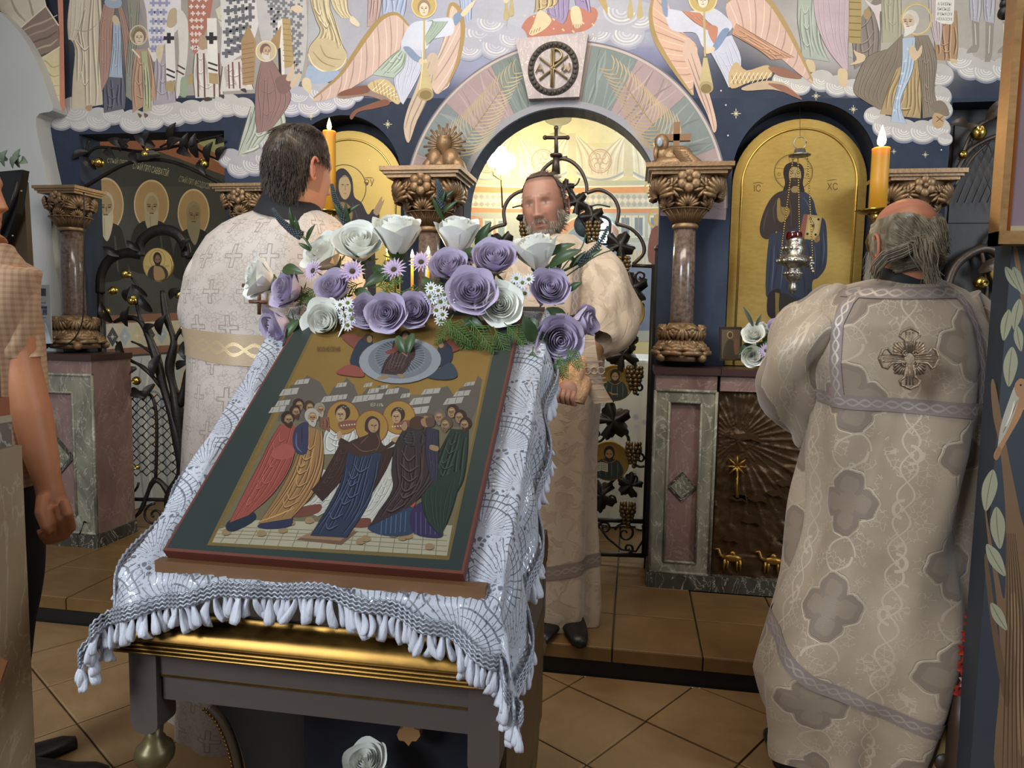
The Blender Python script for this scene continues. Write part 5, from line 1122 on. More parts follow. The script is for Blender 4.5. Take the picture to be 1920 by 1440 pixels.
for k, (x, y, a, ln) in enumerate(((210, 605, -110, 44), (224, 640, 60, 40), (238, 612, -70, 44), (300, 628, -60, 48), (300, 665, 100, 48), (345, 640, 70, 44), (256, 690, 150, 46), (218, 700, 100, 46), (236, 565, -60, 34), (318, 560, -30, 40), (276, 556, -140, 36), (350, 560, -60, 40), (270, 620, -20, 36), (375, 640, -70, 44), (330, 690, -20, 40), (205, 660, 80, 40), (246, 730, 20, 44), (290, 720, 120, 40), (370, 700, 60, 44), (262, 470, -140, 30), (340, 470, -40, 34), (285, 585, -120, 40), (224, 480, -150, 34))):
    d = V((cos(R(a)), 0, -sin(R(a)))); gp('leaf', M_IRON, lambda b: leaf_mesh(b, fg(x, y, -.02), d+V((0, -.2, 0)), V((0, -1, .2)), ln*.0028, ln*.0014))
def pome(b, c, r, d=(0, -.5, .6)):
    d = V(d).normalized(); b.ball(c, r, 14, 10); b.lathe([(r*.34, r*.85), (r*.30, r*1.05), (r*.48, r*1.3), (r*.40, r*1.28), (r*.2, r*1.0)], c, 10, d)
for x, y, r, d in ((236, 514, 9.5, (.9, -.4, 0)), (213, 545, 9, (-.3, -1, -.2)), (248, 564, 9.5, (.6, -.5, .5)), (198, 584, 9.5, (-.8, -.5, 0)), (338, 553, 10, (.9, -.6, .1)), (350, 614, 9, (-.2, -1, 0)), (225, 668, 10, (-.5, -.9, .2)), (256, 714, 9, (.1, -1, 0)), (368, 690, 9, (.3, -1, .3)), (226, 775, 7, (0, -1, .3)), (258, 876, 5, (0, -1, 0))):
    gp('pomegranate', M_BRASS, lambda b: pome(b, fg(x, y, -.035), r*.0027, d))
c = fg(298, 497, -.03); rr = .088
md = gp('medallion', M_GOLD, lambda b: b.lathe([(rr*1.03, 0), (rr*1.03, .008), (rr, .012), (rr*.96, .010)], c, 32, (0, -1, 0)))
Q = Paint(lambda u, v, h: c+V((u*rr, -.0115-h, -v*rr*1.08)), GAIN); Q.e('c3a65a', 0, 0, .95, .95, 0, .6).ring('7d6428', 0, -.32, .52, .52, .03).p('37302c', [(-.7, .66), (-.55, .2), (-.22, .02), (.25, .02), (.6, .25), (.7, .62), (.3, .9), (-.3, .9)]).p('8a6c3c', [(-.25, .1), (.1, .08), (.4, .3), (.45, .75), (-.2, .85)]).e('2c221c', 0, -.36, .29, .36).e('6d5138', .02, -.28, .2, .28).p('2c211a', [(-.2, -.2), (0, -.1), (.22, -.2), (.15, .02), (0, .08), (-.14, .02)])
for d in (-1, 1): Q.l('20160f', .04, [(.02+d*.15, -.32), (.02+d*.05, -.31)], False)
Q.text('7d6428', 'АГІОС', -.86, .16, .16, (1, .1), .6).text('7d6428', 'МУРОН', .45, .14, .16, (1, -.1), .6)
_u2(Q.build('painted_saint', ENAMEL), md)
b = MB()                                                             # lattice of small rings
for i in range(7):
    for j in range(9):
        x = 218+i*19; y = 748+j*17; p = GP([(x-8, y), (x, y-8.5), (x+8, y), (x, y+8.5), (x-8, y)], .01); b.tube(p, .0035, 5); b.ball(p[0], .007, 6, 4)
under(b.build('lattice', M_IRON), gate)
gp('lattice_frame', M_IRON, lambda b: b.tube(GP(smooth_pts([(208, 900), (206, 800), (212, 752), (236, 738), (270, 736), (288, 750), (294, 800), (292, 900)], False, 5)), .009, 8)); gp('lattice_frame', M_IRON, lambda b: b.tube(GP(smooth_pts([(338, 900), (338, 800), (342, 750), (356, 742), (380, 745), (396, 780), (396, 900)], False, 5)), .009, 8))
for cc, r, tn, a0, s in (((236, 905), 24, 1.6, 0, 1), ((224, 965), 22, 1.5, 90, 1), ((290, 966), 22, 1.4, -90, -1), ((345, 968), 20, 1.4, 0, 1), ((215, 730), 18, 1.2, 60, 1), ((390, 900), 22, 1.5, 180, -1)): gp('scroll', M_IRON, lambda b: b.tube(GP(spiral(cc, r, tn, a0, s)), .0075, 6))
# ---- transom of forged boughs above the left gate
tr = thing('iron_bough_transom', fg(280, 300), 'black iron boughs with brass pomegranates across the top of the left doorway', 'ironwork')
def tp(nm, m, fn): b = MB(); fn(b); return under(b.build(nm, m), tr)
tp('arch_bar', M_IRON, lambda b: b.tube(GP(smooth_pts([(158, 352), (190, 332), (235, 308), (276, 300), (320, 303), (370, 322), (424, 350)], False, 5)), .010, 8)); tp('bough', M_IRON, lambda b: b.tube(GP(smooth_pts([(160, 300), (172, 282), (190, 276), (230, 280), (262, 284), (300, 280), (340, 272), (380, 262), (420, 252)], False, 5)), .008, 6)); tp('bough', M_IRON, lambda b: b.tube(GP(smooth_pts([(152, 340), (158, 300), (168, 262)], False, 5)), .007, 6)); tp('bough', M_IRON, lambda b: b.tube(GP(smooth_pts([(300, 276), (330, 262), (350, 264), (380, 286), (410, 300)], False, 5)), .006, 6))
for x, y, a, ln in ((165, 285, 150, 36), (200, 278, 40, 40), (225, 285, -30, 44), (250, 282, 60, 40), (270, 280, -50, 44), (290, 276, -150, 44), (315, 280, -20, 48), (335, 278, 30, 44), (350, 290, -70, 44), (370, 296, -80, 48), (390, 304, -60, 44), (408, 300, -40, 38), (404, 268, 0, 34), (180, 318, -130, 34), (376, 300, 60, 40), (300, 290, 160, 44), (240, 276, -160, 40), (322, 268, -60, 44), (352, 276, -10, 40)):
    d = V((cos(R(a)), 0, -sin(R(a)))); tp('leaf', M_IRON, lambda b: leaf_mesh(b, fg(x, y, -.02), d+V((0, -.3, 0)), V((0, -1, .2)), ln*.0026, ln*.0014))
for x, y, r, d in ((186, 305, 10, (-.5, -1, -.1)), (274, 290, 10, (.6, -.6, .5)), (384, 308, 9, (-.3, -.6, .6))): tp('pomegranate', M_BRASS, lambda b: pome(b, fg(x, y, -.04), r*.0027, d))
# ---- right doorway: dark panelled door behind forged boughs
M_OAK = mat('blackened_oak_door', '2a2622', .5, 0, .3, 12, .2, 60, stretch=(1, 1, .2))
fr = lambda x, y, dy=0: at(x, y, YW+.06+dy)
dd = bpy.data.objects.new('door_1', None); COL.objects.link(dd); dd.location = (RX0+.42, YW+.12, ZS); struct(dd)
b = MB(); b.box((RX0+.001, YW+.12, ZS), (RX1-.001, YW+.155, RZ-.001)); under(b.build('door_slab', M_OAK, smooth=False), dd)
for i in range(2):
    for j in range(4): x = RX0+.06+i*.38; z = ZS+.15+j*.52; b = MB(); b.box((x, YW+.112, z), (x+.32, YW+.12, z+.44)); under(b.build('door_panel', M_OAK, smooth=False), dd)
rt_ = thing('iron_bough_screen', fr(1830, 640), 'dark iron scrolls with brass pomegranates in the right doorway beside the gold frame', 'ironwork')
def rp(nm, m, fn): b = MB(); fn(b); return under(b.build(nm, m), rt_)
FR = lambda pts, dy=0: [fr(x, y, dy) for x, y in pts]
for pts, r in (([(1790, 330), (1815, 285), (1850, 262), (1900, 245)], .010), ([(1775, 620), (1772, 560), (1790, 500), (1830, 470), (1862, 470), (1890, 500)], .022), ([(1890, 420), (1862, 445), (1850, 470)], .014), ([(1790, 350), (1820, 300), (1850, 270)], .006), ([(1800, 300), (1830, 240), (1880, 215), (1920, 200)], .008), ([(1840, 470), (1850, 540), (1840, 640)], .010), ([(1880, 500), (1870, 560), (1880, 640)], .014), ([(1790, 660), (1800, 620), (1830, 600)], .008)): rp('bough', M_IRONW, lambda b: b.tube(FR(smooth_pts(pts, False, 6)), r, 8))
for x, y, a, ln in ((1815, 235, 180, 36), (1850, 225, -60, 40), (1870, 225, -20, 44), (1835, 510, -40, 40), (1842, 590, 100, 40), (1812, 232, 60, 34), (1880, 600, 110, 46), (1860, 650, 150, 40), (1825, 620, -100, 36)):
    d = V((cos(R(a)), 0, -sin(R(a)))); rp('leaf', M_IRONW, lambda b: leaf_mesh(b, fr(x, y, -.02), d+V((0, -.3, 0)), V((0, -1, .2)), ln*.0026, ln*.0014))
for x, y, r, d in ((1835, 250, 12, (-.3, -1, .3)), (1838, 530, 11, (.2, -1, -.1)), (1806, 555, 9, (0, -1, .5)), (1868, 590, 8, (0, -1, .2)), (1806, 290, 7, (-.5, -1, 0))): rp('pomegranate', M_BRASS, lambda b: pome(b, fr(x, y, -.05), r*.0027, d))
b = MB()
for i in range(6): b.tube([fr(1820+i*16, 262+i*3), fr(1870+i*16, 390)], .002, 4); b.tube([fr(1905-i*16, 262), fr(1850-i*14, 380)], .002, 4)
under(b.build('lattice', M_IRONW), rt_)
rp('medallion', M_GOLD, lambda b: b.lathe([(.085, 0), (.085, .01), (.078, .012)], fr(1893, 505, -.03), 28, (0, -1, 0)))
# ================================================================== LECTERN with cloth, icon and flowers
LB, LT = V((0, 1.2, .884)), V((0, 1.825, 1.359))
SLD = (LT-LB).normalized(); SLN = V((0, -SLD.z, SLD.y)); SLL = (LT-LB).length
IX0, IX1 = -.850, -.277
def slope(x, s, h=0): return V((x, LB.y, LB.z))+SLD*s+SLN*h
M_WOODD = mat('dark_stained_wood', '4b423d', .45, 0, .25, 6, .15, 40, stretch=(.2, 1, 1))
M_WOODB = mat('warm_brown_wood', '6b4a2c', .5, 0, .25, 10, .1, 50, stretch=(.3, 1, 1))
M_GILT = gold_mat('burnished_gilt_moulding', '4f3d18', '78592a', '977538', .27, .9)
lect = thing('lectern', (-.56, 1.5, 0), 'dark wooden lectern table with gilded moulding under the central icon', 'lectern')
LX0, LX1, LYF, LYB = at(242, 1260, 1.2).x, at(938, 1300, 1.2).x, 1.2, 1.88
zm1 = at(560, 1168, LYF).z; zm0 = at(560, 1246, LYF).z
# sloping desk board
b = MB(); b.prism([(LX0+.02, *slope(0, -.03, -.045).yz), (LX0+.02, *slope(0, SLL+.06, -.045).yz), (LX0+.02, *slope(0, SLL+.06, -.012).yz), (LX0+.02, *slope(0, -.03, -.012).yz)], (LX1-LX0-.04, 0, 0)); under(b.build('desk_board', M_WOODD, smooth=False), lect)
# gilded moulding running round the table
prof = [(0, .0), (.019, .0), (.021, .004), (.019, .008), (.013, .010), (.023, .012), (.025, .016), (.023, .020), (.016, .022), (.027, .024), (.029, .028), (.027, .032), (.020, .034), (.031, .037), (.036, .046), (.033, .058), (.024, .070), (.012, .079), (.006, .084), (.004, .094), (0, .094)]
hm = (zm1-zm0)/.094; b = MB(); rows = []
for (x, y, dx, dy) in ((LX0, LYB, -.6, 0), (LX0, LYF, -.6, -1), (LX1, LYF, .1, -1), (LX1, LYB, .1, 0)): rows.append([(x+dx*d*1.2, y+dy*d*1.2, zm0+h*hm) for d, h in prof])
b.grid(rows); under(b.build('gilt_moulding', M_GILT, None, True, 50), lect)
b = MB(); b.box((LX0, LYF, zm0-.012), (LX1, LYB, zm1+.004)); under(b.build('table_top', M_WOODD, smooth=False), lect)
za = zm0-.012; zr = at(560, 1300, LYF).z; zb = at(560, 1348, LYF).z
b = MB(); b.box((LX0+.05, LYF+.010, zr+.002), (LX1-.05, LYF+.03, za)); under(b.build('apron_board', M_WOODD, smooth=False), lect)
b = MB(); b.box((LX0+.062, LYF+.014, zb), (LX1-.05, LYF+.034, zr)); under(b.build('apron_board', M_WOODD, smooth=False), lect)
b = MB(); b.box((LX0+.062, LYF+.0085, zr-.001), (LX1-.05, LYF+.016, zr+.003)); under(b.build('gilt_line', M_GILT, smooth=False), lect)
for x in (LX0, LX1-.018): b = MB(); b.box((x if x == LX0 else x, LYF+.05, zb), (x+.018, LYB-.05, za)); under(b.build('side_apron', M_WOODD, smooth=False), lect)
zl = at(280, 1378, LYF).z
for x in (LX0, LX1-.058):
    for y in (LYF, LYB-.058):
        lg = MB(); w = .058; pts = [(x, y, za), (x, y, zl+.02)]+[(x+w/2-w/2*cos(q), y, zl+.02-.02*sin(q)) for q in [pi*k/10 for k in range(1, 10)]]+[(x+w, y, zl+.02), (x+w, y, za)]
        lg.prism(pts, (0, w, 0)); lo = under(lg.build('leg', M_WOODD, None, False), lect)
        b = MB(); H = zl; pr = [(.014, 0), (.030, .02), (.030, .05), (.016, .09), (.020, .16), (.024, H*.45), (.020, H*.7), (.014, H-.10), (.013, H-.094), (.024, H-.084), (.036, H-.066), (.038, H-.054), (.034, H-.040), (.022, H-.030), (.021, H-.024), (.016, H-.018), (.018, H+.004)]
        b.lathe(pr, (x+w/2, y+w/2, 0), 20); tl = b.build('turned_foot', mat('bronzed_turned_wood', '5e5334', .36, .45, .25, 10)); _u2(tl, lo)
b = MB(); b.box((LX1-.004, LYF+.058, .30), (LX1+.004, LYB-.058, zb)); under(b.build('carved_side_panel', mat('olive_brown_carved_panel', '4a3820', .5, .1, .5, 14, .7, 30), None, False), lect)
# ---- ledge that holds the icon
la, lb_ = at(283, 1066, 1.165), at(907, 1112, 1.165); b = MB(); b.box((la.x, 1.176, .868), (lb_.x, 1.199, .893)); lw = b.build('icon_ledge', M_WOODB, None, False); under(lw, lect)
# ---- brocade cloth
CX0, CX1 = -.925, -.207; CS1 = SLL+.02; CSF = -.035
def cloth_pt(u, v):
    """u: metres across, v: metres along the slope (negative = hanging in front)"""
    x = min(max(u, CX0), CX1); s = min(max(v, CSF), CS1); su = u-x; sv = v-s
    p = slope(x, s, .004); drop = hypot(su, sv)
    p += V((su*.30 if su < 0 else su*.16, sv*.30-.010 if sv < 0 else 0, 0)); p.z -= drop*.97
    edge = min(1, drop/.05)
    # soft hems and billows
    p.y += edge*.010*sin(u*58+v*6); p.x += edge*.012*sin(v*34+u*9)*(1 if abs(su) > 0 else .0)
    fl = .006*sin(v*19+u*31)+.005*sin(u*47-v*27)
    lift = 0 if la.x-.01 < x < lb_.x+.01 and s > -.03 else 1
    p += SLN*(fl*lift*.8+(.008*lift if sv == 0 and su == 0 else 0))
    return p
def hangL(v): return .050+.10*max(0, 1-max(0, v)/.25)**2
def hangR(v): return .13+.05*sin(v*5+1)
def hangF(u): return interp([(-1.05, .10), (-.925, .09), (-.849, .062), (-.72, .026), (-.575, .014), (-.494, .018), (-.376, .036), (-.29, .066), (-.207, .10), (0, .12)], u)[0]
NU, NV = 170, 150; vs, uvs, fs = [], [], []
us = [i/NU for i in range(NU+1)]; vv = [j/NV for j in range(NV+1)]
edge_f, edge_l, edge_r = [], [], []
for j in range(NV+1):
    for i in range(NU+1):
        a, c = us[i], vv[j]
        v0 = lerp(CSF, CS1+.1, c); u0 = lerp(CX0-hangL(v0), CX1+hangR(v0), a); v = lerp(CSF-hangF(u0), CS1+.1, c)
        p = cloth_pt(u0, v); vs.append(p); uvs.append((u0, v))
        if j == 0: edge_f.append(p)
        if i == 0: edge_l.append(p)
        if i == NU: edge_r.append(p)
for j in range(NV):
    for i in range(NU): k = j*(NU+1)+i; fs.append((k, k+1, k+NU+2, k+NU+1))
def brocade():
    t = Mt('white_silver_brocade'); x, y, _ = t.xyz('UV'); S = .135
    row = (y/(S*.8)).floor(); xx = x+row.mod(2)*(S*.5); fx = (xx/S).fract()*S-S*.5; fy = (y/(S*.8)).fract()*(S*.8)
    nz = t.noise(6, 3, 'UV'); r = hyp(fx, fy); a = fx.atan2(fy)+(nz-.5)*.5
    rad = ((a*7.2).fract()-.5).abs().lt(.085)*r.gt(.016)*r.lt(.098)
    arc = ((r*62+nz).fract()-.5).abs().lt(.10)*r.gt(.050)*r.lt(.098)*a.gt(-.15)
    vo = t.voro(75, 'F1', 'UV'); spots = vo.lt(.40)*r.gt(.098)*(t.voro(75, 'DISTANCE_TO_EDGE', 'UV').gt(.10))
    ln = rad.max(arc).max(spots)
    sh = t.noise(150, 2, 'UV')
    base = t.mix(t.noise(2.0, 3, 'UV').step(.35, .65), 'a6a8b0', 'bdbfc5')
    t.color(t.mix(ln, base, '6b6d73')); gl = sh.gt(.60)
    t.set('Metallic', gl*.55+ln*.2); t.set('Roughness', gl*-.28+.52); t.set('Specular IOR Level', .5); t.bump(sh*.6+ln*.4, .35, .002)
    t.set('Sheen Weight', .2); return t.m
M_BROC = brocade()
cloth = newobj('lectern_cloth', vs, fs, M_BROC, None, True, uvs); tag(cloth, 'white and silver brocade cloth with tasselled fringe draped over the lectern', 'cloth')
# braided trim and tassels along the hems
M_TRIM = mat('silver_braid', '9a9da4', .4, .35, .2, 40, .8, 160, bdist=.003)
def resample(P, step):
    out = [P[0]]; acc = 0
    for a, c in zip(P, P[1:]):
        L = (c-a).length; d = step-acc
        while d <= L: out.append(a.lerp(c, d/L)); d += step
        acc = (acc+L) % step if L else acc
    return out
def trim(P, out):
    for k in range(4):
        pts = [p+V((0, 0, .008+k*.0075))+V(out)*(.007) for p in P]; q = []
        for i, p in enumerate(resample(pts, .006)): q.append(p+V((0, 0, .0022*(1 if i % 2 else -1))))
        b = MB(); b.tube(q, .0026, 5); o = b.build('braid', M_TRIM); o.parent = cloth
trim(edge_f, (0, -1, 0)); trim(edge_r[:130], (1, 0, 0)); trim(edge_l[:60], (-1, 0, 0))
M_TASS = mat('white_silk_tassel', 'c3c4cc', .5, 0, .15, 60, .6, 200, stretch=(1, 1, .15))
tm = []
for k in range(5):
    b = MB(); rnd = random.Random(k); sx, sy = rnd.uniform(-.012, .012), rnd.uniform(-.006, .006); n = 9
    rows = []
    for i in range(8):
        t = i/7; r = .0028+.0052*min(1, t*1.5)*(1 if t < .9 else .7); c = V((sx*t*t+.003*sin(t*4+k), sy*t, -.042*t)); rows.append([c+V((r*(1+.25*cos(3*q+k))*cos(q), r*(1+.25*cos(3*q+k))*sin(q), 0)) for q in [2*pi*m/n for m in range(n)]])
    b.grid(rows, True, True, True); o = b.build('tassel', M_TASS); tm.append(o.data); bpy.data.objects.remove(o)
for E_, sl in ((edge_f, .0125), (edge_r[:128], .0135), (edge_l[:45], .013)):
    for i, p in enumerate(resample(E_, sl)):
        if random.random() < .06: continue
        o = bpy.data.objects.new('tassel', random.choice(tm)); COL.objects.link(o); o.location = p+V((0, 0, .004)); o.rotation_euler = (random.uniform(-.12, .12), random.uniform(-.25, .25), random.uniform(0, 6.28)); s = random.uniform(.85, 1.2); o.scale = (s, s, s); o.parent = cloth
# ---- icon of the Ascension
icon = thing('ascension_icon', slope((IX0+IX1)/2, 0, 0), 'large painted icon with green border and crowd of robed figures lying on the lectern', 'icon')
TB = .024
M_RED = mat('red_brown_board_edge', '5e2c1e', .5, 0, .2)
b = MB(); q = [slope(IX0, .0, .012), slope(IX1, 0, .012), slope(IX1, SLL-.02, .012), slope(IX0, SLL-.02, .012)]; b.prism(q, SLN*TB); under(b.build('board', M_RED, None, False), icon)
def PI(x, y, h): return onplane(x, y, LB+SLN*(.012+TB+h), SLN)
P = Paint(PI, .72, .000006, 6); P.chev = 7
def S2(u, v): # fraction of board -> lift plane point via world; used for the border
    return slope(lerp(IX0, IX1, u), (SLL-.02)*v, .012+TB)
_b = [S2(.008, .008), S2(.992, .008), S2(.992, .992), S2(.008, .992)]
bd = newobj('green_border', [p+SLN*.00001 for p in _b], [(0, 1, 2, 3)], mat('dark_green_border_paint', '1f2b26', .42, 0, .15, 6)); under(bd, icon)
panel = [(600, 598), (934, 596), (909, 720), (837, 1043), (397, 1018), (477, 868), (547, 720)]
panel = [(602, 598), (935, 598), (838, 1043), (396, 1018)]
P.p('6f5a2a', [(600, 592), (940, 592), (842, 1050), (388, 1022)], False); P.p('9c7c36', panel, False, .75)
P.p('6d6244', [(462, 900), (520, 780), (560, 740), (900, 740), (880, 850), (838, 1040), (399, 1015)], False)
# rocks
def rock(c, pts, hi='8f8a7c'): P.p(c, pts, False); 
for pts in ([(530, 752), (545, 722), (562, 718), (576, 704), (600, 716), (612, 738), (622, 756), (620, 790), (520, 790)], [(612, 752), (625, 726), (640, 722), (650, 708), (664, 722), (672, 744), (684, 752), (690, 790), (610, 790)], [(672, 748), (690, 726), (700, 732), (712, 722), (730, 730), (745, 724), (768, 730), (766, 750), (780, 790), (680, 800)], [(775, 758), (806, 730), (840, 724), (852, 744), (862, 728), (890, 720), (896, 704), (904, 712), (896, 760), (880, 800), (770, 800)]): P.p('5d564a', pts, False)
for x, y, w, d in ((542, 735, 38, 12), (566, 716, 30, 9), (618, 748, 34, 11), (640, 722, 22, 8), (676, 748, 34, 12), (700, 733, 24, 9), (690, 722, 18, 7), (720, 726, 16, 7), (735, 734, 28, 10), (788, 752, 44, 13), (808, 734, 38, 10), (850, 752, 40, 12), (866, 738, 34, 10), (880, 720, 22, 7), (785, 770, 40, 13), (520, 768, 34, 11), (530, 756, 30, 10), (700, 745, 40, 11), (640, 745, 24, 9), (760, 742, 20, 8)):
    P.p('a39d90', [(x-w*.5, y+d*.6), (x-w*.3, y-d*.4), (x+w*.5, y-d*.7), (x+w*.38, y+d*.3)], False); P.l('6d675a', 1.2, [(x-w*.2, y-d*.3), (x-w*.3, y+d*.4)], False).l('6d675a', 1.2, [(x+w*.15, y-d*.5), (x+w*.08, y+d*.3)], False)
P.text('b3a98e', 'IЕР-МЪ', 694, 762, 9, (1, .03), .8)
# paved ground
P.p('a39a7c', [(410, 992), (470, 975), (848, 985), (838, 1042), (398, 1017)], False)
for k in range(4): P.l('7b7256', 1.5, [(404+k*3, 1008-k*7), (560, 1014-k*7), (838, 1034-k*10)], False)
for k in range(16): P.l('7b7256', 1.5, [(412+k*27, 1020+k*1.4), (430+k*26, 992+k*.5)], False)
P.p('6b4e36', [(555, 1012), (590, 996), (672, 996), (640, 1022)], False).p('8a6a48', [(560, 1008), (592, 994), (668, 993), (638, 1014)], False)
def feet(*pp):
    for x, y in pp: P.p('8f744c', [(x-8, y+5), (x-6, y-5), (x+4, y-6), (x+10, y), (x+8, y+5), (x, y+6)]).l('3a2a18', 1.3, [(x-6, y+5), (x+2, y+6), (x+9, y+3)])
feet((437, 990), (424, 998), (490, 1000), (530, 994), (544, 980), (580, 976), (676, 1015), (738, 1002), (755, 1008), (805, 1025), (686, 1010), (765, 1005))
# angels in white
P.robe('b9b7ab', [(622, 792), (608, 812), (604, 852)], [(668, 792), (672, 816), (660, 850)], 6, .78, 1.14); P.robe('b3ad9c', [(606, 880), (590, 930), (556, 955)], [(650, 890), (640, 940), (596, 968)], 5, .78, 1.14).p('6d3a28', [(552, 955), (600, 945), (596, 962), (552, 970)])
P.robe('bcb9ac', [(716, 806), (714, 840), (722, 850)], [(758, 806), (756, 830), (744, 850)], 4, .78, 1.14); P.robe('b7b3a4', [(732, 852), (700, 920), (662, 975)], [(760, 860), (740, 930), (700, 980)], 6, .78, 1.14).p('6d3a28', [(664, 974), (694, 972), (690, 988), (660, 988)])
for cx in (643, 748): P.e('b08a3a', cx, 783, 31, 32, 0, .8).ring('7d3a20', cx, 783, 31, 32, 1.5); P.p('7a4634', [(cx-8, 792), (cx+24, 788), (cx+26, 800), (cx-2, 806)])
for k in range(6): P.e('c9b48c', 640+k*5, 798-k*.5, 1.4).e('c9b48c', 736+k*5, 800-k*.5, 1.4)
def head(x, y, s, hair, skin='94744c', beard=None, look=0):
    P.e(hair, x-look*s*.15, y-s*.2, s*.95, s*1.0).e(skin, x+look*s*.2, y+s*.12, s*.62, s*.84)
    if beard: P.p(beard, [(x-s*.5, y+s*.3), (x, y+s*.55), (x+s*.6, y+s*.3), (x+look*s*.5+s*.2, y+s*1.3), (x-s*.4, y+s*.9)])
    for d in (-1, 1): P.l('2a1c12', s*.14, [(x+look*s*.3+d*s*.34, y+s*.02), (x+look*s*.3+d*s*.08, y+s*.05)], False)
    P.l('5d4226', s*.12, [(x+look*s*.3, y), (x+look*s*.4, y+s*.4)]).l('6d3324', s*.12, [(x+look*s*.25-s*.18, y+s*.62), (x+look*s*.25+s*.18, y+s*.62)]).l('c9ab7c', s*.10, [(x+look*s*.2-s*.3, y-s*.3), (x+look*s*.2+s*.3, y-s*.35)])
head(641, 776, 15, '3a2a1e', 'a5845c', None, -.6); head(745, 780, 14, '3a2a1e', 'a5845c', None, -.6)
for cx, cy in ((648, 766), (752, 770)): [P.e('8a7a5c', cx-8+k*4, cy-2-(k % 2)*2, 1.5) for k in range(5)]
P.p('a5845c', [(634, 824), (632, 812), (638, 808), (642, 818)])
# left apostles
P.p('232b36', [(430, 976), (470, 958), (478, 975), (440, 996), (424, 992)]); P.robe('8f3a2a', [(526, 795), (508, 824), (490, 862), (462, 915), (430, 980)], [(556, 800), (552, 850), (538, 888), (508, 930), (466, 966)], 7, .66, 1.35); P.p('9c4434', [(508, 850), (530, 832), (552, 840), (548, 856), (522, 862)])
for x, y, hr, bd_ in ((560, 760, '3a2618', None), (580, 764, '44301f', None), (600, 768, '8a8070', '9a9080'), (554, 772, '3a2618', '4a3020')): head(x, y, 11, hr, '8a6a44', bd_, .5)
head(540, 786, 13, '33231a', '8a6a44', '3a281c', .5); P.robe('7a4a34', [(600, 782), (600, 800)], [(616, 782), (618, 810)], 2)
P.p('2b2d44', [(484, 984), (540, 962), (545, 986), (500, 992)]); P.robe('8f6632', [(578, 800), (560, 846), (546, 880), (518, 932), (484, 982)], [(604, 808), (607, 850), (602, 890), (584, 930), (546, 972)], 8, .66, 1.32)
P.p('35344c', [(556, 800), (576, 792), (578, 830), (574, 850), (560, 852), (550, 838), (549, 818)]).l('585a78', 3, [(556, 812), (556, 836), (566, 848)]).l('23233a', 2.5, [(566, 802), (566, 830)]); head(585, 782, 14, 'a39c8c', '98764c', 'aaa292', .3)
P.l('c9973f', 2, [(486, 978), (520, 966), (552, 952)])
# Mother of God
P.e('b08a3a', 697, 801, 31, 32, 0, .8).ring('7d3a20', 697, 801, 31, 32, 1.5)
P.robe('3a2620', [(642, 822), (622, 862), (600, 900), (584, 918)], [(668, 836), (656, 868), (640, 900), (604, 940)], 5, .6, 1.5)
P.robe('39251f', [(700, 850), (700, 880), (690, 930)], [(742, 836), (724, 880), (694, 930)], 4, .6, 1.4)
P.robe('2a3346', [(652, 846), (640, 900), (612, 955), (582, 1004)], [(716, 850), (704, 900), (688, 950), (650, 1008)], 9, .55, 1.7)
P.p('3f2922', [(698, 780), (686, 788), (684, 806), (690, 814), (664, 824), (644, 832), (640, 820), (634, 834), (646, 842), (670, 856), (700, 850), (724, 842), (746, 826), (742, 820), (722, 836), (712, 818), (712, 790)])
for q in ([(660, 830), (680, 846), (706, 842)], [(690, 818), (676, 832)], [(706, 812), (712, 830), (704, 846)]): P.l('6d4a3a', 1.6, q)
P.e('a07e54', 700, 798, 10, 13)
for d in (-1, 1): P.l('2a1c12', 1.8, [(701+d*5, 797), (701+d*1.5, 798)], False)
P.l('5d4226', 1.4, [(701, 797), (703, 804)]).l('6d3324', 1.5, [(698, 808), (704, 808)]).p('a5845c', [(734, 824), (746, 818), (750, 824), (742, 830)])
# right apostles
P.p('2b3b52', [(690, 985), (770, 950), (775, 998), (720, 1004)])
for k in range(6): P.l('47607c', 2, [(716+k*9, 974-k*3), (714+k*9, 1002-k)])
P.p('33294a', [(770, 960), (800, 940), (826, 985), (826, 1008), (776, 1000)]).p('a3382a', [(766, 945), (778, 925), (782, 930), (776, 950)])
for k in range(5): P.l('55487a', 2, [(780+k*9, 960), (780+k*9, 1002)])
P.robe('26342a', [(846, 804), (822, 850), (800, 900), (796, 930)], [(878, 806), (876, 850), (868, 900), (852, 930)], 5, .6, 1.5); P.robe('27362b', [(796, 905), (790, 930), (800, 975), (826, 1006)], [(866, 880), (852, 940), (838, 980), (828, 1000)], 6, .6, 1.5)
P.robe('3a2a2a', [(764, 800), (742, 830), (734, 880), (736, 918), (708, 962), (692, 988)], [(806, 806), (814, 850), (816, 890), (794, 925), (768, 950)], 9, .6, 1.45); P.robe('35302f', [(756, 806), (748, 822), (756, 834)], [(790, 806), (800, 824), (790, 838)], 3, .65, 1.3)
P.robe('33303f', [(800, 800), (798, 850), (808, 900)], [(822, 806), (822, 860), (820, 905)], 3, .6, 1.4)
for x, y, hr, bd_, lk in ((848, 772, '3a2618', None, -.5), (862, 782, '3a2618', None, -.4), (824, 782, '6b5a48', '7a6a56', -.4), (872, 796, '3a2618', '3f2c20', -.5), (836, 796, '5a4632', '6a543c', -.5), (800, 788, '5d4a36', '5f4c38', -.8)): head(x, y, 12, hr, '8f6e46', bd_, lk)
P.p('4a2f24', [(768, 800), (770, 786), (784, 780), (800, 786), (798, 800), (782, 806)]).p('8f6e46', [(790, 786), (808, 782), (814, 792), (804, 800), (792, 798)]).p('5a4030', [(798, 784), (814, 784), (814, 798), (802, 800)]).p('94744c', [(752, 800), (760, 790), (764, 800), (758, 808)]).p('94744c', [(808, 834), (822, 838), (820, 846), (806, 842)])
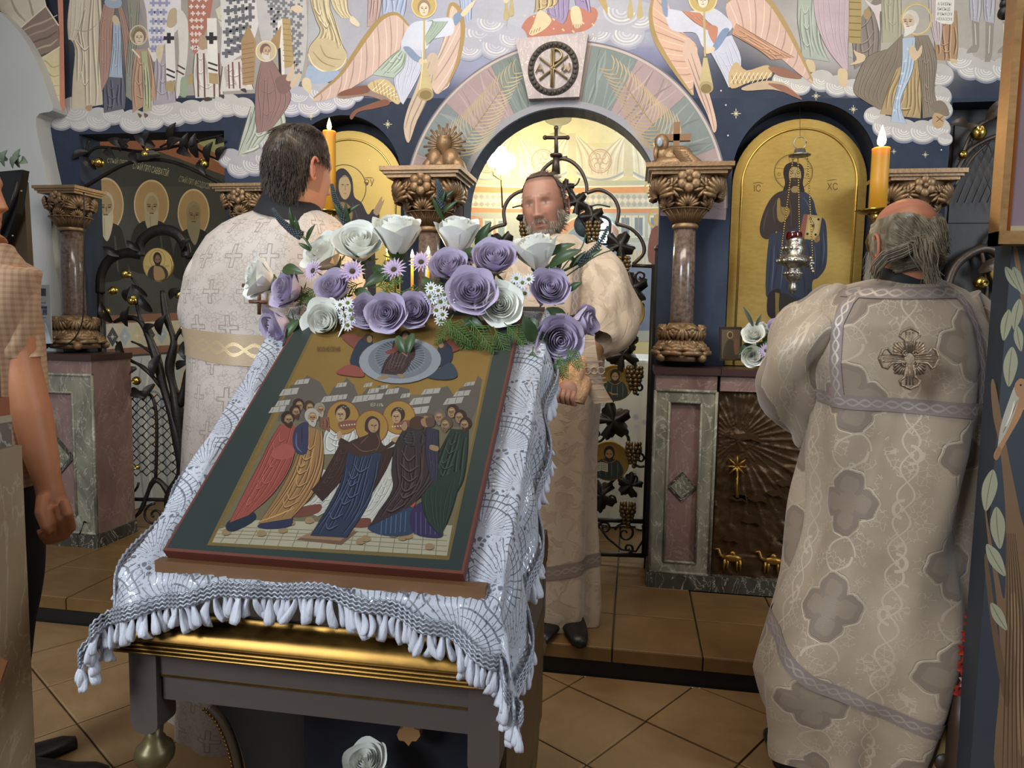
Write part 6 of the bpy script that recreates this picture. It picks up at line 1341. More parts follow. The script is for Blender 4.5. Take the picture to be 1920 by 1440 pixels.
# mandorla with seated figure, carried by two angels
P.p('7a3a28', [(640, 630), (662, 626), (690, 640), (680, 662), (660, 650)]).p('7a3a28', [(836, 640), (866, 628), (880, 640), (850, 660)])
P.p('253040', [(672, 640), (690, 632), (700, 650), (690, 680), (668, 692), (656, 676)]).p('8a3a2c', [(630, 698), (652, 684), (676, 690), (682, 706), (650, 704)]).p('253040', [(826, 640), (846, 650), (848, 672), (832, 690), (818, 676)]).p('33404e', [(826, 690), (846, 680), (858, 704), (836, 712), (800, 706)])
P.e('4a3626', 690, 634, 8, 9).e('94744c', 693, 636, 5, 6.5).e('4a3626', 830, 644, 8, 9).e('94744c', 827, 646, 5, 6.5)
P.e('8b9094', 750, 676, 77, 43, -2).e('6d7378', 750, 674, 60, 36, -2).e('545b62', 750, 668, 46, 31, -2)
for k in range(40): a = 2*pi*k/40; P.l('8a9094', 1, [(750+14*cos(a), 664+10*sin(a)), (750+48*cos(a), 670+33*sin(a))], False)
P.robe('3d2a2a', [(736, 660), (722, 678), (714, 700)], [(772, 660), (768, 684), (752, 704)], 6, .6, 1.5).p('3a2828', [(738, 640), (760, 636), (776, 648), (778, 668), (764, 680), (738, 672)]).p('7a3428', [(742, 640), (756, 640), (748, 656), (730, 664), (722, 660), (738, 652)])
P.e('33231a', 760, 630, 9, 11).e('94744c', 760, 632, 6, 8).l('8a6a44', 3, [(752, 660), (764, 668)]).p('8f744c', [(708, 708), (724, 702), (728, 708), (712, 712)]).p('8f744c', [(744, 702), (756, 702), (754, 710)])
for k in range(5): P.l('6b5450', 1.3, [(738+k*7, 660), (728+k*6, 690)])
P.text('5a3412', 'ВОЗНЕСЕНIЕ', 594, 658, 11.5, (1, .0), .62)
under(P.build('painted_scene', ENAMEL), icon)
# ================================================================== FLOWERS
def petal_mat(name, a, b_, c):
    t = Mt(name); n = t.noise(40, 4); t.color(t.ramp(n, [(.3, a), (.5, b_), (.75, c)])); t.set('Roughness', .55); t.set('Subsurface Weight', .25); t.b.inputs['Subsurface Radius'].default_value = (.02, .016, .012); t.set('Subsurface Scale', .3); t.set('Sheen Weight', .15); return t.m
M_PW = petal_mat('white_rose_petal', 'ebece2', 'f1f2e9', 'f5f5f0'); M_PL = petal_mat('lavender_rose_petal', 'b3a6c0', 'c0b4cb', 'cabfd4')
M_DL = petal_mat('lilac_daisy_petal', 'bea5c9', 'c8b1d2', 'd2bedb'); M_DW = petal_mat('white_daisy_petal', 'dfe4ea', 'e6eaee', 'eceff2')
M_DC = mat('green_yellow_disc', '8a9433', .7, 0, .3, 60, .8, 300); M_DC2 = mat('olive_disc', '5d4f2c', .7, 0, .3, 60, .8, 300)
def green(name, a, b_, rough=.42):
    t = Mt(name); n = t.noise(18, 4); t.color(t.ramp(n, [(.3, a), (.7, b_)])); t.set('Roughness', rough); return t.m
M_LEAF = green('dark_glossy_leaf', '20331a', '3c5426'); M_FERN = green('bright_fern', '3a5a22', '587636', .55); M_STEM = green('green_stem', '33491f', '4b6230')
def petal_grid(R0, z0, a0, span, h, flare, nu=8, nv=6, tip=0, ruffle=0, seed=0, spir=0):
    """one petal patch wrapped on a cup: rows bottom->rim"""
    rows = []
    for i in range(nv+1):
        t = i/nv; row = []
        for j in range(nu+1):
            s = j/nu*2-1; w = (1-.55*abs(s)**3*t) ; a = a0+s*span*.5*(.45+.55*sin(min(1, t*1.4)*pi/2))
            r = R0*(.32+.68*sin(min(1, t*1.05)*pi/2))*(1+flare*t**3*(1+.25*(1-abs(s)))); z = z0+h*t*(1-.20*abs(s)**2.2)+tip*h*max(0, t-.7)*(1-abs(s))
            r += R0*ruffle*t*t*sin(s*5+seed)*.5; r *= 1+spir*s*.5; z -= flare*h*.30*t**4
            row.append(V((r*cos(a), r*sin(a), z)))
        rows.append(row)
    return rows
def rose_meshes(open_=.5, seed=0):
    """(inner bloom mesh builder, outer petal mesh builders) of unit radius about, axis +Z"""
    rnd = random.Random(seed); inner = MB(); outer = []
    n = 19
    for k in range(n):
        t = k/(n-1); R0 = lerp(.06, .66, t**.85); a0 = k*2.399+rnd.uniform(-.2, .2); top = lerp(1.02, .90, t**2); z0 = lerp(.34, .02, t)
        inner.grid(petal_grid(R0, z0, a0, lerp(4.2, 2.0, t), top-z0+rnd.uniform(-.04, .04), .03+lerp(0, .20*open_+.06, t**2), 10, 6, .04+.10*t, .06*t, k, .12))
    for k in range(5):
        outer.append(petal_grid(.76, -.06, k*2*pi/5+.3+rnd.uniform(-.15, .15), 1.80, .98*rnd.uniform(.90, 1.03), lerp(.08, .34, open_)+rnd.uniform(0, .08), 10, 8, .30, .09, k, .10))
    return inner, outer
_rose = {}
def rose_proto(kind, open_, seed):
    key = (kind, open_, seed)
    if key not in _rose:
        inner, outer = rose_meshes(open_, seed); m = M_PW if kind == 'w' else M_PL
        o = inner.build('bloom', m); im = o.data; bpy.data.objects.remove(o); om = []
        for r in outer:
            b = MB(); b.grid(r); o = b.build('petal', m); om.append(o.data); bpy.data.objects.remove(o)
        b = MB(); b.lathe([(.06, -.30), (.16, -.26), (.30, -.14), (.42, .02)], (0, 0, 0), 10, caps=False); b.tube([(0, 0, -1.1), (.03, 0, -.6), (0, 0, -.22)], .055, 6)
        for k in range(5): a = k*2*pi/5; leaf_mesh(b, (.18*cos(a), .18*sin(a), -.2), (cos(a), sin(a), .1), (0, 0, 1), .5, .16, -.1)
        o = b.build('stem', M_STEM); sm = o.data; bpy.data.objects.remove(o); _rose[key] = (im, om, sm)
    return _rose[key]
def orient(d, roll=0):
    return V(d).normalized().to_track_quat('Z', 'Y').to_matrix().to_4x4() @ Matrix.Rotation(roll, 4, 'Z')
def rose(px, py, rpx, Y, d, kind, label, op=.5, seed=0, group=None):
    c = at(px, py, Y); r = rpx*(c-CAMP).dot(_fw)/FPX
    t = thing('rose', c, label, 'rose', group); im, om, sm = rose_proto(kind, op, seed % 4)
    M = orient(d, seed*1.3) @ Matrix.Scale(r/.98, 4) @ Matrix.Translation((0, 0, -.50)); t.rotation_euler = M.to_euler()
    for nm, me in [('bloom', im)]+[('petal', q) for q in om]+[('stem', sm)]:
        o = bpy.data.objects.new(nm, me); COL.objects.link(o); o.parent = t; o.matrix_basis = Matrix.Diagonal((r/.98, r/.98, r/.98*(1.38 if op < .38 else 1.08), 1)) @ Matrix.Translation((0, 0, -.50))
    return t
GW, GL = 'white roses in the lectern arrangement', 'lavender roses in the lectern arrangement'
YF = 1.80
for i, (x, y, r, dy, d, op, lb) in enumerate((
    (487, 522, 41, .02, (-.8, -.7, .35), .6, 'white rose at the far left end of the lectern arrangement'),
    (610, 478, 44, .06, (-.35, -.75, .55), .55, 'white rose behind the lilac daisies, third white bloom from the left end'),
    (674, 460, 47, .02, (.15, -.7, .7), .6, 'large round white rose over the left lilac daisy, turned upward'),
    (745, 440, 47, .03, (.1, -.35, .95), .35, 'tall upright white rose just above the small candle flames'),
    (858, 442, 45, .05, (.1, -.3, .95), .35, 'upright white rose with cream rim in front of the left main column'),
    (1006, 472, 44, .02, (-.2, -.35, .9), .3, 'upright white rose directly under the chin of the facing priest'),
    (613, 604, 42, -.08, (-.1, -.95, .15), .8, 'open white rose low at the left, resting on the icon corner'),
    (936, 573, 42, -.06, (.25, -.9, .2), .8, 'creamy white rose low at the right, beside the largest lavender bloom'))):
    rose(x, y, r, YF+dy, d, 'w', lb, op, i, GW)
for i, (x, y, r, dy, d, op, lb) in enumerate((
    (540, 543, 38, -.02, (-.55, -.8, .3), .6, 'lavender rose tucked against the leftmost white rose'),
    (628, 541, 36, -.05, (-.2, -.85, .5), .5, 'lavender rose between the two left lilac daisies'),
    (523, 616, 41, -.06, (-.6, -.75, -.25), .7, 'lavender rose hanging lowest at the left end, facing down'),
    (688, 586, 33, -.09, (-.1, -.95, .2), .6, 'leftmost of the three lavender roses at the top centre of the icon'),
    (727, 588, 37, -.11, (.0, -.97, .15), .8, 'middle of the three lavender roses at the top centre of the icon'),
    (780, 583, 34, -.09, (-.1, -.95, .2), .7, 'rightmost of the three lavender roses at the top centre of the icon'),
    (843, 502, 37, -.02, (.0, -.8, .6), .4, 'lavender rose below the white bloom in front of the left main column'),
    (927, 488, 42, -.01, (.15, -.75, .6), .7, 'wide lavender rose under the pink daisy at the priest’s chest'),
    (886, 549, 45, -.08, (.1, -.92, .35), .8, 'largest lavender rose, right of centre, beside the small white daisies'),
    (1029, 543, 39, -.01, (.3, -.85, .4), .5, 'lavender rose directly below the upright white rose at the right'),
    (1046, 636, 44, -.04, (.35, -.85, -.1), .8, 'big lavender rose hanging at the lower right over the cloth'),
    (1094, 603, 31, .02, (.9, -.4, .15), .3, 'small lavender rose at the right end, turned to the right'))):
    rose(x, y, r, YF+dy, d, 'l', lb, op, i+1, GL)
# ---- daisies
def split_parts(n, w, rings, m, dm, dr):
    out = []
    b = MB()
    for q in range(rings):
        for k in range(n):
            a = 2*pi*(k+.5*q)/n; d = V((cos(a), sin(a), .12+.28*q)).normalized(); L = 1-.22*q; leaf_mesh(b, V((cos(a), sin(a), 0))*dr*.6, d, (0, 0, 1), L-dr*.5, w, .06)
    o = b.build('petals', m); out.append(('petals', o.data)); bpy.data.objects.remove(o)
    b = MB(); b.ball((0, 0, .08), dr, 10, 6, (1, 1, .55)); o = b.build('disc', dm); out.append(('disc', o.data)); bpy.data.objects.remove(o)
    b = MB(); b.tube([(0, 0, -.02), (.02, 0, -.5), (0, 0, -1.2)], .06, 5); o = b.build('stem', M_STEM); out.append(('stem', o.data)); bpy.data.objects.remove(o)
    return out
DLm = split_parts(17, .20, 2, M_DL, M_DC2, .22); DWm = split_parts(12, .30, 1, M_DW, M_DC, .30)
def daisy(px, py, rpx, Y, d, ms, label, group):
    c = at(px, py, Y); r = rpx*(c-CAMP).dot(_fw)/FPX; t = thing('daisy', c, label, 'daisy', group); t.rotation_euler = orient(d, px).to_euler()
    for nm, me in ms: o = bpy.data.objects.new(nm, me); COL.objects.link(o); o.parent = t; o.scale = (r, r, r)
for x, y, r, dy, d, lb in ((588, 508, 24, -.03, (-.4, -.85, .3), 'lilac daisy left of the lavender rose between the left daisies'), (661, 509, 25, -.05, (.2, -.9, .3), 'lilac daisy under the large round white rose, olive disc showing'), (739, 506, 25, -.03, (0, -.9, .45), 'lilac daisy below the upright white rose at the small flames'), (790, 492, 24, -.01, (.1, -.85, .5), 'lilac daisy in front of the brightest small candle flame'), (878, 488, 18, .02, (.3, -.6, .7), 'lilac daisy squeezed between two right lavender roses'), (930, 457, 18, .07, (.1, -.3, .95), 'pink daisy seen edge-on above the wide lavender rose')):
    daisy(x, y, r, YF+dy, d, DLm, lb, 'lilac daisies in the lectern arrangement')
ORD = ('topmost', 'second', 'third', 'fourth', 'fifth', 'sixth', 'seventh', 'eighth', 'ninth', 'tenth')
def dz(pts, Y, where):
    for i, (x, y) in enumerate(sorted(pts, key=lambda q: q[1])): daisy(x, y, 12.5, Y, (random.uniform(-.3, .3), -.9, random.uniform(.1, .5)), DWm, ('lowest' if i == len(pts)-1 else ORD[i]+('' if i == 0 else ' from top'))+' small white daisy '+where, 'small white daisies '+where)
dz([(638, 572), (652, 568), (657, 582), (646, 592), (660, 598), (652, 610)], 1.70, 'left of the three lavender roses'); dz([(808, 540), (822, 545), (834, 553), (812, 562), (826, 566), (842, 568), (818, 582), (830, 590), (806, 556), (826, 600)], 1.70, 'beside the largest lavender rose'); dz([(968, 522), (980, 530), (970, 540), (984, 550), (992, 524), (962, 532)], 1.76, 'under the upright right rose')
# ---- blue veronica spikes
M_VER = mat('blue_green_veronica_bud', '434d55', .6, 0, .35, 60)
def spike(pts, Y, label):
    P3 = [at(x, y, Y) for x, y in smooth_pts(pts, False, 8)]; n = len(P3); t = thing('veronica_spike', P3[0], label, 'flower spike', 'veronica spikes in the lectern arrangement')
    b = MB(); b.tube(P3, lambda q: .0035*(1-.4*q), 6); under(b.build('stem', M_STEM), t); b = MB(); rnd = random.Random(int(pts[0][0]))
    for i in range(int(n*.35), n):
        f = (i-n*.35)/(n*.65); rr = .0105*(1-f*.75); tg = (P3[min(i+1, n-1)]-P3[i-1]).normalized(); u = tg.orthogonal().normalized(); w = tg.cross(u)
        for k in range(8): a = k*pi/4+i*.4; b.ball(P3[i]+u*rr*cos(a)+w*rr*sin(a), .0032*(1.1-.5*f), 5, 4)
    under(b.build('buds', M_VER), t); b = MB()
    b.tube(P3[int(n*.8):], lambda q: .005*(1-.8*q), 6); under(b.build('green_tip', M_FERN), t)
    for k in range(4):
        i = int(n*(.12+.11*k)); a = rnd.uniform(-1, 1); b = MB(); leaf_mesh(b, P3[i], V((a+(1 if k % 2 else -1)*.6, -.2, .8)), (0, -1, .2), rnd.uniform(.04, .07), .014, .1); under(b.build('leaf', M_LEAF), t)
for pts, lb in (([(590, 480), (572, 448), (548, 432), (525, 412), (512, 392)], 'veronica spike leaning left across the brown-haired priest’s white robe'), ([(668, 450), (655, 425), (640, 400), (628, 372), (622, 346)], 'veronica spike in front of the left candle stand'), ([(835, 420), (826, 400), (826, 375), (824, 352), (819, 338)], 'upright veronica spike in front of the left main capital'), ([(1030, 520), (1072, 500), (1100, 482), (1125, 455), (1140, 425)], 'dark veronica spike leaning right past the facing priest’s shoulder')): spike(pts, YF+.05, lb)
# ---- leaves: each large leaf a thing of its own
for i, (x, y, a, ln, w, Y, lb) in enumerate((
    (530, 505, 10, 50, 26, 1.78, 'dark leaf between the leftmost white rose and the lilac daisy'), (735, 512, 150, 60, 26, 1.79, 'dark leaf behind the lilac daisy under the upright white rose'), (700, 498, 40, 56, 24, 1.80, 'dark leaf right of the large round white rose'), (895, 470, -60, 60, 26, 1.84, 'pointed leaf between the upright rose and the pink daisy'), (870, 470, 20, 40, 20, 1.83, 'small dark leaf at the foot of the upright cream-rimmed rose'),
    (1030, 500, -25, 70, 26, 1.80, 'bright leaf right of the white rose under the priest’s chin'), (1025, 480, -20, 60, 20, 1.84, 'long leaf pointing right over the priest’s sleeve'), (1000, 640, -110, 52, 34, 1.70, 'broad rounded leaf above the right cloth edge'), (745, 630, 60, 44, 22, 1.66, 'dark leaf under the middle lavender rose on the icon'), (775, 625, 100, 44, 22, 1.66, 'dark leaf hanging right of the middle lavender rose'),
    (575, 560, 30, 44, 24, 1.76, 'dark leaf between the lavender roses at the left'), (870, 600, 20, 46, 24, 1.72, 'dark leaf below the largest lavender rose'), (905, 600, 160, 40, 22, 1.72, 'dark leaf left of the creamy low rose'), (1066, 545, -30, 30, 16, 1.80, 'light green leaf at the right end above the small rose'), (1062, 600, -150, 44, 26, 1.78, 'leaf behind the big hanging lavender rose'), (665, 545, 20, 46, 24, 1.76, 'dark leaf in the centre left of the bouquet'), (795, 520, 60, 46, 24, 1.78, 'dark leaf in the centre of the bouquet under the daisies'), (985, 600, 30, 40, 24, 1.76, 'dark leaf right of the creamy low rose'), (560, 600, 120, 40, 22, 1.72, 'dark leaf left of the open low white rose'))):
    c = at(x, y, Y); s = (c-CAMP).dot(_fw)/FPX; b = MB(); leaf_mesh(b, V((0, 0, 0)), V((cos(R(a)), -.25, -sin(R(a)))), V((0, -1, .4)), ln*s, w*s, .12); o = b.build('leaf', M_LEAF); o.location = c; tag(o, lb, 'leaf', 'leaves in the lectern arrangement')
# ---- feathery fern sprays
def fern(x0, y0, a, ln, Y, label, m=None, n=11):
    c = at(x0, y0, Y); s = (c-CAMP).dot(_fw)/FPX; L = ln*s; b = MB(); d = V((cos(R(a)), -.15, -sin(R(a)))).normalized(); nrm = V((0, -1, .3)); nrm = (nrm-d*nrm.dot(d)).normalized(); sd = d.cross(nrm); rnd = random.Random(int(x0*7+y0))
    st = [d*(L*k/n)+V((0, 0, -.10*L*(k/n)**2)) for k in range(n+1)]; b.tube(st, .0012, 4)
    for k in range(2, n+1):
        for g in (-1, 1):
            q = L*.36*(1.05-k/n)+.010; dd = (d*.7+sd*g*.8+nrm*rnd.uniform(-.3, .3)).normalized(); e = st[k]+dd*q; b.tube([st[k], st[k].lerp(e, .5)+d*q*.1, e], [.0011, .0013, .0005], 4)
            for f in (.35, .6, .85): p = st[k].lerp(e, f); b.tube([p, p+(d*.9+sd*g*.1+nrm*rnd.uniform(-.5, .5)).normalized()*q*.36], [.0010, .0003], 4)
    o = b.build('fern_spray', m or M_FERN); o.location = c; tag(o, label, 'fern', 'fern sprays in the lectern arrangement')
for i, (x, y, a, ln, Y) in enumerate(sorted(((840, 600, -60+110, 60, 1.68), (860, 605, 70, 60, 1.67), (885, 610, 95, 56, 1.67), (905, 612, 80, 62, 1.67), (925, 612, 60, 60, 1.67), (945, 605, 40, 50, 1.68), (850, 590, 120, 54, 1.68), (830, 600, 30, 70, 1.67), (880, 600, 45, 70, 1.66)), key=lambda q: q[0]+.01*q[1])): fern(x, y, a, ln, Y, ('leftmost ' if i == 0 else ORD[i]+' from left ')+'bright fern spray under the right roses, over the icon')
for i, (x, y, a, ln, Y) in enumerate(sorted(((985, 590, 100, 70, 1.74), (1005, 600, 80, 70, 1.74), (1045, 660, 70, 44, 1.72), (1060, 650, 50, 44, 1.74), (1000, 650, 95, 50, 1.70)), key=lambda q: q[0]+.01*q[1])): fern(x, y, a, ln, Y, ('leftmost ' if i == 0 else ORD[i]+' from left ')+'fern spray hanging beside the big right lavender rose')
for i, (x, y, a, ln, Y) in enumerate(sorted(((560, 590, 70, 60, 1.74), (575, 600, 95, 56, 1.73), (585, 570, 60, 54, 1.75), (545, 580, 110, 60, 1.75)), key=lambda q: q[0]+.01*q[1])): fern(x, y, a, ln, Y, ('leftmost ' if i == 0 else ORD[i]+' from left ')+'fern spray among the roses at the left end')
for i, (x, y, a, ln, Y) in enumerate(sorted(((700, 540, -20, 60, 1.76), (745, 545, 10, 60, 1.75), (790, 530, 20, 60, 1.76), (680, 530, 160, 56, 1.77), (760, 550, 170, 60, 1.75), (720, 530, -70, 50, 1.80), (820, 520, -80, 50, 1.82), (900, 530, 30, 50, 1.78), (600, 540, 150, 44, 1.79), (960, 560, 80, 60, 1.78)), key=lambda q: q[0]+.01*q[1])): fern(x, y, a, ln, Y, ('leftmost ' if i == 0 else ORD[i]+' from left ')+'fern spray filling the middle of the bouquet')
# ---- thin twigs leaning right
b = MB()
for pts in ([(1045, 530), (1080, 505), (1118, 480), (1150, 468)], [(1040, 525), (1065, 490), (1090, 465), (1098, 440)]): b.tube([at(x, y, 1.83) for x, y in smooth_pts(pts, False, 5)], .0018, 5)
tag(b.build('twig', M_STEM), 'thin bare twigs leaning right across the facing priest’s sleeve', 'twig')
# ---- floral foam holding the stems, on the desk top
b = MB(); rows = []
for i in range(25):
    f = i/24; x = lerp(-.86, -.14, f); r = .055*(1-.4*abs(f-.5)); rows.append([V((x, 1.90+r*cos(a)*1.0, 1.335+r*.8*sin(a)+.006*sin(i*5+k))) for k, a in enumerate([2*pi*q/10 for q in range(10)])])
b.grid(rows, True, True, True); tag(b.build('floral_foam', mat('dark_moss_foam', '1a2212', .9, 0, .4, 40, 1, 60)), 'mossy dark foam block holding the bouquet above the icon', 'flower foam')
# ---- thin candles burning behind the bouquet
for x, y, lb in ((727, 474, 'left of the three small candles burning behind the bouquet'), (773, 484, 'middle of the three small candles burning behind the bouquet'), (803, 478, 'right of the three small candles burning behind the bouquet')):
    p = at(x, y, 2.05); z0 = 1.30; b = MB(); b.lathe([(.0045, z0-p.z), (.0042, -.002), (.002, 0)], p, 8); o = tag(b.build('thin_candle', M_WAX), lb, 'candle', 'thin candles behind the bouquet'); q = flame('flame', p, .026, o, 1.6)
p = at(765, 600, 2.05); b = MB(); b.lathe([(.085, 0), (.09, .02), (.09, .05), (.08, .05), (.08, .02)], (p.x, 2.05, 1.26), 28); b.lathe([(.085, -1.26), (.08, -1.22), (.02, -1.1), (.02, -.02), (.08, 0)], (p.x, 2.05, 1.26), 18); tag(b.build('sand_candle_stand', M_BRASS), 'round brass candle tray standing behind the bouquet', 'candle stand')
# ================================================================== PEOPLE
def skin_mat(name, rough=.5):
    t = Mt(name); a = t.n('ShaderNodeAttribute'); a.attribute_name = 'Col'; n = t.noise(55, 4); n2 = t.noise(260, 2)
    t.color(t.mul(a.outputs['Color'], n*.18+.91)); t.set('Roughness', rough); t.set('Subsurface Weight', .12); t.b.inputs['Subsurface Radius'].default_value = (.012, .005, .003); t.set('Subsurface Scale', .5); t.bump(n2, .12, .001); return t.m
M_SKIN = skin_mat('human_skin')
def g(x, s): return math.exp(-(x/s)**2)
HEADT = [(.122, .002, .002, .002), (.119, .022, .026, .026), (.112, .040, .047, .048), (.098, .054, .063, .068), (.078, .065, .077, .085), (.05, .0735, .087, .097), (.02, .077, .091, .100), (-.01, .0755, .091, .097), (-.04, .0705, .090, .088), (-.065, .064, .089, .074), (-.088, .054, .087, .062), (-.105, .043, .080, .056), (-.118, .040, .062, .056), (-.130, .050, .040, .060), (-.150, .056, .046, .064), (-.185, .060, .052, .068), (-.215, .075, .062, .075), (-.245, .090, .066, .072), (-.30, .12, .075, .08), (-.42, .12, .08, .09), (-.6, .11, .08, .09), (-.9, .17, .13, .13), (-1.3, .16, .12, .13), (-1.62, .13, .11, .11)]
def head_surface(face=True, slim=1.0, jowl=0):
    def S(t, z):
        a, bf, bb = interp(HEADT, -z) if False else interp([(-q[0],)+q[1:] for q in HEADT], -z)
        c, s = cos(t), sin(t); x = a*slim*(abs(s)**.98)*(1 if s > 0 else -1); y = -bf*(abs(c)**.97) if c > 0 else bb*abs(c)
        if face and c > 0 and z > -.125:
            d = 0; ax = abs(x)
            if -.05 < z < .035: k = min(1, max(0, (.03-z)/.066)); d += (.004+.021*k**1.3)*g(x, .008+.006*k)*(1 if z > -.036 else max(0, 1-(-.036-z)/.010))
            d += .009*g(ax-.013, .007)*g(z+.037, .008)
            d += .0055*g(z-.030, .010)*g(ax-.030, .024)-.011*g(ax-.031, .015)*g(z-.010, .012)+.0055*g(ax-.031, .010)*g(z-.008, .008)
            d += .005*g(ax-.046, .018)*g(z+.022, .020)
            d += .0065*g(x, .020)*g(z+.058, .006)-.0065*g(x, .021)*g(z+.066, .0035)+.007*g(x, .017)*g(z+.074, .006)-.004*g(x, .02)*g(z+.086, .006)+.007*g(x, .018)*g(z+.101, .012)
            d -= .003*g(ax-.026-.25*max(0, -z-.03), .005)*(1 if -.075 < z < -.03 else 0)
            y -= d*max(0, c)**.3
        return V((x, y, z))
    return S
def make_body(name, S, colf, M, parent, zlow=-.30, nt=110, face=True, shift=V((0, 0, 0))):
    zlow = -.50; sc_ = M.to_scale()[0]; f_ = M.to_quaternion() @ V((0, -1, 0)); ML = Matrix.Translation(M.translation) @ Matrix.Rotation(atan2(f_.x, -f_.y), 4, 'Z') @ Matrix.Scale(sc_, 4)
    def W_(p):
        k = max(0, min(1, (-.135-p.z)/.10)); k = k*k*(3-2*k); q = (M @ p).lerp(ML @ p, k)
        return q+shift*k
    zs = [.122]; z = .122
    while z > -.13: z -= .0034 if (face and z < .05) else .006; zs.append(z)
    while z > zlow: z -= .02; zs.append(z)
    ts = []
    for k in range(nt): u = k/nt*2*pi; ts.append(u-.42*sin(u) if face else u)
    vs = []; cs = []; fs = []
    for z in zs:
        for t in ts: p = S(t, z); vs.append(W_(p)); cs.append((*colf(p, t), 1))
    n = len(ts)
    for i in range(len(zs)-1):
        for j in range(n): fs.append((i*n+j, i*n+(j+1) % n, (i+1)*n+(j+1) % n, (i+1)*n+j))
    # ears
    for sg in (-1, 1):
        rows = []; m = 14
        for i in range(m+1):
            a = lerp(-2.2, 2.4, i/m); cx, cz = .005+.017*cos(a)*(.9 if a > 0 else .8), .030*sin(a)+(.002)
            c = V((sg*(.078+.006*(.5+.5*cos(a*.5))), .012+cx*.8, cz-.008)); rows.append([c+V((sg*.0045*cos(q)+sg*.004, .0042*sin(q)*cos(a), .0042*sin(q)*sin(a))) for q in [2*pi*k/8 for k in range(8)]])
        b0 = len(vs); 
        for r in rows:
            for p in r: vs.append(M @ p); cs.append((*colf(V((sg*.08, 0, -.02)), pi/2, True), 1))
        for i in range(m):
            for j in range(8): fs.append((b0+i*8+j, b0+i*8+(j+1) % 8, b0+(i+1)*8+(j+1) % 8, b0+(i+1)*8+j))
        b0 = len(vs); rows = []
        for i in range(7):
            for j in range(9): u, w = i/6*2-1, j/8*2*pi; p = V((sg*(.080-.003*abs(u)), .016+.014*sqrt(max(0, 1-u*u))*cos(w)*.8, -.008+.027*u+.004*sin(w))); vs.append(M @ p); cs.append((*colf(V((sg*.08, 0, -.03)), pi/2, True), 1))
        for i in range(6):
            for j in range(8): fs.append((b0+i*9+j, b0+i*9+j+1, b0+(i+1)*9+j+1, b0+(i+1)*9+j))
    o = newobj(name, vs, fs, M_SKIN, None, True, None, cs); under(o, parent); return o
def strand_mat(name, a, b_, c):
    t = Mt(name); n = t.noise(45, 3, stretch=(1, 1, .25)); t.color(t.ramp(n, [(.3, a), (.5, b_), (.72, c)])); t.set('Roughness', .42); return t.m
def strands(name, S, M, region, n, length, r, m, parent, flow, lift=.003, seed=0, cap=True, zr=(-.12, .122)):
    """hair: a thin shell plus many combed strands"""
    rnd = random.Random(seed); b = MB()
    if cap:
        nt, nz = 90, 60; idx = {}
        for i in range(nz+1):
            z = lerp(zr[1]-.0005, zr[0], i/nz)
            for j in range(nt):
                t = 2*pi*j/nt; p = S(t, z)
                if region(p, t) > 0:
                    k = min(1, region(p, t)*6); q = V((p.x, p.y, p.z*.6)); q = q.normalized()*(lift*k*(1+.5*noise.noise(p*70)))
                    idx[(i, j)] = len(b.v); b.v.append(M @ (p+q+V((0, 0, lift*.7 if p.z > .08 else 0)))); b.uv.append((0, 0))
        for (i, j) in idx:
            q = [(i, j), (i, (j+1) % nt), (i+1, (j+1) % nt), (i+1, j)]
            if all(k in idx for k in q): b.f.append(tuple(idx[k] for k in q)); b.mi.append(0)
    c = 0; tries = 0
    while c < n and tries < n*12:
        tries += 1; t = rnd.uniform(0, 2*pi); z = rnd.uniform(*zr); p = S(t, z)
        if region(p, t) <= rnd.uniform(0, .12): continue
        c += 1; nr = V((p.x, p.y, p.z*.4)).normalized(); d = flow(p, t, rnd); L = length*rnd.uniform(.6, 1.25); pts = []
        q = p+nr*lift*.6; dd = (d+nr*.35).normalized()
        for k in range(4): pts.append(M @ q); q = q+dd*(L/3); dd = (dd+d*.7-nr*.10+V((0, 0, -.12))).normalized()
        b.tube(pts, [r, r, r*.8, r*.25], 3, False)
    o = b.build(name, m); under(o, parent); return o
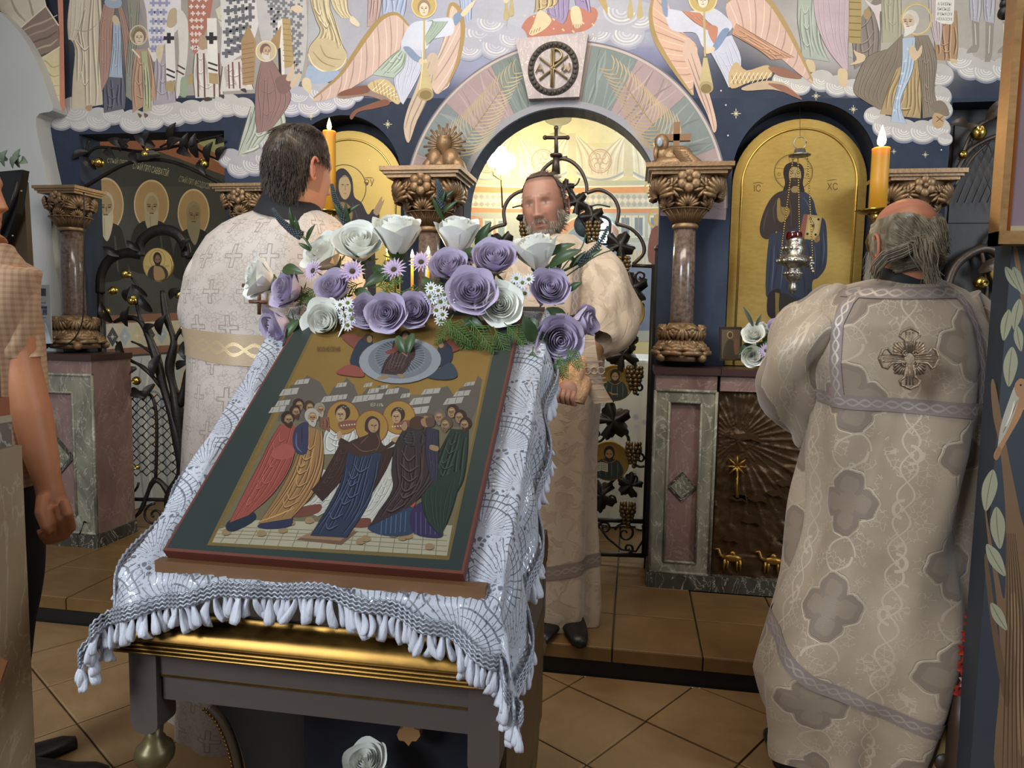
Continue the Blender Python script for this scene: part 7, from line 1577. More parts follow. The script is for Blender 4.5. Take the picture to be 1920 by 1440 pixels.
class Robe:
    """garment lofted through silhouette rows; pt(angle, ypx) gives the cloth surface"""
    def __init__(s, rows, Yc, ratio, fold, dmax=.2, tilt=0, hem=None):
        s.rows = rows; s.Yc = Yc; s.ratio = ratio; s.fold = fold; s.dmax = dmax; s.tilt = tilt; s.hem = hem or (lambda t, v: 0)
    def frame(s, y):
        xl, xr = interp(s.rows, y)[:2]; a, b = at(xl, y, s.Yc), at(xr, y, s.Yc); return (a+b)/2, (b.x-a.x)/2
    def pt(s, t, y, off=0):
        c, hw = s.frame(y); y0, y1 = s.rows[0][0], s.rows[-1][0]; v = (y-y0)/(y1-y0); hd = min(hw*s.ratio, s.dmax); f = s.fold(t, v, y)
        return V((c.x+(hw+off+f)*cos(t), c.y+(hd+off+f)*sin(t), c.z+s.hem(t, v)))
    def build(s, name, m, parent, n=150, nv=130, cap=False):
        y0, y1 = s.rows[0][0], s.rows[-1][0]; vs, uv, fs = [], [], []
        for j in range(nv+1):
            y = lerp(y0, y1, j/nv); c, hw = s.frame(y)
            for i in range(n+1): t = 2*pi*i/n+pi/2; vs.append(s.pt(t, y)); uv.append(((t-1.5*pi)*.24, c.z))
        for j in range(nv):
            for i in range(n): k = j*(n+1)+i; fs.append((k, k+1, k+n+2, k+n+1))
        o = newobj(name, vs, fs, m, None, True, uv); under(o, parent); return o
    def strip(s, name, m, parent, path, w, off=.003, n=60):
        """band of width w (radians or px) following path of (angle deg, ypx)"""
        P_ = smooth_pts(path, False, 12); A = []
        for i, (a, y) in enumerate(P_):
            a0, y0 = P_[max(i-1, 0)]; a1, y1 = P_[min(i+1, len(P_)-1)]; p = s.pt(R(a), y, off); d = (s.pt(R(a1), y1, off)-s.pt(R(a0), y0, off)).normalized(); nr = V((cos(R(a)), sin(R(a)), .0)); sd = d.cross(nr).normalized()
            A.append((a, y, sd))
        rows = []; uv = []; L = 0; prev = None
        for a, y, sd in A:
            p = s.pt(R(a), y, off); L += (p-prev).length if prev else 0; prev = p; row = []
            for k in (-1, -.5, 0, .5, 1):
                q = p+sd*(k*w/2); dz = q.z-p.z; ds = q.x-p.x
                # re-seat on the cloth by nearest angle/row
                c, hw = s.frame(y); yy = y-dz*FPX/max(.3, (p-CAMP).dot(_fw)); aa = a+math.degrees((sd*(k*w/2)).dot(V((-sin(R(a)), cos(R(a)), 0))))/max(.05, hw); r2 = s.pt(R(aa), yy, off); row.append(r2); uv.append((L, k*w/2))
            rows.append(row)
        b = MB(); b.grid(rows, uv=uv); o = b.build(name, m, None, True, uv=True); under(o, parent); return o
def sleeve(name, path, m, parent, seed=0, n=40, sub=8, amp=.010, uvs=(.0, .0)):
    """path: (px, py, Y, half-width px, flatten)"""
    P3 = [(*at(x, y, Y), w*(at(x, y, Y)-CAMP).dot(_fw)/FPX, fl) for x, y, Y, w, fl in path]; C = [V(p[:3]) for p in P3]
    sm = smooth_pts([tuple(c) for c in C], False, sub); k = len(C)-1; b = MB(); rows = []; uv = []; L = 0
    for i, c in enumerate(sm):
        f = i/(len(sm)-1)*k; j = min(int(f), k-1); r = lerp(P3[j][3], P3[j+1][3], f-j); fl = lerp(P3[j][4], P3[j+1][4], f-j)
        tg = (sm[min(i+1, len(sm)-1)]-sm[max(i-1, 0)]).normalized(); a = V((0, 1, 0)); a = (a-tg*a.dot(tg)).normalized(); w = tg.cross(a); L += (c-sm[i-1]).length if i else 0; row = []
        for q in range(n):
            t = 2*pi*q/n; d = amp*(sin(t*3+i*.25+seed)+.8*noise.noise(V((cos(t)*2, sin(t)*2, i*.14+seed)))*1.6)*min(1, i/6+.2); row.append(c+w*((r+d)*cos(t))+a*((r*fl+d)*sin(t))); uv.append((t*.14, c.z))
        rows.append(row)
    b.grid(rows, True, True, False, uv); o = b.build(name, m, None, True, uv=True); under(o, parent); return o
def robe_mat(name, base, hi, lo, style):
    t = Mt(name); u, v, _ = t.xyz('UV'); nz = t.noise(3, 4, 'UV')
    if style == 'cross':
        S = .105; fx = ((u/S+(v/S).floor().mod(2)*.5).fract()-.5)*S; fy = ((v/S).fract()-.5)*S; ax, ay = fx.abs(), fy.abs()
        arm = (ax.lt(.0075)*ay.lt(.036)).max(ay.lt(.0075)*ax.lt(.028)); inn = (ax.lt(.0045)*ay.lt(.033)).max(ay.lt(.0045)*ax.lt(.025)); cross = arm-inn
        vo = t.voro(90, 'DISTANCE_TO_EDGE', 'UV'); fil = vo.lt(.06)*t.noise(28, 2, 'UV').gt(.47)
        pat = cross.max(fil*.55); t.color(t.mix(pat, t.mix(nz.step(.35, .65), base, hi), lo)); t.bump(pat*-1+t.noise(400, 2, 'UV')*.4, .5, .002)
    elif style == 'damask':
        S, T = .30, .29; fx = ((u/S).fract()-.5)*S; fy = ((v/T+(u/S).floor().mod(2)*.5).fract()-.5)*T; ax, ay = fx.abs(), fy.abs()
        q = hyp(ax-.044, ay).min(hyp(ax, ay-.050)).min(hyp(ax, ay)-.006)+((fx.atan2(fy)*12).sin())*.0022; qf = q.step(.043, .040); qi = q.step(.027, .024)
        r2 = hyp(ax-S*.5, ay); ringd = ((r2*330).sin()).gt(.15)*r2.lt(.034); sp = ((fx.atan2(fy)*8).sin()*.006+hyp(ax, ay-T*.5)-.045).abs().lt(.003)
        vine = ((ax-S*.5+((v*43.3).sin())*.020).abs()).lt(.0026)+((ax-S*.5-((v*43.3).sin())*.020).abs()).lt(.0026)
        fil = t.voro(60, 'DISTANCE_TO_EDGE', 'UV').lt(.045)*t.noise(16, 2, 'UV').gt(.52)*(qf*-1+1)
        lines = ringd.max(sp).max(vine).max(fil*.9).max(q.step(.050, .047)*q.step(.044, .046)).min(1.0)
        c = t.mix(qf*.75, t.mix(nz.step(.3, .7), base, hi), lo); c = t.mix(qi*.6, c, base); t.color(t.mix(lines*.85, c, 'c2b29a')); t.set('Metallic', lines*.2)
        t.bump(lines-qf*.6+t.noise(300, 2, 'UV')*.3, .55, .0025)
    else:
        vo = t.voro(26, 'DISTANCE_TO_EDGE', 'UV'); blob = t.noise(14, 3, 'UV', 1.5).step(.48, .56); t.color(t.mix(blob*.6, hi, t.mix(nz.step(.3, .7), base, lo))); t.bump(blob+vo.lt(.05)*.6+t.noise(300, 2, 'UV')*.4, .4, .002)
    t.set('Roughness', .5); t.set('Sheen Weight', .25); return t.m
M_R1 = robe_mat('white_cross_brocade', 'b5a79b', 'c4b8ad', '92857a', 'cross'); M_R2 = robe_mat('beige_damask_brocade', '94836f', 'b09e86', '75665a', 'damask'); M_R3 = robe_mat('ivory_floral_brocade', 'b3a18a', 'bfae98', '9c8a74', 'floral')
def galloon(name, a, b_, sc=1):
    t = Mt(name); u, v, _ = t.xyz('UV'); k = (((u*90*sc).sin()*.008/sc-v).abs().lt(.0028/sc)).max(((u*90*sc).sin()*-.008/sc-v).abs().lt(.0028/sc)); t.color(t.mix(k, a, b_)); t.set('Metallic', k*.4+.1); t.set('Roughness', .45); t.bump(k+t.noise(300, 2, 'UV')*.4, .6, .002); return t.m
M_BAND = galloon('silver_galloon', '8a7d76', 'b3a79c'); M_BAND2 = galloon('gold_knot_galloon', 'b09a7c', 'd0b88f', .55)
M_CASS = mat('black_cassock_cloth', '141417', .8, 0, .2)
M_SHOE = mat('black_leather_shoe', '121110', .4)
def shoe(c, d, parent, nm='shoe'):
    b = MB(); d = V(d).normalized(); s = V((-d.y, d.x, 0)); rows = []
    for i in range(9):
        t = i/8; w = .045*(.75+.35*sin(pi*min(1, t*1.1)))*(1 if t < .9 else .7); h = lerp(.09, .045, min(1, t*1.6))*(1 if t < .92 else .75); p = V(c)+d*(.27*(t-.3)); rows.append([p+s*(w*cos(a))+V((0, 0, max(0, h*(.5+.5*sin(a))))) for a in [2*pi*k/14 for k in range(14)]])
    b.grid(rows, True, True, True); o = b.build(nm, M_SHOE); under(o, parent); return o
SK = dict(warm=lin('a4694c'), pink=lin('a67b69'), tan=lin('97603f'))
def mixc(a, b_, t): return tuple(lerp(p, q, max(0, min(1, t))) for p, q in zip(a, b_))
# ------------------------------------------------------------------ facing priest
c0 = at(1020, 388, 2.86); s0 = 1.06
pr = thing('person', (at(1060, 1180, 2.86).x, 2.86, ZS), 'priest in ivory vestment facing the camera behind the flowers, grey beard, mouth open', 'person')
Mh = Matrix.Translation(c0) @ Matrix.Rotation(R(-10), 4, 'Z') @ Matrix.Rotation(R(-7), 4, 'Y') @ Matrix.Rotation(R(6), 4, 'X') @ Matrix.Scale(s0, 4)
hair_c, grey = lin('5a4636'), lin('8f8473')
def col_f(p, t, ear=False):
    c = SK['pink']; 
    if ear: return mixc(c, lin('b06a55'), .5)
    n = noise.noise(p*60)*.5+.5; ax = abs(p.x); front = cos(t) > -.1
    if front:
        c = mixc(c, lin('b27a68'), .5*g(ax-.045, .02)*g(p.z+.02, .02)+.6*g(p.x, .012)*g(p.z+.03, .015))
        c = mixc(c, lin('5b4437'), .75*g(p.z-.036+.15*(ax-.03)**2*60*.1, .0048)*(1 if .014 < ax < .05 else 0)*(.5+.5*n))
        c = mixc(c, lin('6d4a3a'), .7*g(p.z-.0135, .0028)*g(ax-.031, .014)); c = mixc(c, lin('d3c3b0'), .55*g(p.z-.0075, .0038)*g(ax-.031, .011)); c = mixc(c, lin('33302c'), .95*g(p.z-.008, .0042)*g(ax-.031, .0048)); c = mixc(c, lin('7d5142'), .6*g(p.z-.0015, .0026)*g(ax-.031, .015))
        c = mixc(c, lin('86463c'), .8*g(p.z+.060, .004)*g(p.x, .020)+.8*g(p.z+.074, .005)*g(p.x, .018)); c = mixc(c, lin('401f1a'), .95*g(p.z+.0665, .0034)*g(p.x, .019)); c = mixc(c, lin('c9b9a3'), .6*g(p.z+.0645, .0014)*g(p.x, .013))
        b = 0
        if p.z < -.045 and ax < .08: b = .85*max(0, min(1, (-.078-p.z)/.012))+.75*g(p.z+.050, .007)*g(ax-.010, .022)+.7*g(ax-.030, .008)*(1 if p.z < -.05 else 0)
        if ax > .055 and p.z < .0: b = max(b, .7*min(1, (ax-.055)/.010)*min(1, -p.z/.02))
        if p.z < -.125: b = 0
        c = mixc(c, mixc(grey, lin('5f5146'), n), b)
        c = mixc(c, lin('8a5444'), .35*g(ax-.030, .006)*(1 if -.06 < p.z < -.035 else 0)+.25*g(ax-.02, .012)*g(p.z+.004, .004))
    hz = .082+.03*cos(t*1.0)-.0
    if p.z > (.088 if cos(t) > .3 else .02 if cos(t) > -.2 else -.07): c = mixc(c, hair_c, .6)
    return c
S = head_surface(True); body = make_body('body', S, col_f, Mh, pr, -1.45, 150)
M_H3 = strand_mat('greying_brown_hair', '3a2c22', '54453a', '857a6b')
def reg3(p, t):
    c = cos(t); lim = lerp(-.085, .090, (max(-.35, min(.55, c))+.35)/.9) if abs(p.x) < .2 else 1
    if c > .25 and p.z < .100: return 0
    if abs(p.x) > .06 and .0 < p.z < .06 and c > .15: return 0
    return (p.z-lim)/.03
strands('hair', S, Mh, reg3, 1500, .026, .0008, M_H3, pr, lambda p, t, r: V((p.x*4+r.uniform(-.3, .3), .6+r.uniform(-.2, .2), -.3 if p.z < .09 else .1)), .0025, 1)
M_B3 = strand_mat('grey_beard_hair', '7d7266', 'a1978a', 'bcb4a6')
def regb(p, t):
    if cos(t) < -.05 or p.z > .01 or p.z < -.128: return 0
    ax = abs(p.x)
    if p.z < -.084: return .5
    if g(p.z+.049, .007)*g(ax-.012, .02) > .5: return .3
    if ax > .034 and p.z < -.060: return .4
    if ax > .060 and p.z < -.02: return .2
    return 0
strands('beard', S, Mh, regb, 1400, .016, .0006, M_B3, pr, lambda p, t, r: V((p.x*3+r.uniform(-.3, .3), -.35, -1)), .0015, 2, False, (-.128, .0))
fold3 = lambda t, v, y: (.012*sin(t*7+v*2)+.010*sin(t*12+1.5+v*3))*v**1.2+.010*noise.noise(V((cos(t)*2.4, sin(t)*2.4, v*3)))*min(1, v*3)
rb = Robe([(441, 992, 1078), (452, 965, 1092), (470, 935, 1118), (500, 912, 1140), (560, 908, 1142), (640, 912, 1136), (740, 915, 1128), (850, 912, 1120), (950, 906, 1118), (1050, 900, 1121), (1130, 898, 1122), (1158, 900, 1118)], 2.86, .62, fold3, .19)
rb.build('vestment', M_R3, pr)
rb.strip('hem_band', M_BAND, pr, [(-200, 1040), (-150, 1044), (-90, 1052), (-30, 1038), (20, 1030)], .05, .004)
rb.strip('shoulder_band', M_BAND, pr, [(-58, 470), (-60, 540), (-62, 620)], .03, .012)
sleeve('sleeve', [(1095, 478, 2.84, 34, .9), (1130, 520, 2.80, 44, .9), (1146, 570, 2.75, 52, .9), (1140, 612, 2.68, 50, .85), (1112, 640, 2.60, 44, .8)], M_R3, pr, 1, 44, 10, .012)
sleeve('sleeve', [(955, 478, 2.84, 34, .9), (925, 520, 2.80, 42, .9), (912, 570, 2.75, 46, .9), (915, 612, 2.68, 44, .85), (930, 640, 2.60, 40, .8)], M_R3, pr, 3, 44, 10, .012)
M_LACE = mat('gold_lace_cuff', 'b8926a', .42, .35, .3, 50, .8, 120)
sleeve('cuff', [(1100, 650, 2.60, 34, .8), (1086, 690, 2.54, 32, .85), (1074, 728, 2.50, 30, .9), (1068, 752, 2.49, 31, .9)], M_LACE, pr, 5, 40, 8, .006)
b = MB(); q = [(1096, 622), (1100, 660), (1112, 720), (1132, 757)]; rows = []
for i, (x, y) in enumerate(smooth_pts(q, False, 8)): rows.append([at(x-18+k*9, y-k*.6, 2.50-.006*sin(k*1.5+i*.3)) for k in range(5)])
b.grid(rows, uv=[(i*.02, k*.006) for i in range(len(rows)) for k in range(5)]); under(b.build('stole_end', M_R3, None, True, uv=True), pr)
def stole_orn():
    for y0, y1 in ((678, 681), (709, 712), (718, 720)):
        b = MB(); rows = []
        for k in range(9): x = lerp(1094, 1132, k/8)+(y0-690)*.2; rows.append([at(x, y0-k*.3, 2.493), at(x, y1-k*.3, 2.493)])
        b.grid(rows); under(b.build('stole_line', M_BAND, None, False), pr)
    for x in (1100, 1113, 1126): b = MB(); c = at(x+1, 695, 2.492); b.tube([c+V((.012*cos(a), 0, .012*sin(a))) for a in [2*pi*k/16 for k in range(17)]], .0022, 5); under(b.build('stole_ring', M_BAND), pr)
stole_orn()
b = MB(); c = at(1064, 735, 2.46)
b.ball(c, .038, 14, 10, (1.0, .7, 1.1))
for k in range(4): p = c+V((-.026+k*.017, -.030, .012-.003*k)); b.tube([p, p+V((-.004, -.018, -.018)), p+V((-.002, -.006, -.040)), p+V((.006, .012, -.044))], [.0095, .009, .0085, .006], 8)
b.tube([c+V((-.034, -.005, .018)), c+V((-.040, -.026, .002)), c+V((-.026, -.040, -.014))], [.011, .010, .007], 8)
ho = newobj('hand', b.v, b.f, M_SKIN, None, True, None, [(*SK['pink'], 1)]*len(b.v)); under(ho, pr)
for x, d in ((1028, (-.1, -1, 0)), (1072, (.25, -1, 0))): p = onz(x, 1196 if x < 1050 else 1180, ZS); shoe((p.x, 2.80, ZS), d, pr)
b = MB(); b.lathe([(.14, .02), (.13, .10), (.11, .25)], (at(1040, 1150, 2.86).x-.02, 2.86, ZS-.01), 20); under(b.build('cassock_hem', M_CASS), pr)
# ------------------------------------------------------------------ tall priest seen from behind, left
YA1 = 2.12; c0 = at(561, 321, YA1); pl = thing('person', (c0.x, YA1, 0), 'tall priest with short brown hair seen from behind at the left, white cross-patterned vestment', 'person')
Mh = Matrix.Translation(c0) @ Matrix.Rotation(R(180-26), 4, 'Z') @ Matrix.Rotation(R(8), 4, 'X') @ Matrix.Scale(1.08, 4)
def col_l(p, t, ear=False):
    c = SK['pink']
    if ear: return lin('b4735c')
    if cos(t) < .2 and p.z > .055: return mixc(c, lin('7d5a48'), .7)
    return mixc(c, lin('6d4c3c'), .5 if p.z > -.06 and cos(t) < .3 else 0)
S = head_surface(True); make_body('body', S, col_l, Mh, pl, -1.5, 110)
M_H1 = strand_mat('short_brown_hair', '2a2019', '3d3026', '57473a')
def reg1(p, t):
    c = cos(t)
    if c > .45: return 0
    lim = lerp(-.095, .03, max(0, min(1, (c+.55)/.9))); r_ = (p.z-lim)/.03
    if abs(p.x) > .066 and -.05 < p.z < .03 and c > -.25: return 0
    crown = hypot(p.x, p.y-.02); 
    if p.z > .095: return min(r_, .05+max(0, (crown-.02)*8))
    return r_
strands('hair', S, Mh, reg1, 4200, .03, .0009, M_H1, pl, lambda p, t, r: V((p.x*2+r.uniform(-.35, .35), .25 if p.z > .06 else .05, -1 if p.z < .09 else -.3)), .007, 4)
Robe([(366, 500, 588), (384, 492, 600), (406, 482, 616)], YA1-.01, .9, lambda t, v, y: 0, .2, 0, lambda t, v: .016*sin(t)-.022*cos(t)).build('cassock_collar', M_CASS, pl, 60, 8)
fold1 = lambda t, v, y: (.010*sin(t*6+1)+.008*sin(t*11+v*2))*v**1.3+.022*noise.noise(V((cos(t)*2, sin(t)*2, v*3+7)))*min(1, v*4)
rl = Robe([(392, 492, 592), (404, 458, 622), (420, 425, 640), (445, 396, 655), (480, 376, 668), (520, 361, 680), (560, 353, 690), (600, 354, 696), (650, 361, 700), (700, 360, 702), (760, 357, 704), (820, 352, 706), (890, 348, 706), (1000, 342, 708), (1150, 335, 706), (1290, 326, 690), (1386, 328, 670)], YA1, .60, fold1, .20)
rl.build('vestment', M_R1, pl)
rl.strip('braided_band', M_BAND2, pl, [(-180, 640), (-140, 644), (-100, 652), (-60, 655), (-20, 650)], .085, .003)
b = MB(); M_APP = mat('brown_gold_embroidery', '6d5140', .5, .3, .3, 40, .5, 100)
for seg in ([(486, 520), (486, 590)], [(455, 535), (500, 537)], [(468, 565), (500, 567)]): b.tube([at(x, y, YA1-.205) for x, y in seg], .006, 6)
under(b.build('embroidered_cross', M_APP), pl)
sleeve('sleeve', [(462, 446, YA1+.02, 26, 1), (418, 476, YA1, 38, 1), (395, 530, YA1-.02, 46, 1), (392, 600, YA1, 46, 1), (410, 660, YA1+.08, 42, 1), (440, 690, YA1+.2, 40, 1)], M_R1, pl, 9, 40, 10, .010)
for x in (440, 560): p = at(x, 1300, YA1+.03); shoe((p.x, YA1+.05, 0), (.2, 1, 0), pl)
b = MB(); b.lathe([(.20, .03), (.16, .2), (.14, .4)], (c0.x-.02, YA1, 0), 18); under(b.build('cassock_hem', M_CASS), pl)
# ------------------------------------------------------------------ balding priest with ponytail, right
YA2 = 2.16; c0 = at(1698, 462, YA2); pz = thing('person', (c0.x, YA2, 0), 'balding priest with a grey ponytail at the right, seen from behind, beige damask vestment', 'person')
Mh = Matrix.Translation(c0) @ Matrix.Rotation(R(180+12), 4, 'Z') @ Matrix.Rotation(R(14), 4, 'X') @ Matrix.Scale(1.05, 4)
def col_r(p, t, ear=False):
    return lin('a5644c') if ear else mixc(SK['warm'], lin('b5745a'), .6 if p.z > .08 else 0)
S = head_surface(True); make_body('body', S, col_r, Mh, pz, -1.35, 110, True, V((0, .03, 0)))
M_H2 = strand_mat('grey_long_hair', '4f4637', '6f6553', '8f8670')
def reg2(p, t):
    c = cos(t); lim = lerp(-.085, .0, max(0, min(1, (c+.5)/.9)))
    if c > .35: return 0
    top = .066-.030*max(0, 1-abs(p.x)/.055)*(1 if c < .3 else 0)
    if p.z > top: return 0
    return min((p.z-lim)/.02, (top-p.z)/.012)
knot = V((-.002, .112, -.062))
strands('hair', S, Mh, reg2, 3600, .062, .0010, M_H2, pz, lambda p, t, r: ((knot-p).normalized()+V((r.uniform(-.15, .15), r.uniform(-.1, .2), r.uniform(-.15, .1)))), .008, 5)
b = MB(); rnd = random.Random(2)
kn = at(1717, 452, YA2-.135)
for k in range(260):
    o1 = V((rnd.gauss(0, .006), rnd.gauss(0, .006), rnd.gauss(0, .005))); e = at(1748+rnd.gauss(0, 9), 528+rnd.uniform(-14, 8), YA2-.20+rnd.gauss(0, .01)); m1 = at(1738+rnd.gauss(0, 7), 478, YA2-.185+rnd.gauss(0, .012)); b.tube([kn+o1, kn.lerp(m1, .5)+V((0, -.018, .012))+o1*1.5, m1+o1*1.2, e], [.0012, .0014, .0014, .0005], 3, False)
for k in range(60):
    o1 = V((rnd.gauss(0, .005), rnd.gauss(0, .005), rnd.gauss(0, .005))); pts = [(1712, 462), (1690, 472), (1662, 482), (1644, 502), (1640, 515+rnd.uniform(-4, 6))]; b.tube([at(x, y, YA2-.13+.012*i)+o1*(1.2 if i else 1) for i, (x, y) in enumerate(pts)], .0012, 3, False)
under(b.build('ponytail', M_H2), pz)
Robe([(490, 1655, 1742), (512, 1646, 1752), (540, 1632, 1768)], YA2-.015, .9, lambda t, v, y: 0, .2, 0, lambda t, v: .012*sin(t)).build('cassock_collar', M_CASS, pz, 60, 8)
b = MB()                                                     # beard edge showing beside the cheek
for k in range(160):
    p = at(1632+rnd.gauss(0, 3), 470+rnd.uniform(0, 50), YA2+.05); b.tube([p, p+V((rnd.gauss(0, .006), 0, -.02)), p+V((rnd.gauss(-.004, .008), 0, -.05))], [.0009, .0008, .0003], 3, False)
under(b.build('beard', M_H2), pz)
fold2 = lambda t, v, y: (.019*sin(t*5+v*2.5)+.014*sin(t*9+2+v*4))*v**1.1+.075*noise.noise(V((cos(t)*1.9+v*1.5, sin(t)*1.9, v*3.0+3)))*min(1, v*3)
rr_ = Robe([(523, 1638, 1762), (531, 1600, 1782), (545, 1548, 1812), (570, 1512, 1834), (610, 1490, 1848), (680, 1492, 1856), (760, 1512, 1852), (830, 1505, 1848), (900, 1498, 1836), (1000, 1482, 1818), (1100, 1464, 1815), (1200, 1442, 1806), (1280, 1428, 1794), (1350, 1438, 1776), (1400, 1448, 1758), (1440, 1450, 1752), (1470, 1455, 1748)], YA2, .62, fold2, .24, 0, lambda t, v: max(0, (v-.72)/.28)**1.6*(.055-.055*cos(t+.25)))
rr_.build('vestment', M_R2, pz, 170, 150)
rr_.strip('waist_band', M_BAND, pz, [(-160, 742), (-120, 750), (-80, 752), (-45, 758)], .036, .004)
rr_.strip('hem_band', M_BAND, pz, [(-200, 1150), (-160, 1190), (-120, 1255), (-80, 1290), (-40, 1300), (0, 1270)], .038, .004)
rr_.strip('shoulder_band', M_BAND, pz, [(-128, 555), (-130, 600), (-132, 660), (-134, 740)], .034, .004); rr_.strip('shoulder_band', M_BAND, pz, [(-52, 555), (-44, 620), (-42, 690), (-42, 745)], .034, .004); rr_.strip('yoke_band', M_BAND, pz, [(-140, 548), (-110, 552), (-80, 552), (-50, 548)], .03, .004)
sleeve('sleeve', [(1590, 556, YA2, 30, 1.1), (1548, 590, YA2-.01, 46, 1.1), (1506, 640, YA2-.02, 62, 1.1), (1486, 700, YA2+.02, 60, 1.05), (1490, 755, YA2+.10, 50, 1), (1506, 790, YA2+.2, 42, 1)], M_R2, pz, 2, 48, 10, .014)
sleeve('sleeve', [(1800, 560, YA2, 36, 1.1), (1826, 620, YA2, 38, 1.1), (1832, 720, YA2+.01, 34, 1.05), (1826, 810, YA2+.05, 32, 1), (1812, 870, YA2+.1, 30, 1)], M_R2, pz, 6, 44, 10, .010)
M_APPL = mat('silver_gold_applique', '8a7660', .38, .6, .3, 50, .6, 140)
yb = YA2-.245; cx, cy = 1705, 672
def X2(x, y, d=0): p = at(cx+x, cy+y, yb); k = ((p.x-at(1690, cy, yb).x)/.30)**2; return p+V((0, .10*k-d, 0))
crossb = MB()
for k in range(4):
    a = R(90*k); ca, sa = cos(a), sin(a); rt2 = lambda x, y: (x*ca-y*sa, x*sa+y*ca)
    out = [(-6, -8), (-9, -34), (-19, -42), (-16, -50), (0, -57), (16, -50), (19, -42), (9, -34), (6, -8)]; crossb.tube([X2(*rt2(x, y), .004) for x, y in out], .0038, 6)
    for q in (-3, 0, 3): crossb.tube([X2(*rt2(q, -10), .003), X2(*rt2(q*2.2, -50), .003)], .0026, 5)
    for j in range(-3, 4):
        t = R(45+j*9); L = 40-abs(j)*3; crossb.tube([X2(*rt2(10*cos(t), -10*sin(t)), .002), X2(*rt2(L*cos(t), -L*sin(t)), .002)], [.002, .0042], 6)
    crossb.tube([X2(*rt2(9+6*(1-i/14)*cos(i*.6), -9-6*(1-i/14)*sin(i*.6)), .006) for i in range(14)], .0024, 5)
under(crossb.build('back_cross', M_APPL), pz)
for x in (1480, 1560): p = onz(x, 1425, 0); shoe((p.x, YA2+.02, 0), (-.2, 1, 0), pz)
b = MB(); b.lathe([(.10, .02), (.10, .12), (.09, .3)], (at(1520, 1400, YA2).x, YA2+.03, 0), 20); under(b.build('cassock_hem', M_CASS), pz)
# ------------------------------------------------------------------ man at the left edge
YM = 1.62
mn = thing('person', (at(-40, 1300, YM).x, YM, 0), 'man in a peach short-sleeved shirt at the left edge, arm hanging with a loose fist', 'person')
def am(x, y, dy=0): return at(x, y, YM+dy)
b = MB(); k = (am(50, 700)-CAMP).dot(_fw)/FPX
b.tube([am(12, 500), am(22, 600), am(38, 690), am(58, 770), am(76, 850), am(90, 905), am(98, 940)], [.050, .048, .047, .048, .041, .032, .034], 20)
b.ball(am(104, 965), .046, 16, 12, (.95, .75, 1.25)); 
for j, (x, y, x1, y1, x2, y2, r) in enumerate(((128, 965, 134, 990, 116, 1006, .0125), (118, 975, 122, 1004, 100, 1014, .013), (104, 980, 106, 1010, 88, 1014, .013), (90, 978, 90, 1004, 80, 1004, .012))): b.tube([am(x-8, y-26, -.03), am(x, y, -.045), am(x1, y1, -.03), am(x2, y2, .005), am(x2-6, y2-10, .012)], [r, r, r*.95, r*.85, r*.7], 10)
b.tube([am(80, 930, -.03), am(76, 962, -.055), am(86, 990, -.062), am(96, 1000, -.055)], [.016, .0145, .012, .009], 10)
b.tube([am(-86, 410), am(-70, 440), am(-56, 470)], [.056, .058, .09], 18); b.tube([am(-48, 470), am(-46, 520), am(-40, 700), am(-40, 900)], [.08, .11, .11, .10], 20)
hd = MB(); Sm = head_surface(True); Mm = Matrix.Translation(am(-76, 362, .02)) @ Matrix.Rotation(R(105), 4, 'Z') @ Matrix.Scale(1.04, 4)
rows = [[Mm @ Sm(2*pi*j/60, lerp(.1215, -.19, i/70)) for j in range(60)] for i in range(71)]; b.grid(rows, True, True, True); b.ball(Mm @ V((.080, .012, -.01)), .028, 10, 8, (.5, .5, 1)); b.ball(Mm @ V((-.080, .012, -.01)), .028, 10, 8, (.5, .5, 1))
o = newobj('body', b.v, b.f, M_SKIN, None, True, None, [(*SK['tan'], 1)]*len(b.v)); under(o, mn); md_ = o.modifiers.new('join', 'REMESH'); md_.mode = 'VOXEL'; md_.voxel_size = .0045; md_.use_smooth_shade = True
o.data.materials.clear(); q = Mt('orange_lit_skin'); n1 = q.noise(40, 4); q.color(q.mul('b37650', n1*.24+.88)); q.set('Roughness', .5); q.bump(q.noise(220, 2), .15, .001); o.data.materials.append(q.m); sm_ = o.modifiers.new('soften', 'SMOOTH'); sm_.iterations = 4  # skin colour raised to hold orange light that the lamps leave off this arm
strands('hair', Sm, Mm, lambda p, t: (p.z-(.05 if cos(t) > .2 else -.06))/.03 if cos(t) < .75 else 0, 900, .03, .001, strand_mat('white_hair', 'a39f97', 'c3bfb6', 'd3d0c8'), mn, lambda p, t, r: V((p.x*2, .5, -.4)), .005, 8)
def gingham():
    t = Mt('peach_check_cotton'); x, y, z = t.xyz('Object'); a = ((x+y*.5)*420).sin().gt(.2); c = (z*420).sin().gt(.2); t.color(t.mix((a+c)*.5, 'b89878', 'a17d5e')); t.set('Roughness', .8); return t.m
M_SHIRT = gingham()
sleeve('shirt_sleeve', [(-20, 486, YM, 48, 1), (8, 530, YM, 46, 1), (18, 590, YM, 44, 1), (24, 640, YM, 42, 1), (28, 672, YM, 43, 1)], M_SHIRT, mn, 3, 40, 10, .005)
sleeve('shirt_body', [(-46, 462, YM+.0, 60, .9), (-50, 500, YM, 120, .75), (-46, 600, YM, 118, .8), (-42, 760, YM, 112, .85), (-42, 900, YM, 108, .85)], M_SHIRT, mn, 5, 48, 10, .008)
M_NAVY = mat('dark_navy_trousers', '14171d', .8, 0, .3, 10, .2, 90)
sleeve('trousers', [(-30, 880, YM+.02, 100, .9), (-10, 960, YM+.02, 88, .9), (2, 1100, YM+.03, 66, .9), (6, 1240, YM+.05, 48, .9), (8, 1420, YM+.08, 42, .9)], M_NAVY, mn, 1, 40, 10, .006)
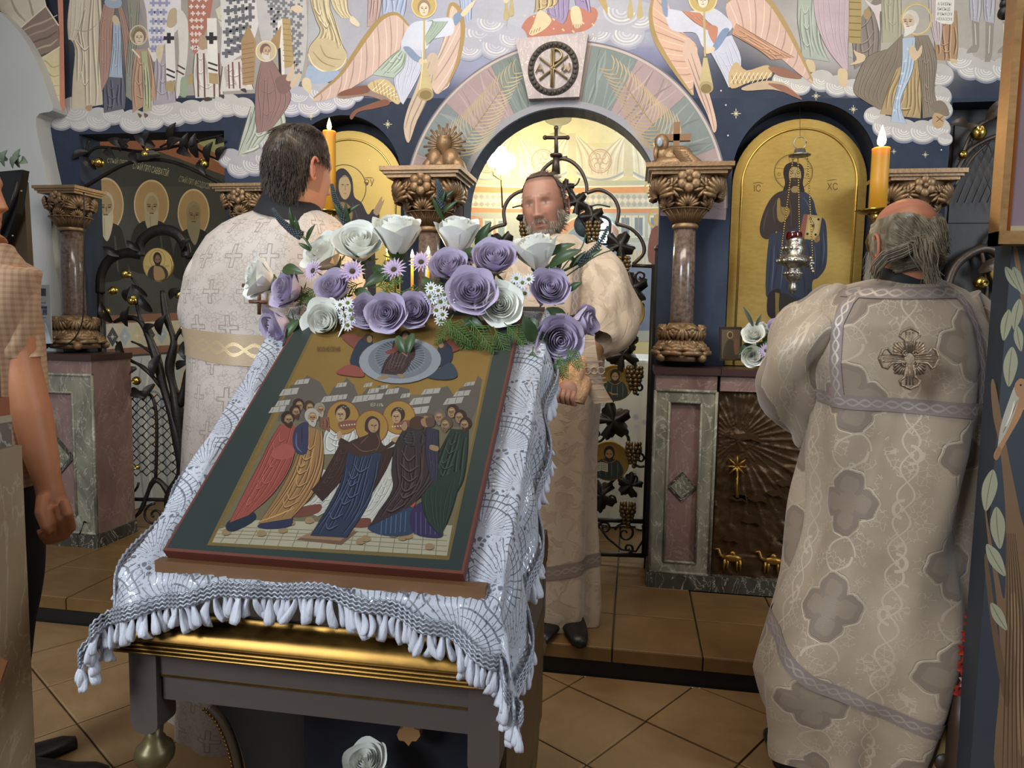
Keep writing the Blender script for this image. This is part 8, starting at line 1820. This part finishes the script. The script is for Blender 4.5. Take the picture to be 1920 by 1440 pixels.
p = onz(78, 1452, .03); shoe((p.x-.02, p.y, 0), (.9, .3, 0), mn); shoe((p.x-.16, p.y+.03, 0), (.5, .6, 0), mn)
# ================================================================== FOREGROUND AND SMALL THINGS
# ---- painted icon kiosk at the right edge
YK = 1.90
kx0 = at(1838, 1200, YK).x; kt = at(1895, 470, YK).z
kio = thing('painted_kiosk', (kx0+.3, YK+.04, 0), 'slate-grey kiosk at the right edge painted with a brown tree, leaves and a bird', 'kiosk')
M_SLATE = mat('slate_blue_paint', '30343a', .6, 0, .2, 5, .06, 60)
b = MB(); b.box((kx0, YK, 0), (kx0+.7, YK+.08, kt+.12)); under(b.build('body', M_SLATE, smooth=False), kio)
P = Paint(planeY(YK), GAIN)
P.p('6f4f2c', [(1868, 1460), (1876, 1260), (1868, 1120), (1852, 1010), (1846, 940), (1856, 1000), (1872, 1080), (1884, 1120), (1886, 980), (1876, 850), (1862, 780), (1858, 720), (1866, 720), (1884, 820), (1900, 900), (1912, 960), (1930, 1060), (1960, 1460)])
P.p('5f4326', [(1846, 1060), (1862, 1200), (1884, 1320), (1894, 1300), (1872, 1190), (1852, 1050)]).p('7d5b34', [(1900, 470), (1914, 560), (1926, 640), (1934, 640), (1920, 550), (1908, 468)]).p('86623a', [(1892, 1130), (1904, 1240), (1910, 1400), (1922, 1400), (1920, 1240), (1906, 1120)])
for k in range(6): P.l('4a3319', 3, [(1880+k*9, 1440), (1884+k*7, 1300), (1888+k*6, 1150), (1888+k*3, 1000)])
def pleaf(x, y, a, ln, c='8f8c6c'):
    ca, sa = cos(R(a)), sin(R(a)); f = lambda u, v: (x+(u*ca-v*sa)*ln, y+(u*sa+v*ca)*ln); P.p(c, [f(0, 0), f(.3, -.16), (f(.65, -.14)), f(1, 0), f(.65, .16), f(.3, .16)]); P.l('6d6a4c', 2, [f(0, 0), f(.5, .02), f(1, 0)])
for x, y, a, ln in ((1900, 500, 70, 56), (1885, 500, 60, 50), (1892, 580, 100, 60), (1906, 610, 80, 50), (1898, 650, 95, 76), (1862, 880, 100, 80), (1868, 950, 85, 80), (1850, 1020, 60, 70), (1912, 560, 100, 60), (1858, 1130, 60, 60), (1930, 700, 100, 70)): pleaf(x, y, a, ln)
P.p('a39a86', [(1876, 800), (1892, 750), (1904, 722), (1914, 730), (1910, 770), (1896, 800), (1880, 826), (1870, 850)]).p('9c6a38', [(1904, 770), (1914, 736), (1922, 752), (1914, 780), (1896, 812), (1880, 840), (1868, 862), (1864, 850), (1886, 812)]).p('8a5a2c', [(1872, 838), (1878, 846), (1870, 862), (1864, 858)]).p('9c6a38', [(1902, 724), (1912, 710), (1924, 716), (1922, 740), (1908, 744)]).e('2a1c12', 1914, 722, 2).l('7d4a24', 2, [(1880, 812), (1896, 780), (1908, 750)]).l('d0c6b0', 3, [(1886, 800), (1896, 776), (1902, 752)])
for k in range(7): P.p('cbb98a' if k % 2 else '3a2a20', [(1815+k*0, 1030+k*13), (1836, 1026+k*13), (1836, 1036+k*13), (1815, 1040+k*13)], False) if False else None
under(P.build('tree_painting', PAINT), kio)
# gilded frame hanging on it
YFm = 1.84; fr_ = thing('gilded_icon_frame', at(1930, 300, YFm), 'gilded frame with orange inner edge cut off by the right picture border', 'picture frame')
M_CU = gold_mat('copper_gold_frame', '7d5a34', '9c7648', 'b58c5a', .34, .7)
a0 = at(1888, 240, YFm); zt, zb = 2.75, at(1900, 458, YFm).z
b = MB(); b.box((a0.x, YFm, zb), (a0.x+.016, YFm+.05, zt)); under(b.build('frame_bar', M_CU, smooth=False), fr_)
b = MB(); b.box((a0.x, YFm-.004, zb), (a0.x+.55, YFm+.05, zb+.030)); under(b.build('frame_bar', M_CU, smooth=False), fr_)
b = MB(); b.box((a0.x+.016, YFm+.006, zb+.030), (a0.x+.026, YFm+.05, zt)); under(b.build('inner_edge', mat('burnt_orange_gilding', '8a4a14', .3, .6), smooth=False), fr_)
b = MB(); b.box((a0.x+.026, YFm+.012, zb+.040), (a0.x+.55, YFm+.05, zt)); under(b.build('picture', mat('dusky_rose_painting', '6b5358', .6, 0, .4, 5), smooth=False), fr_)
b = MB(); b.box((a0.x+.026, YFm+.004, zb+.030), (a0.x+.55, YFm+.05, zb+.042)); under(b.build('inner_edge', mat('pale_gilding', 'b5a27c', .35, .6), smooth=False), fr_)
# ---- wooden stand with red flowers between the priest and the kiosk
YV = 2.02; st = thing('inlaid_wooden_stand', (at(1790, 1400, YV).x, YV+.08, 0), 'pale wooden stand with dark oval and diamond inlays beside the balding priest’s hem', 'stand')
l = [(1742, 1500), (1748, 1440), (1768, 1380), (1790, 1330), (1804, 1316), (1814, 1330), (1816, 1440), (1814, 1500)]
b = MB(); b.prism([at(x, y, YV) for x, y in l], (0, .03, 0)); b.box((at(1742, 1500, YV).x, YV, 0), (at(1815, 1500, YV).x, YV+.03, at(1760, 1495, YV).z)); under(b.build('panel', mat('pale_varnished_wood', '8f7a50', .45, 0, .2, 8), None, False), st)
M_DK = mat('dark_inlay_wood', '3a2a1e', .45)
c = at(1771, 1430, YV-.001); b = MB(); b.lathe([(.026, 0), (.026, .004)], c, 24, (0, -1, 0)); o = b.build('oval_inlay', M_DK, None); o.scale = (1, 1, 1); under(o, st)
for pts in ([(1790, 1382), (1800, 1366), (1810, 1380), (1800, 1398)], [(1766, 1360), (1782, 1330), (1792, 1322), (1788, 1342), (1776, 1364)]): b = MB(); b.prism([at(x, y, YV-.001) for x, y in pts], (0, -.004, 0)); under(b.build('diamond_inlay', M_DK, None, False), st)
vz = thing('red_flower_bunch', at(1808, 1240, 2.0), 'bunch of red and pink flowers glimpsed between the damask vestment and the kiosk', 'flowers')
M_RDF = petal_mat('red_petal', '8f1a10', 'b82a16', 'cf4424'); M_PKF = petal_mat('pale_pink_petal', 'b08a84', 'c9a59c', 'd6bdb2')
for i, (x, y, m) in enumerate(((1822, 1160, M_RDF), (1816, 1190, M_RDF), (1810, 1215, M_RDF), (1820, 1240, M_PKF), (1804, 1245, M_RDF), (1812, 1275, M_PKF), (1800, 1290, M_RDF), (1824, 1205, M_RDF))):
    b = MB(); c = at(x, y, 2.0)
    for k in range(7): a = k*.9; leaf_mesh(b, c, V((cos(a), -.5, sin(a))), (0, -1, 0), .03, .022, .2)
    under(b.build('blossom', m), vz)
b = MB(); p = at(1808, 1300, 2.0); b.lathe([(.03, -p.z+.0), (.03, -p.z+.05), (.035, -.1), (.03, 0)], p, 14); under(b.build('vase', M_DK), vz)
# ---- iron ornament strip seen beside the vestment
b = MB()
for k in range(5): c = (1826, 940+k*26); b.tube([at(x, y, 2.5) for x, y in spiral(c, 12, 1.3, 90*k, 1 if k % 2 else -1)], .005, 6)
q = at(1832, 900, 2.5); b.tube([q, V((q.x, q.y, 0))], .006, 6); tag(b.build('scroll_ironwork', M_IRON), 'strip of dark iron scrolls showing between the damask vestment and the kiosk', 'ironwork')
# ---- marbled kiosk at the left edge
YJ = 1.12; jx = at(40, 1000, YJ+.11).x; zt = at(15, 650, YJ).z
kl = thing('marbled_kiosk', (jx-.2, YJ+.15, 0), 'cream and terracotta marbled kiosk cut off by the left picture border', 'kiosk')
b = MB(); b.box((jx-.5, YJ, 0), (jx, YJ+.12, at(20, 860, YJ).z)); under(b.build('body', stone_mat('cream_marbling', [(.3, '8a6f50'), (.5, '9c8362'), (.7, 'a89272')], 2, 2.5, .5, 'c9b692', .4), smooth=False), kl)
z1 = at(20, 860, YJ).z
b = MB(); b.box((jx-.5, YJ+.002, z1), (jx-.012, YJ+.11, at(10, 810, YJ).z)); under(b.build('grey_band', stone_mat('grey_marbling', [(.3, '5d5148'), (.5, '75675a'), (.7, '86786a')], 3, 2), smooth=False), kl)
b = MB(); b.box((jx-.5, YJ-.002, at(10, 810, YJ).z), (jx-.010, YJ+.11, at(10, 796, YJ).z)); under(b.build('pale_band', mat('pale_stone_band', 'b3a084', .6), smooth=False), kl)
b = MB(); b.box((jx-.5, YJ, at(10, 796, YJ).z), (jx-.014, YJ+.11, at(10, 760, YJ).z)); under(b.build('terracotta_band', mat('terracotta_paint', '9c5a38', .6), smooth=False), kl)
b = MB(); b.box((jx-.5, YJ, at(10, 760, YJ).z), (jx-.022, YJ+.10, zt)); under(b.build('upper_panel', mat('gilt_brown_panel', '7d5a38', .5, .2), smooth=False), kl)
b = MB(); b.box((jx-.5, YJ-.004, at(10, 764, YJ).z), (jx-.032, YJ, at(10, 700, YJ).z)); under(b.build('dark_picture', M_BLACK, smooth=False), kl)
for pts in ([(-20, 1262), (0, 1230), (16, 1240), (4, 1276), (-20, 1300)],): b = MB(); b.prism([at(x, y, YJ-.001) for x, y in pts], (0, -.003, 0)); under(b.build('diamond_inlay', mat('brown_inlay', '6b3f1e', .5), None, False), kl)
# ---- power strip on the step with its lead
p = onz(210, 1012, ZS); t = thing('power_strip', p, 'white power strip lying on the step beside the iron gate', 'power strip')
d = (onz(232, 1000, ZS)-onz(188, 1020, ZS)); d.z = 0; d.normalize(); s = V((-d.y, d.x, 0))
b = MB(); q = [p-d*.085-s*.026, p+d*.085-s*.026, p+d*.085+s*.026, p-d*.085+s*.026]; b.prism([v+V((0, 0, .001)) for v in q], (0, 0, .034)); under(b.build('housing', mat('white_plastic', 'b9b6ac', .4, 0, .05), None, False), t)
for k in (-.05, 0, .05): b = MB(); b.lathe([(.018, .0355), (.018, .036), (.012, .0362)], p+d*k, 14); under(b.build('socket', M_BLACK), t)
b = MB(); b.tube([p-d*.085+V((0, 0, .018)), onz(170, 985, ZS+.05), at(158, 978, 3.2), at(150, 1000, 3.22), onz(140, 1010, ZS)], .004, 6); under(b.build('lead', M_BLACK), t)
# ---- cable hanging in front of the left column
b = MB(); b.tube([at(x, y, 3.28) for x, y in smooth_pts([(157, 360), (158, 430), (157, 520), (156, 590), (148, 620), (134, 640), (110, 650), (70, 648)], False, 6)], .0035, 6); tag(b.build('hanging_cable', M_BLACK), 'thin black cable hanging down in front of the far left column', 'cable')
# ---- printed sheets on the far left pedestal
t = thing('printed_sheets', at(74, 640, 3.24), 'printed white sheets in a stand on the far left pedestal', 'papers')
def quad(pts, Y): return [at(x, y, Y) for x, y in pts]
b = MB(); b.prism(quad([(57, 534), (93, 534), (97, 644), (62, 644)], 3.25), (0, .006, 0)); under(b.build('sheet', mat('white_paper', 'a9adb3', .7, 0, .06), None, False), t)
b = MB(); b.prism(quad([(44, 612), (84, 606), (97, 644), (50, 646)], 3.20), (0, .004, 0)); under(b.build('sheet', mat('white_paper', 'a9adb3', .7), None, False), t)
P = Paint(planeY(3.2485), GAIN)
P.p('3b4660', [(58, 540), (86, 541), (86, 555), (58, 553)], False).p('3f4a63', [(60, 572), (88, 574), (88, 579), (60, 577)], False).p('4a5570', [(80, 580), (88, 580), (88, 590), (80, 590)], False)
for k in range(10): P.l('80858f', 1.2, [(61, 560+k*7), (86 if k % 3 else 78, 560.5+k*7)], False, False)
under(P.build('print', PAINT), t)
# ---- dark frame with cloth leaves left of the pier
t = thing('dark_framed_board', at(20, 600, 3.1), 'tall black and brown framed board behind the man at the left edge', 'board')
b = MB(); b.prism(quad([(-40, 325), (42, 318), (30, 400), (4, 470), (-40, 520)], 3.0), (0, .04, 0)); under(b.build('black_panel', M_BLACK, None, False), t)
b = MB(); b.prism(quad([(10, 350), (44, 340), (60, 605), (30, 612), (-20, 560)], 3.06), (0, .03, 0)); under(b.build('brown_board', mat('umber_board', '3f3020', .5, 0, .3, 8), None, False), t)
b = MB(); b.tube(quad([(-2, 440), (22, 380), (34, 340)], 2.985), .012, 6); under(b.build('dark_rail', M_IRON, None), t)
for k, (x, y, a, ln) in enumerate(((8, 312, -60, 34), (24, 316, -40, 36), (36, 314, -70, 36), (14, 300, 200, 30), (40, 300, 20, 20))):
    b = MB(); leaf_mesh(b, at(x, y, 2.98), V((cos(R(a)), -.2, -sin(R(a)))), (0, -1, .2), ln*.0024, .045, .2); o = b.build('cloth_leaf', mat('grey_green_cloth_leaf', '6d7a66', .7)); tag(o, ('leftmost', 'second', 'third', 'fourth', 'rightmost')[k]+' grey-green cloth leaf on the black framed board', 'cloth leaf', 'cloth leaves on the board')
for x, y in ((40, 358), (24, 442)): b = MB(); b.ball(at(x, y, 2.975), .005, 8, 6); under(b.build('bright_pin', M_SILVER), t)
# ---- small dark icon and bouquet under the saviour
t = thing('small_dark_icon', at(1370, 676, YP+.06), 'small dark framed icon standing at the foot of the gold saviour icon', 'icon')
q = quad([(1349, 613), (1391, 613), (1391, 676), (1349, 676)], YP+.07); b = MB(); b.prism(q, (0, .015, 0)); under(b.build('frame', mat('dark_walnut_frame', '2a2018', .4), None, False), t)
P = Paint(planeY(YP+.0695), GAIN); P.p('5a4a34', [(1353, 618), (1388, 618), (1388, 672), (1353, 672)], False).e('8a744a', 1369, 628, 6, 7).e('4a3420', 1369, 628, 4, 5).p('43392a', [(1356, 672), (1360, 645), (1369, 636), (1378, 645), (1384, 672)]).p('6d4a34', [(1376, 640), (1384, 636), (1385, 660), (1378, 664)]); under(P.build('picture', ENAMEL), t)
YQ = YP+.02
rose(1413, 627, 21, YQ, (-.3, -.8, .4), 'w', 'white rose at the left of the small bouquet under the saviour icon', .6, 1); rose(1432, 620, 16, YQ+.03, (.4, -.6, .6), 'w', 'smaller white rose behind, in the small bouquet under the saviour icon', .4, 2); rose(1411, 668, 21, YQ, (-.1, -.95, .0), 'w', 'white rose hanging low in the small bouquet over the slab edge', .4, 3)
rose(1455, 616, 18, YQ+.02, (.1, -.8, .5), 'l', 'lavender rose in the small bouquet beside the damask sleeve', .6, 2); rose(1476, 606, 16, YQ+.05, (.3, -.6, .6), 'w', 'white rose half behind the damask sleeve in the small bouquet', .5, 0)
daisy(1436, 658, 15, YQ-.02, (0, -.9, .2), DLm, 'pink daisy low in the small bouquet under the saviour icon', None)
b = MB(); 
for k, (x, y, a, ln) in enumerate(((1420, 645, 20, 40), (1430, 640, -20, 44), (1410, 645, 140, 30), (1440, 650, 60, 34), (1425, 650, 100, 30))): leaf_mesh(b, at(x, y, YQ+.01), V((cos(R(a)), -.2, -sin(R(a)))), (0, -1, .3), ln*.0026, .05, .15)
b.ball(at(1432, 664, YQ+.06), .06, 12, 8, (1.2, .7, .8)); tag(b.build('bouquet_greenery', M_LEAF), 'dark greenery of the small bouquet under the saviour icon', 'greenery')
b = MB(); leaf_mesh(b, at(1412, 612, YQ), V((-.5, -.1, .9)), (0, -1, .1), .10, .02, .1); leaf_mesh(b, at(1416, 612, YQ), V((.3, -.1, .7)), (0, -1, .1), .06, .016, .1); tag(b.build('veronica_sprig', mat('grey_green_sprig', '3f4a3c', .6)), 'grey-green sprig rising from the small bouquet under the saviour icon', 'sprig')
# ---- chandelier beads at the top right
b = MB(); 
for k, (y, r) in enumerate(((24, 11), (8, 8), (-4, 6), (-14, 8), (-28, 6))): b.ball(at(1884, y, 2.3), r*.0017, 10, 8)
b.tube([at(1884, 24, 2.3), at(1884, -140, 2.3)], .003, 5); tag(b.build('bead_chain', M_BLACK), 'string of black beads hanging in at the top right corner', 'bead chain')
# ---- things under the lectern: arched backboard, blue panel, cross foot, rose
t = thing('arched_backboard', (-.5, 1.6, 0), 'black arched board with beaded gilt edging standing under the lectern', 'board')
arc = [(392, 1325), (412, 1345), (428, 1375), (440, 1410), (448, 1450), (456, 1520)]
zt = at(600, 1290, 1.60).z; xr = LX1-.06
A3 = [at(x, y, 1.60) for x, y in smooth_pts(arc, False, 5)]; A3 = [p for p in A3]
lp = [V((A3[0].x+.02, 1.60, zt)), V((xr, 1.60, zt)), V((xr, 1.60, 0)), V((A3[-1].x+.02, 1.60, 0))]+[p+V((.02, 0, 0)) for p in A3[::-1]]
b = MB(); b.prism(lp, (0, .02, 0)); under(b.build('board', M_BLACK, None, False), t)
b = MB(); b.tube(A3+[V((A3[-1].x+.01, 1.60, .02))], .014, 8); under(b.build('edging', mat('brown_edging', '4a3c2c', .4, .2)), t)
b = MB(); 
for p in resample(A3, .011): b.ball(p+V((-.006, -.014, .0)), .0045, 6, 5)
under(b.build('gilt_beads', M_GILT), t)
b = MB(); b.box((at(572, 1400, 1.58).x, 1.575, 0), (xr-.02, 1.595, zt-.005)); tag(b.build('blue_panel', mat('midnight_blue_velvet', '10131f', .9, 0, .3), smooth=False), 'midnight blue panel standing under the lectern behind the wooden cross foot', 'panel')
b = MB(); cz = [(755, 1335), (776, 1335), (776, 1366), (786, 1370), (788, 1380), (780, 1390), (772, 1390), (766, 1399), (758, 1390), (748, 1388), (744, 1378), (748, 1368), (755, 1366)]
b.prism([at(x, y, 1.50) for x, y in cz], (0, .02, 0)); q = at(766, 1300, 1.50); b.box((q.x-.012, 1.50, q.z-.05), (q.x+.012, 1.52, zb_ if False else at(766, 1250, 1.50).z)); tag(b.build('cross_foot', mat('light_cross_wood', 'a17a4c', .5, 0, .2, 12), smooth=False), 'light wooden trefoil cross end hanging under the lectern apron', 'cross')
rose(686, 1432, 42, 1.45, (0, -.5, .85), 'w', 'white rose with green stem at the bottom picture edge under the lectern', .5, 1)
